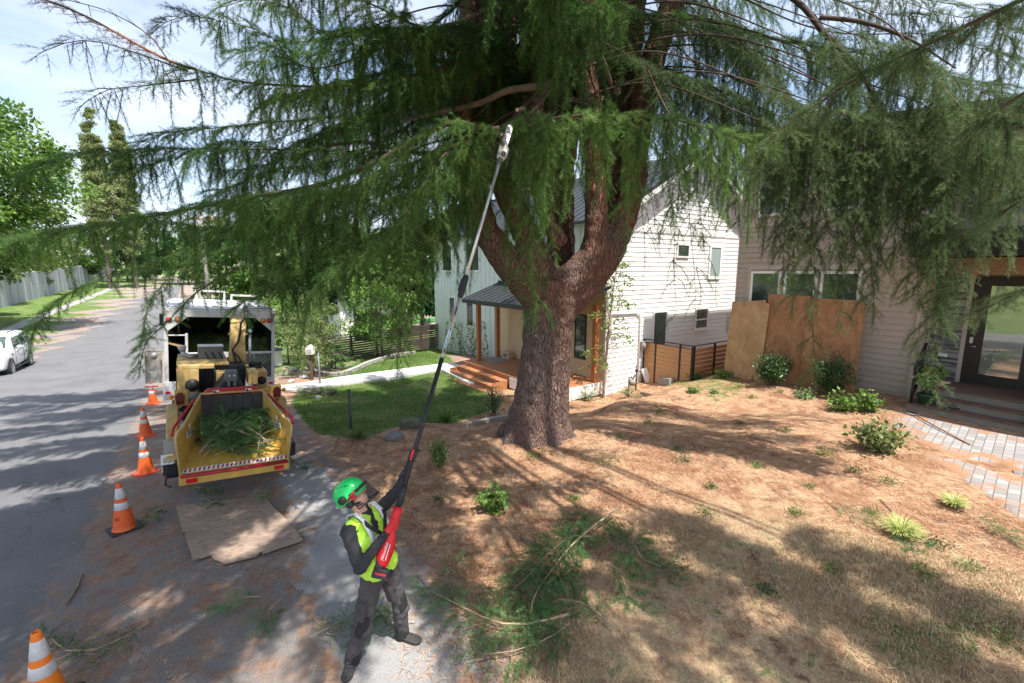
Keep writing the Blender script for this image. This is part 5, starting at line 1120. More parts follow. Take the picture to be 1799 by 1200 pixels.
def shoot_tpl(spurs, per, nl, w, L_, seed, fwd=.45):
    r = np.random.default_rng(seed); V = []
    for k in range(spurs):
        x = L_*(k+.5)/spurs; z = -.10*(x/L_)**2*L_
        for j in range(per):
            a = r.uniform(0, 2*pi); f = r.uniform(fwd*.3, fwd*1.6); d = np.array([f, cos(a), sin(a)]); d /= np.linalg.norm(d); l_ = nl*r.uniform(.7, 1.15)
            b_ = np.array([x+r.normal(0, .006), 0, z]); s_ = np.cross(d, r.normal(size=3)); s_ /= np.linalg.norm(s_)
            V += [b_-s_*w/2, b_+s_*w/2, b_+d*l_]
    for k in range(2):                                                 # the twig itself
        o = np.array([0, .0022, 0]) if k else np.array([0, 0, .0022]); V += [-o, o, np.array([L_, 0, -.1*L_])]
    return np.array(V)
def inst(T_, P, D, S, roll=None):
    n = len(P); D = D/np.linalg.norm(D, axis=1)[:, None]
    up = np.tile([0., 0., 1.], (n, 1)); up[np.abs(D[:, 2]) > .97] = [0, 1., 0]
    Y_ = np.cross(up, D); Y_ /= np.linalg.norm(Y_, axis=1)[:, None]; Z_ = np.cross(D, Y_)
    if roll is not None:
        c, s = np.cos(roll)[:, None], np.sin(roll)[:, None]; Y_, Z_ = Y_*c+Z_*s, Z_*c-Y_*s
    R_ = np.stack([D, Y_, Z_], 1)                                      # rows
    return np.einsum('mk,nkj->nmj', T_, R_*S[:, None, None])+P[:, None, :]
TPL = {'near': [shoot_tpl(9, 12, .055, .0030, .22, k) for k in range(4)], 'mid': [shoot_tpl(8, 7, .055, .0052, .24, 10+k) for k in range(4)],
       'far': [shoot_tpl(7, 6, .070, .0085, .30, 20+k) for k in range(4)], 'coarse': [shoot_tpl(6, 5, .13, .022, .42, 30+k) for k in range(4)],
       'thin': [shoot_tpl(7, 5, .036, .0040, .20, 40+k) for k in range(4)]}
def foliage(name, shoots, cls, mat, parent, tint=.45, tv=.22):
    if not shoots: return None
    A = np.array(shoots); P, D, S, T0 = A[:, :3], A[:, 3:6], A[:, 6], A[:, 7]
    tp = TPL[cls]; k = RNG.integers(0, len(tp), len(P)); Vs = []; tt = []
    for i, T_ in enumerate(tp):
        m = k == i
        if not m.any(): continue
        v = inst(T_, P[m], D[m], S[m], RNG.uniform(0, 2*pi, m.sum())); Vs.append(v.reshape(-1, 3))
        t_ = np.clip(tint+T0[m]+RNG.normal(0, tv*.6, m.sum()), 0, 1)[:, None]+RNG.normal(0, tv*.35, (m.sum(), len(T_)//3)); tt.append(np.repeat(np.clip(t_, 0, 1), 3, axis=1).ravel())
    V = np.concatenate(Vs); F = np.arange(len(V)).reshape(-1, 3)
    return np_mesh(name, V, F, mat, parent, {'tint': np.concatenate(tt)})
def smooth_path(pts, ds):
    pts = [np.array(p, float) for p in pts]; P = [2*pts[0]-pts[1]]+pts+[2*pts[-1]-pts[-2]]; out = []
    for i in range(1, len(P)-2):
        a, b_, c, d = P[i-1:i+3]; n = max(2, int(np.linalg.norm(c-b_)/ds))
        for k in range(n):
            t = k/n; out.append(.5*((2*b_)+(-a+c)*t+(2*a-5*b_+4*c-d)*t*t+(-a+3*b_-3*c+d)*t**3))
    out.append(pts[-1]); return out
UP = np.array([0, 0, 1.])
def walk(p, d, n, step, g, jit, rr, shoots, every=1, s0=.7, s1=1.1, dt=0., spread=.9, wood=None, r0=.006, tipdown=0.):
    """a branchlet that bends under gravity, dressed with shoots on both sides"""
    p = p.copy(); d = d/np.linalg.norm(d); path = [p.copy()]
    for i in range(n):
        d = d+np.array([rr.gauss(0, jit), rr.gauss(0, jit), -g+rr.gauss(0, jit*.5)]); d /= np.linalg.norm(d); p = p+d*step; path.append(p.copy())
        if i % every == 0:
            s = np.cross(d, UP); ns = np.linalg.norm(s); s = s/ns if ns > .2 else np.array([cos(i*2.4), sin(i*2.4), 0])
            sg = 1 if i % 2 else -1; sd_ = d*.75+s*sg*spread*rr.uniform(.4, 1.1)-UP*rr.uniform(0, .4); tp_ = .55+.45*(1-i/n)
            shoots.append((*p, *sd_, rr.uniform(s0, s1)*tp_, dt))
            shoots.append((*p, *d, rr.uniform(s0, s1)*.8, dt))
    if wood is not None and len(path) > 1: wood.append((path, r0))
    return p, d
CEDAR = None; DENS = 1.0
def branch(pts, r0=.05, side=.6, dens=1., cls='mid', mat=None, hang=0., hl=(.4, 1.), droop=.16, tint=.45, bare=0., name='branch', strands=(), parent='tree', leafless=0., seed=None, twigmat=None, taper=.9, sb=1., lay=None):
    rr = random.Random(seed if seed is not None else len(bpy.data.objects)*7+3); 
    s0_ = np.array(pts[0], float); off_ = np.array([.75, 9.8])-s0_[:2]; dd_ = np.linalg.norm(off_)
    if parent == 'tree' and cls in ('mid', 'far') and dd_ > 1.3:        # carry the limb back to the stems it grows from
        nl_ = smooth_path(pts, .1); r0 = min(r0, .022); e_ = np.array([.75-off_[0]/dd_*.35, 9.8-off_[1]/dd_*.35, s0_[2]+.25*dd_])
        pts = [tuple(e_), tuple((e_+s0_)/2+UP*.12*dd_)]+[tuple(p) for p in pts]; m_ = len(smooth_path(pts, .1)); bare = (m_-len(nl_)*(1-bare))/m_
    P = smooth_path(pts, .1); n = len(P); shoots = []; wood = []; L_ = n*.1
    b = MB(); rad = [max(.005, r0*(1-i/n*taper)) for i in range(n)]
    b.tube(P[::2]+[P[-1]], (rad[::2]+[rad[-1]]), 7)
    for i in range(1, n):
        u = i/n
        if u < bare: continue
        d = P[i]-P[i-1]; d /= max(np.linalg.norm(d), 1e-9); s = np.cross(d, UP); s /= max(np.linalg.norm(s), 1e-6)
        for sg in (-1, 1):
            if rr.random() > .95*dens*DENS: continue
            l_ = side*(.35+.65*math.sin(pi*min(1, .15+u*.75)))*rr.uniform(.5, 1.15); k = max(2, int(l_/.075))
            walk(P[i], d*rr.uniform(.5, 1.)+s*sg*rr.uniform(.6, 1.)+UP*rr.uniform(-.15, .3), k, .075, droop*rr.uniform(.5, 1.6), .05, rr, shoots, dt=rr.gauss(0, .10), wood=wood if rr.random() < .55 else None, s0=.6*sb, s1=1.*sb)
        if rr.random() < .8: shoots.append((*P[i], *(d+s*rr.uniform(-.8, .8)+UP*rr.uniform(.1, .8)), rr.uniform(.5, .8), .06))
        for _h in range(3):
          if hang and rr.random() < hang*.085*DENS:
            l_ = rr.uniform(*hl); walk(P[i]+s*rr.uniform(-.15, .15)*side, np.array([rr.uniform(-.3, .3), rr.uniform(-.3, .3), -.5]), int(l_/.07), .07, .25, .09, rr, shoots, spread=.8, dt=rr.gauss(0, .08), wood=wood)
    walk(P[-1], P[-1]-P[-2], max(2, int(side/.1)), .075, droop, .05, rr, shoots, wood=wood)
    for (p0, p1) in strands:
        p0 = np.array(p0); p1 = np.array(p1); l_ = np.linalg.norm(p1-p0); k = int(l_/.065); d0 = (p1-p0)/l_; path = []; ph = rr.uniform(0, 6)
        for i in range(k):
            u = i/k; p = p0+(p1-p0)*u+np.array([math.sin(ph+u*5)*.05, math.cos(ph+u*4)*.05, 0]); path.append(p)
            a = i*2.4+rr.uniform(-.5, .5); shoots.append((*p, *(d0*rr.uniform(.5, 1.2)+np.array([cos(a), sin(a), 0])*rr.uniform(.4, 1.)), rr.uniform(.6, 1.15)*sb*(1-.4*u), .03))
            shoots.append((*p, *(d0*.9-np.array([cos(a), sin(a), 0])*rr.uniform(.4, .9)), rr.uniform(.6, 1.)*sb*(1-.4*u), .0))
            if rr.random() < (.30*(1-u) if l_ < 1.9 else .55*(1-.65*u)): walk(p, np.array([cos(a), sin(a), -.3]), rr.randint(2, 6), .07, .3, .06, rr, shoots, wood=wood)
        if len(path) > 1: wood.append((path, .006))
    if lay is not None:
        h_ = lay
        for path, r_ in wood:
            for q_ in path: q_[2] = ghs(q_[0], q_[1])+.02+abs(q_[2]-ghs(q_[0], q_[1]))*.25
        A_ = np.array(shoots); g_ = gh(A_[:, 0], A_[:, 1]); A_[:, 2] = g_+.02+RNG.uniform(0, h_, len(A_)); A_[:, 5] = RNG.uniform(-.15, .30, len(A_)); shoots = [tuple(x) for x in A_]
    if leafless: shoots = [s_ for s_ in shoots if rr.random() > leafless]
    for path, r_ in wood:
        q = path[::2] if len(path) > 4 else path; b.tube(q, [r_*(1-.6*i/len(q)) for i in range(len(q))], 3, cap=False)
    o = b.build(name, twigmat or M_twig, CEDAR if parent == 'tree' else parent, fix=False)
    foliage('foliage', shoots, cls, mat or M_ced, o, tint); return o
def px(*l): return [tuple(at(*p)) for p in l]

# ---------------------------------------------------------------- the big cedar: trunk and limbs
TB = ground(945, 762)
CEDAR = empty('cedar_tree', (0, 0, 0), 0, 'huge weeping cedar with a furrowed trunk forking into upright limbs over the yard', 'tree')
bark = NT('cedar_bark'); co = bark.coord((1, 1, .15)); 
wp = bark.n('TexNoise'); wp.inputs['Scale'].default_value = 5; wp.inputs['Detail'].default_value = 3; bark.l(co, wp.inputs[0])
vm = bark.n('VectorMath'); vm.operation = 'MULTIPLY_ADD'; bark.l(wp.outputs[1], vm.inputs[0]); vm.inputs[1].default_value = (.10, .10, .10); bark.l(co, vm.inputs[2])
vo = bark.n('TexVoronoi'); vo.feature = 'DISTANCE_TO_EDGE'; vo.inputs['Scale'].default_value = 25; bark.l(vm.outputs[0], vo.inputs['Vector'])
vo2 = bark.n('TexVoronoi'); vo2.feature = 'DISTANCE_TO_EDGE'; vo2.inputs['Scale'].default_value = 48; bark.l(vm.outputs[0], vo2.inputs['Vector'])
fine = bark.noise(30, 5, .7, bark.coord((1, 1, .35)))
big = bark.noise(.9, 3, .6)
h = bark.math('ADD', bark.ramp(vo.outputs[0], [(0, 0.), (.16, 1.)]), bark.math('ADD', bark.math('MULTIPLY', bark.ramp(vo2.outputs[0], [(0, 0.), (.2, 1.)]), .4), bark.math('MULTIPLY', fine, .6)))
col = bark.ramp(h, [(.15, (.028, .016, .012)), (.5, (.105, .064, .050)), (.85, (.22, .155, .13)), (1., (.33, .255, .225))])
sx_ = bark.n('SeparateXYZ'); bark.l(bark.coord(), sx_.inputs[0]); hz = bark.ramp(bark.math('MULTIPLY', sx_.outputs[2], .12), [(.22, .35), (.62, 1.)]); col = bark.mix(bark.math('MULTIPLY', bark.ramp(big, [(.34, 0.), (.54, .9)]), hz), col, bark.mix(.65, col, (.36, .12, .06)))
bark.set(col, .9); bark.b.inputs['Specular IOR Level'].default_value = .2; bark.bump(h, 1., .055); M_bark = bark.m
def limb_pts(l): return [(tuple(at(x, y, Y)), hw*(Y*CP)/FPX*.97) for x, y, Y, hw in l]
LIMBS = [
 [(948,800,9.6,76),(946,765,9.6,66),(947,742,9.6,58),(952,700,9.6,52),(958,640,9.6,47),(963,580,9.6,46),(968,530,9.6,50),(972,490,9.6,54)],
 [(955,530,9.6,36),(925,495,9.5,33),(893,462,9.3,28),(862,420,9.2,26),(836,370,9.2,24),(822,310,9.2,22),(815,240,9.3,20),(812,150,9.4,19),(822,50,9.5,17),(835,-80,9.6,15),(845,-250,9.8,11)],
 [(965,510,9.5,32),(940,450,9.4,26),(915,390,9.4,24),(890,335,9.5,22),(868,270,9.7,20),(858,180,9.9,19),(866,80,10,17),(872,-60,10.1,15),(880,-250,10.3,11)],
 [(980,520,9.8,34),(985,450,10.1,26),(985,390,10.3,24),(980,300,10.4,30),(988,200,10.4,36),(1003,110,10.4,33),(1003,20,10.4,29),(1000,-120,10.4,24),(1000,-350,10.5,15)],
 [(985,510,9.5,34),(1022,472,9.4,28),(1046,430,9.3,23),(1048,360,9.3,20),(1045,280,9.3,18),(1040,200,9.4,18),(1030,120,9.5,16),(1035,30,9.6,15),(1045,-150,9.7,11)],
 [(985,535,9.7,36),(1035,490,9.6,31),(1072,440,9.5,26),(1100,375,9.5,22),(1118,300,9.5,19),(1124,230,9.6,19),(1135,150,9.7,21),(1162,60,9.8,20),(1195,-40,9.9,18),(1230,-250,10,12)],
 [(1030,480,9.9,26),(1066,420,10,20),(1076,330,10.1,16),(1078,230,10.2,17),(1082,120,10.3,16),(1090,0,10.4,14),(1095,-200,10.5,9)],
 [(985,430,9.2,16),(960,380,9,13),(938,300,8.9,13),(936,230,8.8,13),(946,160,8.9,15),(960,80,9,15),(980,0,9.1,14),(1000,-150,9.2,10)],
 [(860,400,9.6,16),(838,300,9.9,14),(842,200,10.2,16),(850,100,10.4,17),(852,0,10.5,16),(850,-200,10.6,10)],
 [(905,330,10.3,12),(890,200,10.5,13),(893,100,10.6,14),(896,0,10.7,13),(898,-200,10.8,9)],
 [(1065,380,10.2,12),(1060,250,10.4,14),(1062,120,10.5,15),(1064,0,10.6,14),(1066,-200,10.7,9)],
 [(1100,360,9.9,12),(1106,240,10.1,14),(1112,120,10.2,14),(1122,0,10.3,13),(1135,-200,10.4,9)],
 [(945,300,10.2,14),(918,200,10.4,14),(925,100,10.5,15),(935,0,10.6,14),(940,-200,10.7,9)],
]
b = MB()
for L_ in LIMBS:
    q = limb_pts(L_); P = smooth_path([p for p, r in q], .12); n = len(P)
    cum = [0]
    for a, c in zip(q[:-1], q[1:]): cum.append(cum[-1]+np.linalg.norm(np.array(a[0])-np.array(c[0])))
    # radius by interpolation on arclength
    ar = [0]
    for a, c in zip(P[:-1], P[1:]): ar.append(ar[-1]+np.linalg.norm(a-c))
    rad = np.interp(np.array(ar)*cum[-1]/ar[-1], cum, [r for p, r in q]); b.tube(P, list(rad), 18)
for k in range(9):                                                      # root flare
    a = 2*pi*k/9+.3; p0 = Vector((TB.x, TB.y, TB.z+.75)); r_ = .52
    pts = [p0+Vector((cos(a)*r_*.75, sin(a)*r_*.75, 0)), p0+Vector((cos(a)*r_*1.05, sin(a)*r_*1.05, -.45)), p0+Vector((cos(a)*r_*1.5, sin(a)*r_*1.5, -.78)), p0+Vector((cos(a)*r_*1.9, sin(a)*r_*1.9, -.92))]
    b.tube(pts, [.12, .16, .13, .06], 8)
tr = b.build('trunk', M_bark, CEDAR)
rm = tr.modifiers.new('r', 'REMESH'); rm.mode = 'VOXEL'; rm.voxel_size = .032; rm.use_smooth_shade = True
sm_ = tr.modifiers.new('s', 'SMOOTH'); sm_.iterations = 6; sm_.factor = .6
dp = tr.modifiers.new('d', 'DISPLACE'); tx = bpy.data.textures.new('bark_lumps', 'CLOUDS'); tx.noise_scale = .22; tx.noise_depth = 3; dp.texture = tx; dp.strength = .09; dp.texture_coords = 'GLOBAL'
# bare crooked branch across the fork, and dead snags
def wood_branch(pts, rr_, name='bare_branch', mat=None):
    P = smooth_path(px(*pts), .08); n = len(P); b = MB(); b.tube(P, list(np.interp(np.linspace(0, 1, n), np.linspace(0, 1, len(rr_)), rr_)), 9)
    r = random.Random(len(P))
    for i in range(3, n-2, 4):
        d = P[i]-P[i-1]; q = [P[i]]; v = d/np.linalg.norm(d)+np.array([r.gauss(0, .8), r.gauss(0, .5), r.gauss(-.1, .6)])
        for k in range(r.randint(3, 9)): v = v/np.linalg.norm(v)+np.array([r.gauss(0, .15), r.gauss(0, .15), r.gauss(-.06, .12)]); q.append(q[-1]+v*.07)
        b.tube(q, [.008*(1-.7*k/len(q)) for k in range(len(q))], 4, cap=False)
    return b.build(name, mat or M_bk2, CEDAR, fix=False)
M_bk2 = paint('smooth_branch_bark', (.30, .22, .17), .85, dirt=.7, dark=(.13, .085, .06), sc=9, bump=.6)
M_twigd = paint('dark_branch_bark', (.085, .06, .048), .9, dirt=.6, dark=(.035, .025, .02), sc=9, bump=.6)
wood_branch([(1040,85,8.9),(1010,100,8.6),(985,125,8.4),(965,148,8.3),(935,153,8.2),(890,160,8.2),(840,182,8.3),(760,200,8.4),(700,215,8.5)], [.065,.06,.055,.06,.055,.05,.04,.03,.015])
wood_branch([(930,95,9.2),(880,115,9),(840,130,8.8),(800,150,8.7),(740,160,8.7)], [.05,.05,.04,.02,.01])
wood_branch([(905,0,9),(850,20,8.7),(800,40,8.5),(700,60,8.5)], [.05,.04,.02,.01])
wood_branch([(1075,150,9.3),(1060,110,9),(1040,70,8.9),(1020,40,8.9)], [.03,.05,.05,.03])
wood_branch([(1180,-60,9.6),(1290,-40,9),(1390,-5,8.2),(1450,60,7.8),(1500,110,7.6),(1525,150,7.5),(1545,200,7.4)], [.06,.055,.055,.045,.04,.03,.02], mat=M_twigd)
wood_branch([(1440,30,7.9),(1520,40,7.7),(1600,70,7.6),(1680,120,7.5)], [.035,.03,.02,.01], mat=M_twigd)
wood_branch([(1545,190,7.4),(1500,210,7.2),(1465,240,7.1)], [.03,.02,.01], mat=M_twigd)
wood_branch([(800,285,9.4),(700,262,9),(620,250,8.8),(520,270,8.8)], [.04,.035,.03,.015])
for (x, y, Y, r_) in ((909, 193, 6.1, .022), (882, 236, 5.6, .018), (1200, 158, 9.0, .03), (1147, 135, 9.2, .03)):   # pale saw cuts
    p = at(x, y, Y); b = MB(); b.tube([p, p+(Vector((0, 0, CAMZ))-p).normalized()*-.35+Vector((.1, 0, .02))], [r_, r_*1.1], 10); b.build('cut_stub', M_bk2, CEDAR)
    d_ = (Vector((0, 0, CAMZ))-p).normalized(); b = MB(); b.tube([p, p+d_*.006], [r_*.95, r_*.95], 12); b.build('cut_face', paint('fresh_cut_wood', (.75, .52, .28), .7), CEDAR)

# ---------------------------------------------------------------- foliage branches traced in depth
def S2(x, y0, y1, Y, dx=0): return (tuple(at(x, y0, Y)), tuple(at(x+dx, y1, Y+.05)))
# the branch being cut
branch(px((985,130,8.7),(950,180,7.2),(925,214,5.75),(1000,204,5.5),(1100,204,5.45),(1190,212,5.45),(1260,230,5.55),(1335,252,5.7)), .035, .40, 1.5, 'near', hang=2.6, hl=(.5, 1.25), tint=.62, bare=.36, seed=11,
 strands=[S2(955,215,380,5.55,-5), S2(965,220,470,5.6,15), S2(1000,215,330,5.5), S2(1060,215,390,5.45,12), S2(1120,220,450,5.45,-18), S2(1150,215,330,5.45), S2(1175,215,420,5.5,6), S2(1205,215,350,5.5,8), S2(945,330,560,6.0,-10)])
# big sweeping limb to the left
branch(px((935,170,8.8),(880,225,6.9),(800,215,6.2),(740,240,6.0),(660,285,5.9),(560,325,5.8),(450,345,5.8),(330,368,5.9),(200,392,6.1),(60,412,6.4),(-80,420,6.6)), .045, .62, 1.15, 'mid', hang=1.6, hl=(.3, .9), tint=.55, bare=.22, seed=12)
branch(px((840,240,7.2),(790,262,6.3),(740,330,6.0),(700,390,5.9),(640,440,5.8),(590,470,5.8),(552,515,5.8)), .03, .55, 1.2, 'mid', hang=1.8, hl=(.3, .8), tint=.58, bare=.12, seed=13, strands=[S2(745,330,560,6.0,-40), S2(705,400,640,5.9,12), S2(690,420,610,5.9,-20), S2(775,300,470,6.1,-8)])
branch(px((820,330,8.6),(780,400,7.6),(740,470,6.9),(712,540,6.5),(700,610,6.3)), .025, .45, 1.1, 'mid', hang=1., hl=(.2, .5), tint=.55, seed=14)
branch(px((880,300,8.2),(840,290,7.2),(800,300,6.6),(760,330,6.4),(700,345,6.3)), .03, .6, 1.4, 'mid', hang=2.4, hl=(.5, 1.3), tint=.48, seed=15)
# hanging veil before the fork of the trunk
branch(px((975,200,9),(940,235,7.8),(900,265,7.3),(860,285,7.1),(815,300,7.0)), .03, .5, 1.3, 'mid', hang=2.6, hl=(.6, 1.8), tint=.5, seed=16, strands=[S2(905,280,520,7.4,15), S2(935,300,580,7.6,-2), S2(880,290,470,7.3,10), S2(850,290,420,7.2), S2(955,300,500,7.7,5)])
branch(px((1060,170,9),(1045,210,7.8),(1020,230,7.2),(980,250,7)), .02, .45, 1.2, 'mid', hang=2.4, hl=(.4, 1.1), tint=.5, seed=17)
branch(px((1050,200,8.6),(1080,225,7.6),(1115,240,7.2)), .02, .4, 1.2, 'mid', hang=3, hl=(.5, 1.2), tint=.5, seed=18)
# upper left limb with its bright top
branch(px((905,60,9.2),(780,120,7.6),(680,140,6.9),(590,152,6.6),(500,150,6.4),(420,143,6.3),(345,122,6.3)), .05, .62, 1.6, 'mid', hang=2., hl=(.3, .8), tint=.62, bare=.2, seed=21)
branch(px((345,122,6.3),(300,108,6.35),(230,72,6.4),(150,28,6.5),(60,-8,6.6)), .018, .35, .8, 'thin', M_dead, leafless=.3, tint=.6, seed=22, twigmat=paint('dead_twig', (.30, .14, .09), .8), hang=.8, hl=(.2, .5), taper=.6)
branch(px((330,125,6.3),(260,100,6.4),(180,75,6.5),(130,72,6.5),(82,88,6.5)), .012, .35, .7, 'thin', hang=1.4, hl=(.2, .45), tint=.2, leafless=.05, seed=23)
branch(px((300,112,6.3),(260,60,6.4),(190,20,6.5),(120,0,6.6)), .010, .25, .5, 'thin', M_dead, leafless=.7, tint=.3, seed=24)
branch(px((345,140,6.4),(260,150,6.6),(190,158,6.7),(150,180,6.8)), .012, .4, .8, 'thin', hang=1.6, hl=(.2, .6), tint=.25, leafless=.0, seed=25)
branch(px((560,120,7),(470,60,7.2),(400,40,7.3),(330,28,7.4),(290,40,7.4)), .02, .5, .9, 'mid', hang=1., hl=(.2, .5), tint=.3, seed=26)
branch(px((600,60,7),(520,20,7),(460,0,7),(400,10,7),(385,50,7)), .02, .5, 1.5, 'mid', hang=2.2, hl=(.3, .6), tint=.7, seed=27)
# middle left limb
branch(px((850,260,9.2),(700,268,8.2),(560,264,7.8),(420,262,7.6),(300,262,7.7),(180,266,7.9),(90,285,8.1),(50,300,8.2)), .045, .6, 1.0, 'mid', hang=1.8, hl=(.3, .9), tint=.35, bare=.15, seed=31)
branch(px((830,330,9.4),(700,330,8.6),(600,340,8.4),(480,372,8.2),(380,420,8),(300,450,7.6),(230,470,7.3),(150,500,7.1),(95,535,7.0),(62,578,7.0)), .04, .5, .9, 'mid', hang=1.5, hl=(.2, .55), tint=.4, bare=.3, seed=32)
branch(px((700,200,8.4),(600,205,8),(480,215,7.8),(380,225,7.7),(290,235,7.8),(230,270,7.9)), .03, .6, 1., 'mid', hang=1.8, hl=(.3, 1.), tint=.4, seed=33)
for i, (pts, ti) in enumerate([
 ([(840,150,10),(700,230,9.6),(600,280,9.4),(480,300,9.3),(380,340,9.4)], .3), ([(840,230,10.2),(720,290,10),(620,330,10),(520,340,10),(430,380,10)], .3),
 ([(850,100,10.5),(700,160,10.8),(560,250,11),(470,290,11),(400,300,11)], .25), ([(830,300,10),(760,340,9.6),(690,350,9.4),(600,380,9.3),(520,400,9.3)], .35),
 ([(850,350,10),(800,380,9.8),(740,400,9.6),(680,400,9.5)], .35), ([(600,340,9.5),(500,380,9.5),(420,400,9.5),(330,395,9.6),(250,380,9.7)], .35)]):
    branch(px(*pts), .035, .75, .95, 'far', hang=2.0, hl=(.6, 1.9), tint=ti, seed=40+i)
branch(px((560,400,8),(440,430,7.8),(340,455,7.8),(270,520,7.6),(255,570,7.5)), .02, .45, .8, 'mid', hang=1.2, hl=(.2, .5), tint=.4, seed=47)
branch(px((420,470,6.6),(350,510,6.3),(300,560,6.2),(258,600,6.2),(248,635,6.2)), .012, .32, .8, 'near', hang=.8, hl=(.2, .4), tint=.45, leafless=.2, seed=48)
branch(px((500,470,7.5),(470,510,7),(430,530,6.8)), .012, .4, .9, 'mid', hang=1.2, hl=(.2, .5), tint=.45, seed=49)
branch(px((640,400,8.6),(560,440,8.4),(520,480,8.2),(480,500,8.2)), .02, .6, 1., 'mid', hang=2, hl=(.4, 1.1), tint=.3, seed=50)
# near branch reaching in from the right
branch(px((1990,-140,3.4),(1850,-30,3.5),(1720,35,3.55),(1610,88,3.65),(1520,130,3.8),(1440,180,3.9),(1380,220,4.0),(1330,262,4.1)), .022, .30, 1.0, 'near', M_cedr, hang=1.7, hl=(.15, .45), tint=.5, seed=61, sb=1.1)
branch(px((1850,130,3.6),(1790,170,3.6),(1740,200,3.7),(1700,240,3.8)), .012, .25, 1., 'near', M_cedr, hang=1.6, hl=(.2, .5), tint=.45, seed=62)
branch(px((1900,480,3.4),(1830,500,3.4),(1780,520,3.45),(1735,540,3.5)), .010, .2, 1.1, 'near', M_cedr, tint=.75, seed=63)
branch(px((1900,330,3.6),(1820,340,3.6),(1770,370,3.7)), .010, .25, 1., 'near', M_cedr, hang=2, hl=(.2, .6), tint=.5, seed=64)
# right curtains
RC = [([(1200,-40,9.4),(1290,60,8.6),(1370,150,7.8),(1440,230,7.2),(1500,270,7.0)], [S2(1345,240,430,7.3), S2(1400,250,560,7.2,-12), S2(1430,260,655,7.1,0), S2(1465,270,520,7.0,10), S2(1375,240,500,7.2,6)]),
 ([(1400,0,8.2),(1480,110,7.4),(1540,200,6.9),(1590,250,6.6),(1640,270,6.5)], [S2(1500,270,590,6.8,-30), S2(1525,270,560,6.8,8), S2(1545,280,480,6.8), S2(1580,290,470,6.7,5), S2(1610,290,540,6.6,0)]),
 ([(1520,20,7.6),(1620,110,6.7),(1690,190,6.2),(1750,240,6),(1820,260,5.9)], [S2(1640,270,690,6.3,5), S2(1665,280,620,6.2,-15), S2(1690,260,560,6.2,-10), S2(1710,260,480,6.1), S2(1745,260,430,6.0), S2(1775,270,410,6.0), S2(1650,300,560,6.4,0)])]
for i, (pts, st_l) in enumerate(RC):
    branch(px(*pts), .04, .65, 1.0, 'mid', M_cedr, hang=2.6, hl=(.4, 1.6), tint=.5, bare=.2, strands=st_l, seed=70+i)
for i, (pts, ln, lf) in enumerate([
 ([(1500,130,7.8),(1560,230,7.4),(1620,300,7.2),(1690,330,7.1)], (.5, 1.6), 0), ([(1450,150,8.2),(1430,220,8),(1400,280,7.8),(1350,300,7.8)], (.5, 1.5), 0),
 ([(1560,160,7.2),(1660,210,6.8),(1740,300,6.6),(1820,340,6.6)], (.4, 1.2), 0), ([(1400,40,8.6),(1500,60,8.4),(1620,60,8.2),(1740,90,8.1),(1850,120,8.1)], (.3, 1.), .35),
 ([(1440,-20,8.6),(1560,-10,8.2),(1690,10,8),(1820,30,7.9)], (.3, .9), .35), ([(1300,-60,8.8),(1420,-20,8.4),(1530,20,8.2),(1620,30,8.1)], (.3, .8), .3),
 ([(1180,-20,9.8),(1260,60,9.6),(1310,120,9.4),(1340,170,9.3)], (.5, 1.3), .2), ([(1160,60,9.8),(1220,110,9.6),(1260,170,9.4),(1280,230,9.3)], (.5, 1.3), .25),
 ([(1150,0,9.9),(1230,10,9.6),(1300,40,9.5),(1380,110,9.4)], (.4, 1.2), .25), ([(1560,200,8),(1640,230,8),(1720,250,8),(1790,260,8)], (.4, 1.5), 0), ([(1480,230,8.4),(1540,290,8.3),(1600,330,8.2)], (.5, 1.6), 0)]):
    branch(px(*pts), .03, .55, .8, 'mid', M_cedr, hang=2.2, hl=ln, tint=.42, leafless=lf, seed=80+i)
for i, (pts, st_l, ti) in enumerate([
 ([(1330,150,7.6),(1400,180,7.2),(1480,200,7.0),(1560,215,6.8)], [S2(1340,190,400,7.5), S2(1385,190,470,7.3), S2(1415,200,450,7.2,-8), S2(1450,200,500,7.1,5), S2(1485,210,440,7), S2(1515,210,460,6.9,5), S2(1550,220,520,6.8,-5)], .5),
 ([(1560,230,6.8),(1640,240,6.6),(1720,250,6.4),(1810,270,6.2)], [S2(1600,240,500,6.7), S2(1625,240,600,6.6,8), S2(1655,250,560,6.5,-6), S2(1680,250,480,6.5), S2(1735,250,480,6.3), S2(1765,250,450,6.2), S2(1795,260,420,6.2)], .6),
 ([(1240,60,8.6),(1320,100,8.2),(1400,140,7.9)], [S2(1270,90,300,8.4), S2(1300,100,260,8.2), S2(1250,80,330,8.5), S2(1330,110,280,8.1), S2(1365,130,330,8)], .4),
 ([(1420,80,8.0),(1520,110,7.7),(1630,130,7.5),(1760,150,7.3)], [S2(1460,100,260,7.9), S2(1500,110,300,7.8), S2(1560,120,290,7.7), S2(1610,130,310,7.6), S2(1680,140,330,7.5), S2(1740,150,300,7.4)], .45)]):
    branch(px(*pts), .02, .5, 1.0, 'mid', M_cedr, hang=2.0, hl=(.3, 1.2), tint=ti, strands=st_l, seed=120+i)
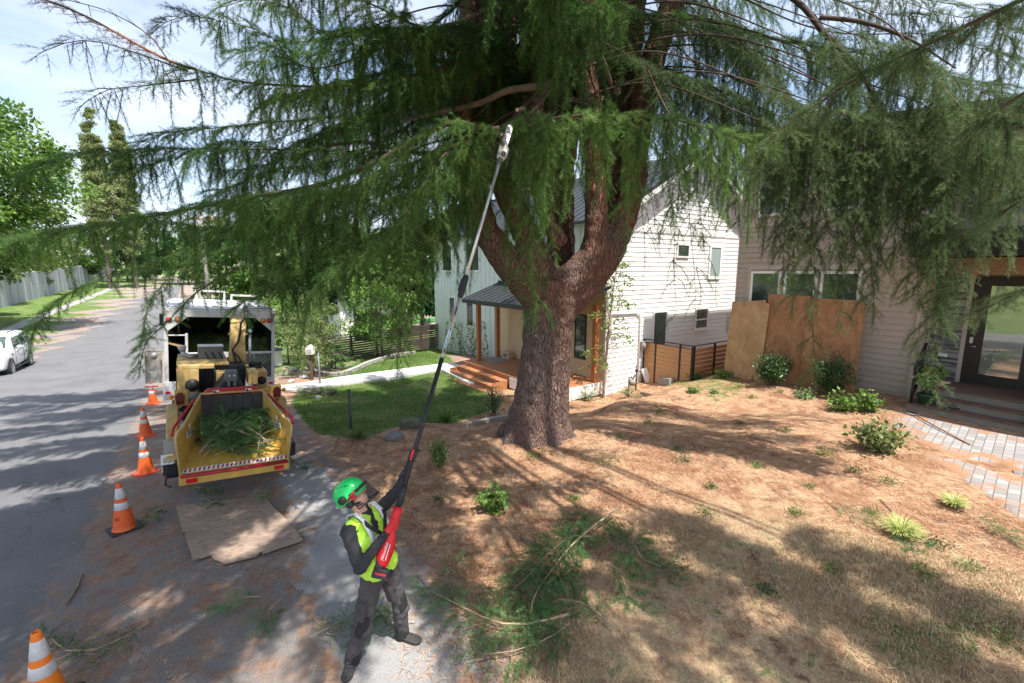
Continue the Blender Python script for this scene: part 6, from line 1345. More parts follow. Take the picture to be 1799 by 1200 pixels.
for i, (pts, st_l, ti) in enumerate([
 ([(700,300,7),(600,330,6.8),(500,350,6.7),(400,360,6.7)], [S2(680,310,480,7), S2(650,320,470,6.9), S2(620,330,520,6.9), S2(590,340,480,6.8), S2(555,340,460,6.8), S2(520,350,500,6.8), S2(490,350,470,6.7), S2(450,360,450,6.7), S2(420,360,430,6.7)], .5),
 ([(840,150,9.3),(720,160,8.9),(600,160,8.6),(480,180,8.4)], [S2(780,170,300,9), S2(720,170,280,8.9), S2(660,170,290,8.8), S2(600,170,260,8.6), S2(540,180,290,8.5), S2(480,190,270,8.4)], .5),
 ([(820,80,9),(700,60,8.4),(560,70,8),(430,90,7.8)], [S2(760,80,220,8.8), S2(700,80,190,8.6), S2(630,80,200,8.4), S2(560,80,180,8.2), S2(490,90,170,8), S2(430,90,160,7.8)], .55),
 ([(780,380,9),(700,400,8.6),(600,430,8.2),(500,450,8)], [S2(740,400,520,8.8), S2(700,410,500,8.6), S2(650,420,540,8.5), S2(600,430,530,8.2), S2(550,440,540,8.1), S2(505,450,570,8)], .35)]):
    branch(px(*pts), .03, .6, 1.1, 'mid', M_ced, hang=2.4, hl=(.3, 1.2), tint=ti, strands=st_l, seed=140+i)
for i, (pts, st_l, ti) in enumerate([
 ([(1150,120,9.0),(1210,150,8.6),(1270,190,8.3),(1330,215,8.2)], [S2(1165,150,330,8.9), S2(1190,150,380,8.8), S2(1215,160,300,8.6), S2(1240,170,350,8.5), S2(1265,190,330,8.4), S2(1290,200,390,8.3), S2(1315,210,340,8.2)], .3),
 ([(1330,210,7.4),(1420,250,7.2),(1520,280,7.0),(1600,290,6.9)], [S2(1335,220,420,7.4), S2(1360,230,460,7.4), S2(1390,240,440,7.3), S2(1435,250,520,7.2,-6), S2(1475,270,480,7.1), S2(1510,280,540,7.0,-8), S2(1535,280,440,7), S2(1570,290,500,7,5), S2(1600,290,470,6.9)], .65),
 ([(1500,60,7.4),(1600,100,7.1),(1700,150,6.9),(1800,190,6.8)], [S2(1540,90,260,7.3), S2(1590,100,300,7.1), S2(1640,130,330,7), S2(1700,150,330,6.9), S2(1760,180,360,6.8)], .5),
 ([(1640,20,7.8),(1720,30,7.6),(1800,60,7.5)], [S2(1660,30,160,7.8), S2(1710,40,200,7.6), S2(1760,60,190,7.5)], .4)]):
    branch(px(*pts), .018, .55, 1.1, 'mid', M_cedr, hang=2.4, hl=(.4, 1.3), tint=ti, strands=st_l, seed=160+i)
for i, (pts, st_l, ti) in enumerate([
 ([(1090,90,9.0),(1150,120,8.5),(1220,140,8.2),(1300,170,8.0)], [S2(1140,130,350,8.6), S2(1160,130,300,8.5), S2(1180,140,420,8.4), S2(1205,140,350,8.3), S2(1228,150,440,8.2), S2(1250,160,380,8.1), S2(1275,170,340,8.1), S2(1298,170,420,8.0)], .35),
 ([(1080,20,9.4),(1160,30,9.0),(1240,50,8.7),(1330,60,8.5)], [S2(1150,40,230,9), S2(1185,40,260,8.9), S2(1220,50,250,8.8), S2(1255,50,220,8.7), S2(1290,60,260,8.6), S2(1320,60,230,8.5)], .35),
 ([(850,60,8.8),(740,70,8.3),(640,80,8),(540,100,7.8),(450,110,7.7)], [S2(800,70,210,8.6), S2(750,80,230,8.4), S2(700,80,250,8.2), S2(650,90,230,8.1), S2(600,90,220,8.0), S2(550,100,240,7.9), S2(500,110,210,7.8)], .6),
 ([(860,250,7.6),(780,270,7.1),(680,300,6.8),(600,340,6.6)], [S2(800,270,420,7.3), S2(760,280,450,7.2), S2(720,290,430,7), S2(680,300,460,6.9), S2(640,320,450,6.8)], .6),
 ([(500,240,8),(400,250,7.9),(300,280,7.9),(220,300,8)], [S2(460,250,380,8), S2(420,250,360,7.9), S2(370,260,370,7.9), S2(320,280,360,7.9), S2(270,290,400,7.9), S2(230,300,390,8)], .4)]):
    branch(px(*pts), .018, .5, 1.0, 'mid', M_ced if i > 1 else M_cedr, hang=2.2, hl=(.3, 1.1), tint=ti, strands=st_l, seed=180+i)
# thin veils before the white gable
W_ = [S2(1200,230,400,6.9,-25), S2(1175,390,440,6.9,-30), S2(1130,330,540,7.2,-2), S2(1150,320,470,7.1,6), S2(1195,250,560,7.0,-8), S2(1215,260,540,7.0,3), S2(1235,240,470,6.9,2), S2(1230,470,560,6.9,-5), S2(1255,300,420,6.8,-8), S2(1105,380,500,7.2,-25), S2(1245,450,545,6.9,20)]
branch(px((1130,100,9.2),(1160,170,8),(1190,215,7.2),(1230,240,6.9),(1270,270,6.8)), .02, .35, .6, 'thin', hang=1.2, hl=(.3, .9), tint=.2, leafless=.35, strands=W_, seed=95)
branch(px((1270,270,6.8),(1310,330,6.8),(1330,400,6.9)), .01, .3, .6, 'thin', hang=1., hl=(.2, .5), tint=.3, leafless=.3, seed=96)
# dark crown filling the top, built round the trunk
rr = random.Random(77); k_ = 0
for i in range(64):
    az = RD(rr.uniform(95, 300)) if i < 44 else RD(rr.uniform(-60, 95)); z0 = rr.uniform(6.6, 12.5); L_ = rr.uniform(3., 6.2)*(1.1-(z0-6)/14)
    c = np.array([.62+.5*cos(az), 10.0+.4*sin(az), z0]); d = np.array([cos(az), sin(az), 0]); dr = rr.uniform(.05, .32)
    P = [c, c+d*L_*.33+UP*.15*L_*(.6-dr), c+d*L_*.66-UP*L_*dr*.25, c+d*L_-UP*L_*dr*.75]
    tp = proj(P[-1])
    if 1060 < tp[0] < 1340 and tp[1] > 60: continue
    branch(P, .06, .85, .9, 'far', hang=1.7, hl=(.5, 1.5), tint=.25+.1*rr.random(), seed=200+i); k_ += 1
# unseen branches added high over the camera and the road to cast the ground's shade
SUNV = np.array(sv)
def shade(pxy, h, L_=2.4, w=1., n=1):
    g_ = ground(*pxy) if len(pxy) == 2 else Vector(pxy)
    while h < 16:                                                       # high enough to stay clear of the view
        T_ = np.array(g_)+SUNV*(h/SUNV[2]); f_ = T_[1]*CP-(T_[2]-CAMZ)*SP
        if f_ < .5 or proj(T_-UP*1.3)[1] < -60: break
        h += .5
    base = np.array([.8, 9.6, max(h+1.5, 9.5)]); d = T_-base; d[2] = 0; dl = np.linalg.norm(d); d /= dl
    P = [base, base+d*dl*.4+UP*.4, T_-d*.9*L_*.5+UP*.25, T_, T_+d*L_*.5-UP*.35]
    branch(P, .07, .95*w, 1.15, 'coarse', hang=1.2, hl=(.3, .8), tint=.35, bare=max(.0, 1-(L_*1.15)/(dl+L_*.5)), seed=int(abs(pxy[0])*3+abs(pxy[1])), droop=.06)
for q in SHADE: shade(*q)

print('TRIS', sum(len(o.data.polygons) for o in bpy.data.objects if o.type=='MESH'))
# ---------------------------------------------------------------- broadleaf trees and shrubs
M_lfA = leaf_mat('bright_leaves', [(0, (.04, .10, .02)), (.4, (.10, .20, .035)), (.8, (.22, .34, .08)), (1, (.38, .48, .18))], .4)
M_lfB = leaf_mat('olive_leaves', [(0, (.05, .08, .025)), (.4, (.12, .17, .05)), (.8, (.26, .31, .12)), (1, (.40, .42, .22))], .35)
M_lfP = leaf_mat('pale_olive_leaves', [(0, (.12, .15, .06)), (.4, (.22, .26, .11)), (.8, (.36, .40, .19)), (1, (.5, .52, .3))], .35)
M_lfC = leaf_mat('deep_green_leaves', [(0, (.012, .045, .014)), (.5, (.035, .10, .025)), (.85, (.08, .18, .05)), (1, (.16, .28, .10))], .25, .35)
M_lfV = leaf_mat('variegated_leaves', [(0, (.06, .13, .04)), (.5, (.16, .27, .09)), (.8, (.45, .52, .30)), (1, (.75, .75, .60))], .3)
M_tk = paint('grey_brown_trunk', (.17, .13, .10), .9, dirt=.6, dark=(.07, .055, .045), sc=12, bump=.6)
def leaves(name, P, size, mat, parent, tint, tv=.18, aspect=.55, N=None, droop=.3):
    n = len(P)
    if n == 0: return None
    D = RNG.normal(size=(n, 3)); D[:, 2] -= droop
    if N is not None: D += N*1.1
    D /= np.linalg.norm(D, axis=1)[:, None]; U_ = RNG.normal(size=(n, 3)); U_[:, 2] += 1.2; S_ = np.cross(D, U_); S_ /= np.linalg.norm(S_, axis=1)[:, None]; Nn = np.cross(S_, D)
    s = (size*RNG.uniform(.6, 1.3, n))[:, None]
    V = np.stack([P, P+D*s*.45+S_*s*aspect*.5-Nn*s*.06, P+D*s, P+D*s*.45-S_*s*aspect*.5-Nn*s*.06], 1).reshape(-1, 3)
    tt = np.repeat(np.clip(tint+RNG.normal(0, tv, n), 0, 1), 4)
    return np_mesh(name, V, np.arange(n*4).reshape(-1, 4), mat, parent, {'tint': tt})
def crown_pts(c, r, nl, per, rr, shell=.55, lobe=.42):
    """points gathered in leafy clumps over an uneven crown: returns positions, outward normals, clump tint"""
    P = []; Nn = []; T0 = []
    for i in range(nl):
        v = np.array([rr.gauss(0, 1), rr.gauss(0, 1), rr.gauss(0, 1)]); v /= np.linalg.norm(v); q = rr.uniform(shell, 1.0)
        cc = np.array(c)+v*np.array(r)*q; lr = lobe*min(r)*rr.uniform(.35, .8); k = int(per*rr.uniform(.6, 1.4))
        if r[2] > 3*r[0]: cc[:2] = c[:2]+(cc[:2]-np.array(c[:2]))*(1-.5*(v[2]*q+1)/2); lr *= 1.1-.5*(v[2]*q+1)/2
        u = RNG.normal(size=(k, 3)); u /= np.linalg.norm(u, axis=1)[:, None]; u[:, 2] *= .65
        P.append(cc+u*lr*RNG.uniform(.35, 1., (k, 1))); Nn.append(u*.6+v); T0 += [rr.gauss(0, .12)]*k
    return np.concatenate(P), np.concatenate(Nn), np.array(T0)
def tree(name, base, h, r, rz, nl, per, size, mat, label, cat='tree', group=None, tint=.5, tr=.18, seed=0, trunk_h=None, shell=.45, lean=(0, 0), lobe=.42):
    rr = random.Random(seed+5); o = empty(name, tuple(base), 0, label, cat, group); th = trunk_h if trunk_h is not None else h-rz*1.6
    cz = h-rz; b = MB(); top = Vector((lean[0], lean[1], cz+rz*.5)); pts = [Vector((0, 0, -.2)), Vector((lean[0]*.2, lean[1]*.2, th*.5)), Vector((lean[0]*.6, lean[1]*.6, max(th, cz*.8))), top]
    b.tube(pts, [tr, tr*.8, tr*.55, tr*.15], 9)
    for k in range(9):
        a = rr.uniform(0, 2*pi); z0 = rr.uniform(.55, .95)*cz; s0 = Vector((lean[0]*.6, lean[1]*.6, z0)); e = Vector((lean[0]+cos(a)*r*.75, lean[1]+sin(a)*r*.75, cz+rr.uniform(-.5, .7)*rz)); b.tube([s0, (s0+e)/2+Vector((0, 0, .1*rz)), e], [tr*.4, tr*.25, tr*.08], 5, cap=False)
    b.build('trunk', M_tk, o, fix=False)
    P, Nn, T0 = crown_pts((lean[0], lean[1], cz), (r, r, rz), nl, per, rr, shell, lobe)
    leaves('crown', P, size, mat, o, np.clip(tint+T0, 0, 1), N=Nn*.5); return o
def gb(x, y, z=0): return (x, y, ghs(x, y)+z)
def xy(pxx, Y): d = ray(pxx, 480); return float(d[0]/d[1]*Y)
# left of the road
tree('maple_tree', gb(xy(-60, 33), 33), 17.2, 6.6, 6.8, 120, 330, .36, M_lfA, 'large bright green broadleaf tree at the left edge of the photo', tint=.62, seed=1, tr=.35)
for i, (x, Y, h) in enumerate(((192, 84, 32), (238, 88, 31))):
    tree('poplar_tree', gb(xy(x, Y), Y), h, 2.6, 13.5, 360, 260, .30, M_lfP, ['tall narrow poplar with the higher tip behind the road', 'tall narrow poplar on the right beside its taller neighbour'][i], group='poplars behind the road', tint=.6, seed=10+i, tr=.4, lobe=.7, shell=.2)
WP = [(0, 4.8), (1, 5.5)]
lab = ['dark ivy clad tree hanging over the near end of the grey wall', 'olive green tree leaning over the grey wall next to the ivy clad one', 'pale olive tree over the middle of the grey wall', 'rounded olive tree over the grey wall left of the poplars', 'bushy tree over the far part of the grey wall', 'dark tree closing the far end of the grey wall']
for i, (s_, t_, h, r, m, ti) in enumerate(((62, -17.3, 8.0, 3.2, M_lfC, .5), (76, -20.5, 9.5, 4.8, M_lfB, .5), (92, -20.5, 9.5, 5.2, M_lfB, .65), (108, -20, 10, 5.2, M_lfB, .6), (126, -18, 11, 5.4, M_lfA, .35), (140, -12, 13, 6, M_lfC, .6))):
    p = st(s_, t_); tree('roadside_tree', gb(p.x, p.y), h, r, h*.45, 60, 190, .48, m, lab[i], group='trees over the grey wall', tint=ti, seed=20+i, tr=.25)
# right of the road, beyond the lawn
lab2 = ['tree closing the far end of the road', 'second tree at the far end of the road', 'olive tree right behind the chip truck cab', 'green tree between the chip truck and the flowering shrub', 'dense green tree behind the mailbox', 'dark tree behind the slat fence on its left half', 'light green tree behind the slat fence on its right half', 'tree directly left of the white house', 'tall tree behind the roof of the white house', 'pale tree far behind the mailbox', 'tree behind the raised flower bed']
for i, (x, Y, h, r, m, ti) in enumerate(((262, 120, 12, 6.5, M_lfB, .5), (330, 105, 13, 6.5, M_lfC, .7), (400, 62, 11.5, 5, M_lfB, .6), (470, 48, 9.8, 4.2, M_lfA, .5), (535, 36, 8.2, 3.4, M_lfB, .5), (605, 31, 7.5, 2.9, M_lfC, .55), (672, 30, 7.4, 2.8, M_lfA, .5), (740, 33, 8.5, 3.0, M_lfC, .6), (820, 48, 12, 5.2, M_lfC, .6), (500, 70, 14, 6.5, M_lfC, .6), (575, 45, 10, 4.2, M_lfB, .6))):
    tree('garden_tree', gb(xy(x, Y), Y), h, r, h*.46, 55, 190, .30+.004*Y, m, lab2[i], group='trees beyond the lawn', tint=ti, seed=40+i, tr=.2)
tree('magnolia_tree', gb(*ground(672, 628)[:2]), 4.6, 1.9, 1.9, 60, 70, .17, M_lfA, 'small tree with broad sunlit leaves in front of the slat fence', tint=.5, seed=60, tr=.08)
tree('flowering_shrub', gb(*ground(552, 660)[:2]), 3.3, 1.35, 1.5, 70, 110, .09, M_lfB, 'tall yellowish green shrub with bare lower stems beside the mailbox', 'shrub', tint=.62, seed=61, tr=.045, trunk_h=.8)
tree('flowering_shrub', gb(*ground(508, 640)[:2]), 3.6, 1.5, 1.7, 70, 120, .10, M_lfA, 'tall bright green shrub right beside the chip truck', 'shrub', tint=.55, seed=62, tr=.05, trunk_h=.8)
tree('low_shrub', gb(*ground(590, 648)[:2]), 1.3, .75, .65, 36, 60, .08, M_lfC, 'low dark shrub right of the mailbox behind the raised bed', 'shrub', tint=.7, seed=63, tr=.03, trunk_h=.2)
# young tree by the gable wall
def young_tree():
    g_ = ground(1060, 699); o = empty('young_tree', tuple(g_), 0, 'slim young tree with sparse light leaves before the white gable wall', 'tree'); rr = random.Random(9)
    b = MB(); b.tube([(0, 0, -.1), (.05, 0, 1.2), (.12, 0, 2.4), (.22, 0, 3.6), (.32, 0, 4.6)], [.055, .045, .035, .02, .008], 8); P = []
    for k in range(30):
        z = 1.1+k*.118; a = rr.uniform(0, 2*pi); l_ = rr.uniform(.6, 1.15)*(1-.55*(z-1.1)/3.6)+.15; c_ = Vector((.05+.07*(z-1), 0, z)); e = c_+Vector((cos(a)*l_, sin(a)*l_, rr.uniform(-.25, .25))); m_ = (c_+e)/2+Vector((0, 0, .12)); b.tube([c_, m_, e], [.014, .009, .004], 4, cap=False)
        for j in range(34):
            u = rr.uniform(.25, 1.05); q = c_*(1-u)**2+m_*2*u*(1-u)+e*u*u; P.append([q.x+rr.gauss(0, .07), q.y+rr.gauss(0, .07), q.z+rr.gauss(0, .05)])
    b.build('trunk', paint('tan_trunk', (.34, .25, .17), .85, dirt=.4), o, fix=False); leaves('crown', np.array(P), .085, M_lfA, o, .55, aspect=.75)
young_tree()
def vine():
    rr = random.Random(12); P = []; o = empty('wall_vine', tuple(st(10.76+9.3, 11.4-.12, -.75)), A35, 'thin climbing vine on the white board wall left of the porch post', 'climbing plant'); b = MB()
    for k in range(16):
        q = Vector((-.05, rr.uniform(-2.0, 2.2), 0)); path = [q.copy()]
        for j in range(rr.randint(5, 20)): q = q+Vector((rr.uniform(-.03, .012), rr.gauss(0, .06), .11)); q.x = min(-.04, max(-.35, q.x)); path.append(q.copy()); P += [[q.x+rr.gauss(0, .03)-.03, q.y+rr.gauss(0, .07), q.z+rr.gauss(0, .05)] for _ in range(4)]
        b.tube(path, .006, 4, cap=False)
    b.build('stem', M_twig, o, fix=False); leaves('leaves', np.array(P), .09, M_lfC, o, .7, aspect=.7)
vine()
def shrub(name, pp, w, h, n, size, mat, label, cat='shrub', tint=.5, seed=0, aspect=.5, group=None, extra=None):
    g_ = ground(*pp) if len(pp) == 2 else Vector(pp); o = empty(name, tuple(g_), 0, label, cat, group); rr = random.Random(seed); b = MB(); P = []; Q = []
    for k in range(max(8, n//26)):
        a = rr.uniform(0, 2*pi); e = Vector((cos(a)*w*.5*rr.uniform(.1, 1), sin(a)*w*.5*rr.uniform(.1, 1), h*rr.uniform(.45, 1.0)*1.0)); e.z *= (1-.35*(Vector((e.x, e.y)).length/(w*.5))**2); m_ = Vector((e.x*.35, e.y*.35, e.z*.6))
        b.tube([(0, 0, -.03), m_, e], [.010, .008, .004], 4, cap=False)
        for j in range(26):
            u = rr.uniform(.3, 1.05); q = m_*2*u*(1-u)+e*u*u; sp = size*1.0; P.append([q.x+rr.gauss(0, sp), q.y+rr.gauss(0, sp), max(.01, q.z+rr.gauss(0, sp*.8))])
    b.build('stem', M_tk, o, fix=False); leaves('leaves', np.array(P), size, mat, o, tint, aspect=aspect, droop=.05)
    if extra: Pn_ = np.array(P)[::9]; Pn_[:, 2] += size*.4; leaves('flowers', Pn_, size*.5, extra, o, .9, aspect=.9)
    return o
shrub('round_shrub', gb(7.41, 12.67), 1.15, 1.05, 2300, .075, M_lfC, 'round dark green shrub before the left plywood sheet', tint=.55, seed=1, group='dark shrubs by the plywood')
shrub('round_shrub', gb(8.25, 11.5), 1.35, 1.15, 2700, .075, M_lfC, 'wider dark green shrub before the right plywood sheet', tint=.55, seed=2, group='dark shrubs by the plywood')
M_wf = leaf_mat('white_petals', [(0, (.7, .7, .6)), (1, (.85, .85, .78))], .3)
shrub('flowering_bush', (770, 822), .50, .62, 1500, .045, M_lfA, 'bright green bush with small white flowers beside the black pole', tint=.55, seed=3, extra=M_wf)
shrub('variegated_shrub', (868, 728), .80, .85, 1500, .055, M_lfV, 'pale variegated shrub left of the big trunk', tint=.45, seed=4)
shrub('leafy_sapling', (866, 900), .45, .42, 520, .075, M_lfA, 'knee high sapling with broad light green leaves in the needle litter', tint=.6, seed=5, aspect=.75)
shrub('hydrangea', (1540, 795), .80, .55, 1100, .085, M_lfB, 'broad leaved hydrangea plant at the corner of the paver patio', tint=.7, seed=6, aspect=.65)
for i, (pp, w, h, n, sz, m, la) in enumerate([
 ((1478, 722), .55, .42, 420, .10, M_lfA, 'leafy plant in the bed just below the wider dark shrub'), ((1525, 722), .5, .45, 380, .10, M_lfA, 'taller leafy plant in the bed under the taupe siding'),
 ((1420, 700), .7, .16, 380, .08, M_lfV, 'low silvery ground plant in front of the two dark shrubs'), ((1225, 668), .8, .22, 600, .06, M_lfA, 'low weeds along the concrete border'), ((1270, 662), .8, .2, 500, .06, M_lfA, 'low weeds at the right end of the concrete border'),
 ((1215, 690), .5, .15, 260, .06, M_lfA, 'small weed patch below the concrete border'), ((1255, 692), .3, .14, 180, .05, M_lfV, 'small pale green weed on the brown slope')]):
    shrub('garden_plant', pp, w, h, n, sz, m, la, 'plant', tint=.55, seed=10+i, group='plants in the beds by the houses', aspect=.6)
def fern(pp, n, l_, label, mat, seed, w=.05):
    g_ = ground(*pp); o = empty('fern', tuple(g_), 0, label, 'fern', 'ferns by the lawn'); rr = random.Random(seed); V = []; T0 = []
    for k in range(n):
        a = rr.uniform(0, 2*pi); el = rr.uniform(.5, 1.35); L_ = l_*rr.uniform(.7, 1.1); d = Vector((cos(a)*cos(el), sin(a)*cos(el), sin(el))); s = Vector((-sin(a), cos(a), 0)); q = Vector((0, 0, 0)); N_ = 16; t_ = rr.uniform(.2, .9)
        for j in range(N_):
            q2 = q+d*L_/N_; d = (d+Vector((0, 0, -.055))).normalized(); ww = w*math.sin(pi*min(1, (j+2)/(N_+1)))**.7
            for sg in (-1, 1): V += [tuple(q), tuple(q2), tuple((q+q2)/2+s*sg*ww+d*ww*.45-Vector((0, 0, .008)))]; T0 += [t_+rr.gauss(0, .06)]*3
            q = q2
    np_mesh('frond', np.array(V), np.arange(len(V)).reshape(-1, 3), mat, o, {'tint': np.clip(T0, 0, 1)}); return o
fern((784, 742), 46, .48, 'bright sword fern left of the big trunk', leaf_mat('fern_green', [(0, (.05, .12, .02)), (.6, (.16, .28, .05)), (1, (.34, .46, .12))], .4), 1)
fern((630, 772), 40, .42, 'brownish fern at the foot of the tall metal stake', leaf_mat('fern_olive', [(0, (.09, .08, .03)), (.6, (.15, .19, .05)), (1, (.26, .28, .09))], .3), 2)
def tuft(pp, n, h, w, mat, label, tint=.8, name='grass_tuft', seed=0, group=None):
    g_ = ground(*pp); o = empty(name, tuple(g_), 0, label, 'grass tuft', group); rr = random.Random(seed); V = []; T0 = []
    for k in range(n):
        a = rr.uniform(0, 2*pi); r0 = rr.uniform(0, w*.25); q = Vector((cos(a)*r0, sin(a)*r0, 0)); L_ = h*rr.uniform(.6, 1.2); d = Vector((cos(a)*rr.uniform(.1, .8), sin(a)*rr.uniform(.1, .8), 1)).normalized(); s = Vector((-sin(a), cos(a), 0))*.004; t_ = min(1, max(0, rr.gauss(tint, .15)))
        for j in range(4): q2 = q+d*L_/4; d = (d+Vector((d.x*.35, d.y*.35, -.3))).normalized(); V += [tuple(q-s), tuple(q+s), tuple(q2+s*.6), tuple(q2-s*.6)]; T0 += [t_]*4; q = q2
    np_mesh('blades', np.array(V), np.arange(len(V)).reshape(-1, 4), mat, o, {'tint': np.array(T0)}); return o
M_tuft = leaf_mat('yellow_green_blades', [(0, (.10, .17, .03)), (.6, (.32, .42, .10)), (1, (.62, .62, .28))], .3)
tuft((1583, 945), 420, .26, .22, M_tuft, 'larger yellow green grass tuft in the sunny litter', group='yellow green grass tufts'); tuft((1676, 893), 260, .20, .18, M_tuft, 'smaller yellow green grass tuft beside the paver strip', seed=2, group='yellow green grass tufts')
# weeds and dropped sprigs strewn over the yard
WL = ['', '', 'weed on the sunny slope between the trunk and the hydrangea', 'tiny dark round weed in the middle of the sunny litter', 'weed in the litter left of the flat green sprig', 'weed patch just left of the tiny dark round weed', 'weed a few steps right of the trunk near the crest', 'weed below the brown slope of the dark shrubs', 'weed in the brown litter below the concrete border', 'weed in the sunny litter left of the hydrangea', 'weed right below the hydrangea', 'weed beside the short green sprig near the larger grass tuft', 'weed left of the flat green sprig in the sun', 'weed in the near right litter below the paver strip', 'weed closest to the gas meter', 'weed in the litter below the scrap board', 'weed at the border of litter and dry grass under the flat sprig', 'weed in the shaded dry grass right of the cut branches', 'weed between the larger grass tuft and the dry grass', 'weed nearest the lower right corner of the photo', 'weed in the middle of the yard above the dry grass', 'weed just right of the foot of the trunk', 'weed up the slope from the flat green sprig', 'weed midway between the hydrangea and the tiny round weed', 'weed at the foot of the left dark shrub', 'weed between the two dark shrubs on the bare soil', 'weed left of the leafy sapling by the black pole', 'weed right of the leafy sapling in the shade', 'weed between the larger grass tuft and the flat sprig']
rr = random.Random(31); WD = [(940,805,.20,'dry brown weed clump right below the big trunk'),(1060,815,.28,'green sprig pile in the sunny litter right of the trunk'),(1190,790,.16,''),(1330,822,.10,''),(1240,905,.14,''),(1200,812,.18,''),(1140,745,.14,''),(1380,760,.12,''),(1300,745,.14,''),(1450,800,.14,''),(1560,850,.14,''),(1640,960,.16,''),(1400,905,.12,''),(1700,1000,.16,''),(1120,700,.16,''),(1160,725,.14,''),(1460,1010,.12,''),(1345,1040,.12,''),(1620,1010,.12,''),(1750,1120,.2,''),(1250,860,.12,''),(1090,770,.12,''),(1420,860,.1,''),(1500,830,.12,''),(1320,700,.14,''),(1370,690,.14,''),(770,880,.10,''),(1010,880,.12,''),(1530,905,.12,'')]
for i, (x, y, r_, la) in enumerate(WD):
    g_ = ground(x, y); P = []; n = int(70+r_*900); P = np.array([[g_.x+rr.gauss(0, r_*.5), g_.y+rr.gauss(0, r_*.5), 0] for _ in range(n)]); P[:, 2] = gh(P[:, 0], P[:, 1])+RNG.uniform(0, .05+r_*.2, n)
    o = leaves('weed', P, .034, [M_lfA, M_lfB, M_lfC][i % 3], None, .5 if i else .1, aspect=.4, droop=-.6); tag(o, la or WL[i], 'weed', 'small weeds dotted over the yard')
# pale weeds before the porch skirting
shrub('tall_weeds', (1030, 705), 1.3, .45, 600, .045, M_lfV, 'pale straggly weeds in front of the porch right of the trunk', 'plant', tint=.65, seed=71, group='pale weeds by the white house'); shrub('tall_weeds', (1105, 697), .9, .40, 420, .045, M_lfV, 'pale straggly weeds at the foot of the gas meter', 'plant', tint=.65, seed=72, group='pale weeds by the white house')

# ---------------------------------------------------------------- cut branches on the ground
def gl_(*l, z=.03): return [tuple(ground(*p)+Vector((0, 0, z))) for p in l]
CUTG = 'cut cedar branches lying on the ground'
M_cutn = leaf_mat('cut_needles', [(0, (.02, .065, .025)), (.4, (.06, .16, .05)), (.75, (.14, .28, .09)), (1, (.34, .46, .22))], .2)
def cutb(pts, label, r0=.014, side=.35, dens=1.2, cls='mid', seed=0, lay=.12, tint=.5, zs=None, bare=0.):
    P = gl_(*pts, z=lay*.75)
    o = branch(P, r0*.72, side, dens, cls, M_cutn, seed=seed, sb=.55 if side < .25 else .9, parent=None, lay=lay, twigmat=M_twigl, tint=tint, name='cut_branch', bare=bare, taper=.75)
    return tag(o, label, 'cut branch', CUTG)
cutb([(1085,912),(1040,945),(1000,985),(965,1030),(940,1070),(932,1105)], 'large cut cedar branch with a pale stem lying across the yard', .020, .52, 1.25, seed=301, lay=.20)
cutb([(1120,930),(1110,960),(1130,1000),(1160,1015)], 'bushy cut branch at the right of the pile', .012, .42, 1.1, seed=302, lay=.16)
cutb([(998,1100),(950,1112),(900,1118),(850,1105),(800,1080),(765,1060)], 'curved cut branch with its stem end to the right reaching onto the asphalt', .020, .36, 1.1, seed=303, tint=.6, lay=.15)
cutb([(1078,1122),(1050,1095),(1020,1075),(985,1068),(950,1085)], 'cut branch with a forked pale stem in the middle of the pile', .016, .34, 1.0, seed=304, tint=.65)
cutb([(1040,960),(1010,960),(970,985),(930,1030),(900,1060)], 'dark bushy cut branch on the left side of the pile', .012, .50, 1.2, seed=305, tint=.4, lay=.18)
cutb([(1000,1110),(960,1140),(900,1160),(850,1170)], 'cut branch at the near edge of the pile', .010, .30, .9, seed=306, tint=.5)
cutb([(1045,905),(1020,915),(1010,940)], 'small cut sprig at the far end of the pile', .006, .28, 1.2, seed=307)
cutb([(1060,1000),(1090,1020),(1100,1050)], 'cut sprig between the two pale stems', .006, .35, 1.3, seed=308)
cutb([(745,1028),(780,1030),(800,1010)], 'light green sprig on the asphalt beside the boots', .006, .16, 1.1, seed=309, tint=.8)
cutb([(690,1060),(660,1100),(640,1120)], 'cut sprig between the boots of the worker', .006, .22, 1.1, seed=310)
cutb([(545,1135),(575,1120),(605,1112)], 'thin sprig left of the boots', .005, .14, 1.1, seed=311)
cutb([(265,1108),(220,1140),(170,1160),(120,1162),(95,1140)], 'long curved cut branch beside the nearest cone', .009, .20, 1.3, seed=312, tint=.35)
cutb([(460,1065),(440,1062),(415,1072)], 'small green sprig on the gravel', .005, .12, 1.2, seed=313, tint=.7)
cutb([(495,1070),(482,1082),(472,1092)], 'tiny dark sprig on the gravel by the asphalt', .005, .10, 1.2, seed=314)
cutb([(300,895),(280,905),(265,918)], 'small sprig beside the top left corner of the plywood sheet', .005, .12, 1.2, seed=315, tint=.35)
cutb([(500,808),(515,815),(530,825)], 'dark sprig on the ground right of the chipper tray', .006, .22, 1.3, seed=316, tint=.3)
cutb([(325,868),(345,862),(368,866)], 'dark green sprig at the upper left corner of the plywood sheet', .005, .20, 1.3, seed=317, tint=.35, lay=.08)
cutb([(352,885),(365,882),(372,888)], 'second small sprig lying on the plywood sheet', .005, .14, 1.3, seed=318, tint=.4, lay=.08)
cutb([(455,868),(460,880)], 'single upright sprig at the far edge of the plywood sheet', .004, .09, 1.2, seed=319, tint=.6)
cutb([(1455,885),(1480,905),(1510,918)], 'flat green sprig lying in the sunny litter', .006, .22, 1.2, seed=320, tint=.6)
cutb([(1690,920),(1730,930),(1760,945)], 'flat green sprig near the paver strip', .006, .18, 1.1, seed=321, tint=.6)
cutb([(1640,955),(1605,970)], 'short green sprig below the larger grass tuft', .005, .12, 1.1, seed=322, tint=.5)
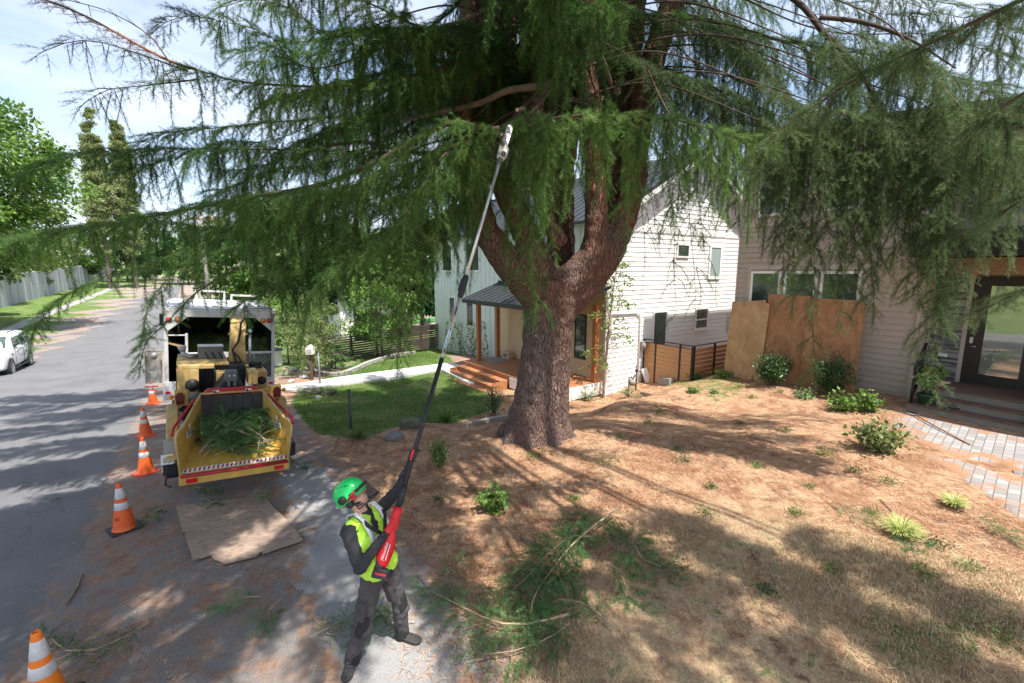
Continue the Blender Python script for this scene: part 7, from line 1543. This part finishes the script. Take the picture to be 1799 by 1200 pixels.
cutb([(735,1100),(700,1105),(680,1095)], 'cut sprig beside the right boot', .006, .20, 1.1, seed=323, tint=.5)
# sprays heaped in the chipper tray
KM = Matrix.Translation(CHP) @ Matrix.Rotation(RD(35.5), 4, 'Z') @ Matrix.Rotation(RD(4.6), 4, 'Y')
def kp(*l): return [tuple(KM @ Vector(p)) for p in l]
HEAP = [([(-.45, .12, .78), (-.2, .35, .98), (.1, .55, 1.08), (.3, .7, 1.1)], 'cut spray heaped on the left of the yellow tray'), ([(.5, .2, .80), (.3, .4, .98), (0, .6, 1.1)], 'cut spray heaped on the right of the yellow tray'), ([(-.5, .3, .85), (-.3, .5, 1.0), (-.1, .7, 1.2)], 'cut spray at the back left of the yellow tray'), ([(.0, .12, .74), (.0, .3, .92), (.05, .5, 1.12)], 'cut spray in the middle of the yellow tray'), ([(.25, .3, .95), (.3, .5, 1.1), (.35, .7, 1.2)], 'cut spray at the back right of the yellow tray'), ([(-.3, .15, .78), (-.1, .2, .82), (.2, .22, .84)], 'cut spray along the lip of the yellow tray')]
HEAP += [([(-.5, .15, .86), (-.2, .3, 1.12), (.15, .5, 1.30)], 'highest cut spray leaning over the left of the heap in the tray'), ([(.5, .15, .84), (.25, .3, 1.08), (-.1, .45, 1.25)], 'high cut spray leaning over the right of the heap in the tray'), ([(-.05, .08, .80), (-.1, .2, 1.0), (-.15, .4, 1.22)], 'front middle cut spray drooping towards the red striped lip'), ([(.3, .08, .76), (.35, .25, .98), (.4, .5, 1.15)], 'front right cut spray drooping towards the red striped lip'), ([(.45, .45, .95), (.25, .55, 1.05), (0, .6, 1.12)], 'cut spray at the right wall of the yellow tray'), ([(-.55, .2, .80), (-.35, .25, .90), (-.1, .3, .98)], 'cut spray at the left wall of the yellow tray'), ([(.55, .3, .86), (.35, .3, .92), (.1, .35, 1.0)], 'lower cut spray on the right of the yellow tray'), ([(-.1, .3, .95), (.1, .5, 1.12), (.25, .75, 1.22)], 'topmost cut spray of the heap in the yellow tray')]
for i, (pts, la) in enumerate(HEAP):
    o = branch(kp(*pts), .010, .50, 3.2, 'near', M_cutn, seed=340+i, parent=None, twigmat=M_twigl, tint=.55, name='cut_spray', droop=.10, taper=.7); tag(o, la, 'cut branch', 'cut sprays in the chipper tray')
b = MB(); b.tube(kp((-.22, .45, 1.22), (-.02, .32, 1.14), (.20, .18, 1.02)), [.014, .017, .020], 8); o = b.build('cut_stick', M_twigl); tag(o, 'pale bare stick lying on the heap in the yellow tray', 'stick')
SL = ['', 'pale dead twig in the shaded dry grass near the bottom edge', 'thin twig on the road edge left of the plywood sheet', 'dark bent twig on the road edge above the nearest cone', 'twig in the litter beside the smaller grass tuft', 'thin twig in the litter right of the worker', 'twig running between the hydrangea and the larger grass tuft', 'thin twig left of the plywood sheet corner', 'short twig lying on the dark road']
for i, (a, c, r_, la) in enumerate([((915, 948), (945, 962), .018, 'short lichen grey stick in the litter right of the worker'), ((1205, 1150), (1222, 1165), .008, ''), ((125, 955), (168, 978), .006, ''), ((118, 1068), (146, 1015), .012, ''), ((1680, 905), (1712, 895), .008, ''), ((730, 920), (760, 940), .006, ''), ((1590, 925), (1545, 880), .008, ''), ((300, 885), (240, 905), .004, ''), ((92, 882), (108, 877), .008, '')]):
    p, q = ground(*a), ground(*c); m_ = (p+q)/2+Vector((.01, .02, .015)); b = MB(); b.tube([p+Vector((0, 0, .02)), m_, q+Vector((0, 0, .02))], [r_, r_, r_*.6], 7); o = b.build('fallen_stick', M_bk2); tag(o, la or SL[i], 'stick', 'fallen sticks')
# ---------------------------------------------------------------- plywood, stones, posts and other small things
plw = NT('weathered_plywood'); co = plw.coord((1.2, 3.2, 1)); w1 = plw.noise(3.5, 7, .65, co, 2.2); w2 = plw.noise(1.4, 4, .6); w3 = plw.noise(45, 3, .6, co)
c1 = plw.ramp(w1, [(.3, (.20, .135, .10)), (.5, (.33, .24, .18)), (.7, (.44, .34, .26))]); c1 = plw.mix(plw.ramp(w2, [(.5, 0.), (.68, .6)]), c1, (.17, .12, .12)); plw.set(plw.mix(plw.ramp(w3, [(.4, .2), (.6, 0.)]), c1, (.1, .07, .05)), .85); plw.bump(w1, .4, .01)
PLY = [(310,896),(380,886),(455,878),(468,880),(478,893),(512,925),(533,955),(498,968),(463,980),(460,977),(452,984),(395,998),(388,994),(376,992),(372,984),(341,991),(330,960),(326,942),(323,943)]
P = [ground(*p, ) for p in PLY]; z_ = sum(p.z for p in P)/len(P)+.035
b = MB(); n = len(P); b.add([(p.x, p.y, p.z+.03) for p in P]+[(p.x, p.y, p.z+.048) for p in P], [tuple(range(n)), tuple(range(n, 2*n))]+[(i, (i+1) % n, n+(i+1) % n, n+i) for i in range(n)])
o = b.build('plywood_sheet', plw.m); tag(o, 'weathered brown plywood sheet with chipped edges lying on the gravel', 'plywood')
pl2 = NT('orange_plywood'); co = pl2.coord((1, 1.3, .8)); w1 = pl2.noise(2.6, 8, .7, co, .9); w2 = pl2.noise(9, 4, .6)
c1 = pl2.ramp(w1, [(.3, (.22, .095, .04)), (.55, (.38, .19, .085)), (.8, (.50, .28, .14))]); c1 = pl2.mix(pl2.ramp(w2, [(.62, 0.), (.72, .5)]), c1, (.16, .08, .04)); pl2.set(c1, .75); pl2.bump(w1, .2, .005)
pl3 = pl2.m.copy(); pl3.name = 'sunlit_plywood'  # lighter copy: sun on the left panel is put into its colour
for e in pl3.node_tree.nodes:
    if e.type == 'VALTORGB' and len(e.color_ramp.elements) == 3:
        for el, c in zip(e.color_ramp.elements, ((.33, .18, .085), (.50, .31, .155), (.62, .42, .23))): el.color = (*c, 1)
def leaning(y0, y1, h, off, label, mat, notch=False, tilt=0):
    o = empty('leaning_plywood', tuple(Vector((7.23, 14.5, 0))+Matrix.Rotation(A35, 3, 'Z') @ Vector((-.08, 0, .28-.0))), A35, label, 'plywood', 'plywood panels leaning on the taupe wall')
    b = MB(); poly = [(y0, 0), (y1, 0), (y1-tilt, h), (y0-tilt, h+.02)]
    if notch: poly = [(y0, 0), (y1+.25, 0), (y1+.22, .2), (y1+.2, 0), (y1, 0), (y1, h-.12), (y1+.12, h-.08), (y1+.13, h), (y0, h-.12)]
    b.prism(poly, -.018, 0, 'x'); q = b.build('board', mat, o, bevel=.003); q.location = (off, 0, 0); q.rotation_euler = (0, RD(5.5), 0)
    return o
leaning(.10, -1.05, 2.45, -.36, 'plywood panel coloured as if sunlit with a chipped top corner at the left of the three', pl3, True)
leaning(-.95, -2.18, 2.62, -.30, 'brown plywood panel in the middle of the three', pl2.m)
leaning(-2.12, -3.45, 2.56, -.36, 'orange plywood panel at the right of the three', pl2.m, tilt=-.06)
M_rock = paint('grey_rock', (.23, .23, .23), .9, dirt=.6, dark=(.10, .11, .10), sc=4, bump=1.); M_rockm = paint('mossy_rock', (.16, .16, .11), .9, dirt=.7, dark=(.07, .08, .04), sc=5, bump=1.)
M_rockp = paint('pale_rock', (.42, .41, .39), .9, dirt=.5, sc=6, bump=.8)
def rock(pp, sx, sy, sz, label, mat, seed=0, blocky=.3, rz=0, group='stones around the lawn'):
    rr = random.Random(seed); bm = bmesh.new(); bmesh.ops.create_icosphere(bm, subdivisions=3, radius=1)
    from mathutils import noise as mn
    for v in bm.verts:
        c = v.co.copy(); m_ = max(abs(c.x), abs(c.y), abs(c.z)); c = c*(1-blocky)+c/m_*blocky*.85; c *= 1+.28*mn.noise(c*1.3+Vector((seed*3.7, 0, 0)))+.10*mn.noise(c*4+Vector((0, seed, 0))); v.co = Vector((c.x*sx, c.y*sy, c.z*sz))
    me = bpy.data.meshes.new('rock'); bm.to_mesh(me); bm.free(); me.materials.append(mat)
    g_ = ground(*pp); o = bpy.data.objects.new('rock', me); COL.objects.link(o); o.location = g_+Vector((0, 0, sz*.45)); o.rotation_euler = (0, 0, rz); tag(o, label, 'rock', group); return o
rock((693, 772), .22, .17, .12, 'smooth dark grey stone at the edge of the lawn', M_rock, 1, .1); rock((722, 752), .28, .17, .17, 'mossy square cut stone block beside the smooth grey stone', M_rockm, 2, .85, .2)
for i, (x, y, a, b_, c_, m, la) in enumerate([(547, 690, .32, .2, .09, M_rockm, 'flat mossy stone at the path corner'), (580, 692, .26, .2, .12, M_rockm, 'block stone at the foot of the metal stake'), (512, 672, .16, .12, .08, M_rockp, 'small pale stone beside the little card sign'), (516, 652, .2, .15, .1, M_rockp, 'pale boulder behind the little card sign'), (559, 700, .12, .1, .06, M_rockp, 'small round stone at the lawn corner'), (535, 664, .18, .14, .08, M_rockp, 'pale stone near the mailbox post'), (800, 850, .03, .03, .02, M_rockp, 'tiny pale pebble in the litter')]):
    rock((x, y), a, b_, c_, la, m, 10+i, .4 if i < 2 else .1, i*.7)
# curved stone border of the raised bed
b = MB(); path = [ground(*p) for p in [(545, 640), (550, 652), (570, 660), (600, 660), (628, 650), (650, 640), (690, 628), (730, 622)]]
bd = empty('bed_border', tuple(path[3]), 0, 'curved pale stone border of the raised bed left of the lawn', 'stone border'); rr = random.Random(2)
cells = MB(); Lp = smooth_path(path, .05); i = 0
while i < len(Lp)-5:
    k = rr.randint(4, 6); a, c = Vector(Lp[i]), Vector(Lp[min(i+k, len(Lp)-1)]); d = (c-a); mid = (a+c)/2-path[3]
    for r_ in range(2): cells.box(mid+Vector((rr.uniform(-.01, .01), 0, .03+r_*.09)), (d.length*.96, .17, .085), rr.choice((0, 1)), rz=math.atan2(d.y, d.x))
    i += k
cells.build('stone_course', [M_rockp, paint('tan_rock', (.36, .32, .27), .9, dirt=.4)], bd, bevel=.012)
# mailbox
g_ = ground(549, 668); mbx = empty('mailbox', tuple(g_), A35-.5, 'small white mailbox on a brown post at the garden edge', 'mailbox')
b = MB(); b.bx(-.045, .045, -.045, .045, -.1, 1.02); b.build('post', paint('brown_post', (.12, .075, .055), .85), mbx)
b = MB(); b.prism([(-.13, 0), (.13, 0), (.13, .24), (.0, .36), (-.13, .24)], -.14, .14, 'y'); q = b.build('box', M_trimw, mbx, bevel=.012, loc=(0, 0, 1.02))
b = MB(); b.bx(-.09, .09, -.149, -.142, .05, .2); b.build('flap', M_trimt, q); q2 = MB(); q2.bx(.132, .14, -.05, .0, .16, .30); q2.build('flag', M_gry, q)
def stake(pp, h, r, mat, label, base=False, cap=False, lean=0):
    g_ = ground(*pp); o = empty('metal_stake', tuple(g_), 0, label, 'post'); b = MB(); b.tube([(0, 0, -.1), (lean, 0, h)], r, 12); q = b.build('tube', mat, o)
    if base: m = MB(); m.lathe([(0, .06), (r*2.2, .05), (r*2.4, 0), (0, 0)], 14); m.build('foot', mat, o)
    if cap: m = MB(); m.lathe([(r*1.15, 0), (r*1.25, .03), (0, .05)], 12, c=(lean, 0, h)); m.build('cap', mat, o)
M_galv = paint('dull_galvanised', (.24, .26, .28), .55, .4, dirt=.4)
stake((563, 676), 1.13, .03, M_galv, 'dull galvanised post with a foot standing on the stones by the path', True, True); stake((617, 754), .98, .032, paint('dark_grey_pipe', (.10, .11, .12), .6, .2), 'tall dark grey pipe standing in the lawn', False, True)
stake((822, 752), .22, .012, M_trimw, 'short white marker stake between the fern and the trunk'); stake((345, 560), 1.1, .03, M_galv, 'thin post beside the road in front of the chip truck')
g_ = ground(503, 665); sg = empty('garden_sign', tuple(g_), A35-.2, 'little green and white card sign stuck in the flower bed', 'sign'); b = MB(); b.tube([(0, 0, -.05), (0, 0, .3)], .006, 6); b.build('stem', M_trimw, sg)
b = MB(); b.bx(-.11, .11, -.006, .006, .16, .46); cdn = b.build('card', paint('card_green', (.25, .45, .22), .6, dirt=.2), sg); b = MB(); b.bx(-.09, .09, -.009, -.0065, .26, .42); b.bx(-.05, .05, -.0095, -.0091, .30, .36, 1); b.build('card_print', [paint('card_cream', (.72, .68, .50), .6), paint('card_orange', (.65, .32, .12), .6)], cdn)
# potted plant, rake, cooler on the entry steps
def ew(x, y, z): return Vector((9.0, 10.05, 0))+Matrix.Rotation(RD(30), 3, 'Z') @ Vector((x, y, z))
p0 = ew(.20, -.27, .62); pt = empty('potted_plant', tuple(p0), 0, 'leafy plant in a dark green pot on the left end of the bottom step', 'potted plant')
b = MB(); b.lathe([(0, 0), (.11, 0), (.15, .20), (.165, .20), (.165, .235), (.14, .235), (.13, .18), (0, .18)], 24); b.build('pot', paint('green_pot', (.02, .07, .035), .5), pt)
b = MB(); rr = random.Random(8); P = []
for k in range(26):
    a = rr.uniform(0, 2*pi); e = Vector((cos(a)*rr.uniform(.05, .3), sin(a)*rr.uniform(.05, .3), rr.uniform(.5, 1.0))); b.tube([(0, 0, .18), (e.x*.4, e.y*.4, e.z*.65), e], [.006, .005, .003], 4, cap=False)
    for j in range(14): u = rr.uniform(.45, 1.05); P.append([e.x*u*u+rr.gauss(0, .05), e.y*u*u+rr.gauss(0, .05), .18+(e.z-.18)*u+rr.gauss(0, .04)])
b.build('stem', M_tk, pt, fix=False); leaves('leaves', np.array(P), .12, M_lfA, pt, .45, aspect=.6)
a_, c_ = ground(1608, 735), ground(1705, 786); rk = empty('garden_rake', tuple(a_), 0, 'leaf rake with a long wooden handle lying on the pavers', 'rake'); d = c_-a_
b = MB(); b.tube([(0, 0, .06), d*.5+Vector((0, 0, .04)), d+Vector((0, 0, .03))], .014, 8); b.build('handle', wood('rake_handle', (.34, .15, .07), (.22, .09, .04), (4, 4, 4)), rk)
dn = d.normalized(); sn = Vector((-dn.y, dn.x, 0)); b = MB()
for k in range(15): a = (k-7)/7*.55; v = -dn*cos(a)+sn*sin(a); b.tube([(0, 0, .05), v*.30+Vector((0, 0, .05)), v*.38+Vector((0, 0, .03)), v*.40+Vector((0, 0, .005))], .004, 4)
b.tube([sn*-.11-dn*.18+Vector((0, 0, .055)), sn*.11-dn*.18+Vector((0, 0, .055))], .006, 5); b.build('tines', M_gry, rk)
p0 = ew(.95, -1.98, .96); cl = empty('cooler_box', tuple(p0), RD(25), 'white box with a small red mark at the right edge on the porch', 'box'); b = MB(); b.bx(-.2, .2, -.3, .3, 0, .34); b.build('carton', M_lbl, cl, bevel=.01); b = MB(); b.bx(-.215, .215, -.315, .315, .342, .39); b.build('lid', M_trimw, cl, bevel=.01); b = MB(); b.bx(-.206, -.2015, -.05, .08, .17, .2); b.build('red_mark', M_redp, cl)
p0 = ew(.2, -2.0, .62); kn = MB(); kn.lathe([(0, 0), (.15, 0), (.19, .26), (.2, .26), (.2, .3), (.17, .3), (.16, .24), (0, .24)], 22); o = kn.build('planter', M_blk, loc=p0); tag(o, 'empty black planter at the right edge on the bottom step', 'planter')
p0 = ew(.22, -.72, .62); kn = MB(); kn.prism([(-.15, -.03), (.12, -.05), (.14, .02), (-.12, .04)], 0, .03, 'z'); kn.tube([(-.1, 0, .03), (0, .0, .12), (.12, .01, .03)], .008, 6); o = kn.build('hand_tool', M_rub, loc=p0); tag(o, 'small dark hand tool on the bottom step right of the potted plant', 'hand tool')

# grey retaining wall on the far side of the road
gw = NT('grey_retaining_wall'); n1 = gw.noise(.35, 4, .6, gw.coord((1, 1, .3))); n2 = gw.noise(3, 4, .6); gw.set(gw.mix(gw.ramp(n2, [(.4, .3), (.7, 0.)]), gw.ramp(n1, [(.35, (.30, .31, .33)), (.65, (.42, .43, .45))]), (.22, .22, .23)), .9)
rw = empty('retaining_wall', tuple(st(60, -17.2, 0)), A35, 'long pale grey panel wall beyond the grass on the far side of the road', 'wall'); b = MB(); b2 = MB()
for i in range(42):
    s_ = -14+i*3.0; p = st(60+s_, -17.2); z = ghs(p.x, p.y); tp_ = max(z+3.1, 2.6+.03*s_); b.bx(-.15, .15, s_+.02, s_+2.98, z-.6, tp_); b2.bx(-.19, .19, s_-.08, s_+.08, z-.6, tp_+.06)
b.build('panel', gw.m, rw); b2.build('pilaster', gw.m, rw)
# neighbour's house glimpsed between the trees
nb = empty('neighbour_house', gb(xy(655, 38), 38), A35, 'pale neighbouring house glimpsed above the slat fence', 'house'); b = MB(); b.bx(-3.5, 4.5, -3, 4, -.5, 3.4); b.build('wall', siding_mat('pinkish_stucco', (.55, .45, .40)), nb); b = MB(); b.prism([(-4, 3.3), (5, 3.3), (.5, 5.6)], -3.4, 4.4, 'y'); b.build('roof', M_roof, nb)
for x in (-2.6, -.2, 2.2): window(nb, 'y', -3.0, -1, x, x+1.2, 1.1, 2.3, M_trimw, M_glassl)
b = MB(); b.bx(-3.52, 4.52, -3.04, -3.0, .2, .5); b.build('green_band', paint('green_band', (.10, .38, .12), .6), nb)
h2 = empty('white_garage', gb(xy(628, 30), 30), A35, 'small white shed showing between the leaves left of the white house', 'shed'); b = MB(); b.bx(-1.6, 1.6, -1.5, 1.5, -.5, 2.5); b.build('wall', M_white, h2); b = MB(); b.prism([(-1.9, 2.45), (1.9, 2.45), (0, 3.5)], -1.8, 1.8, 'y'); b.build('roof', M_roof, h2); b = MB(); b.bx(-.8, .8, -1.54, -1.5, -.3, 1.9); b.build('door', M_slat, h2)
up = empty('utility_pole', gb(xy(363, 40), 40), 0, 'grey wooden utility pole beyond the chip truck', 'pole'); b = MB(); b.tube([(0, 0, -.5), (0, 0, 10)], [.19, .13], 12); b.build('pole', paint('grey_pole', (.34, .31, .28), .9, dirt=.4), up); b = MB(); b.bx(-1.1, 1.1, -.06, .06, 9.2, 9.32); b.build('crossarm', M_cedar, up)
rc = empty('recycling_bin', gb(*ground(486, 642)[:2]), A35, 'white bin standing beside the tall shrub right of the truck', 'bin'); b = MB(); b.prism([(-.22, -.25), (.22, -.25), (.26, .28), (-.26, .28)], 0, .7, 'z'); b.build('body', M_trimw, rc, bevel=.02); b = MB(); b.bx(-.28, .28, -.28, .31, .702, .76); b.build('lid', M_gry, rc, bevel=.01)
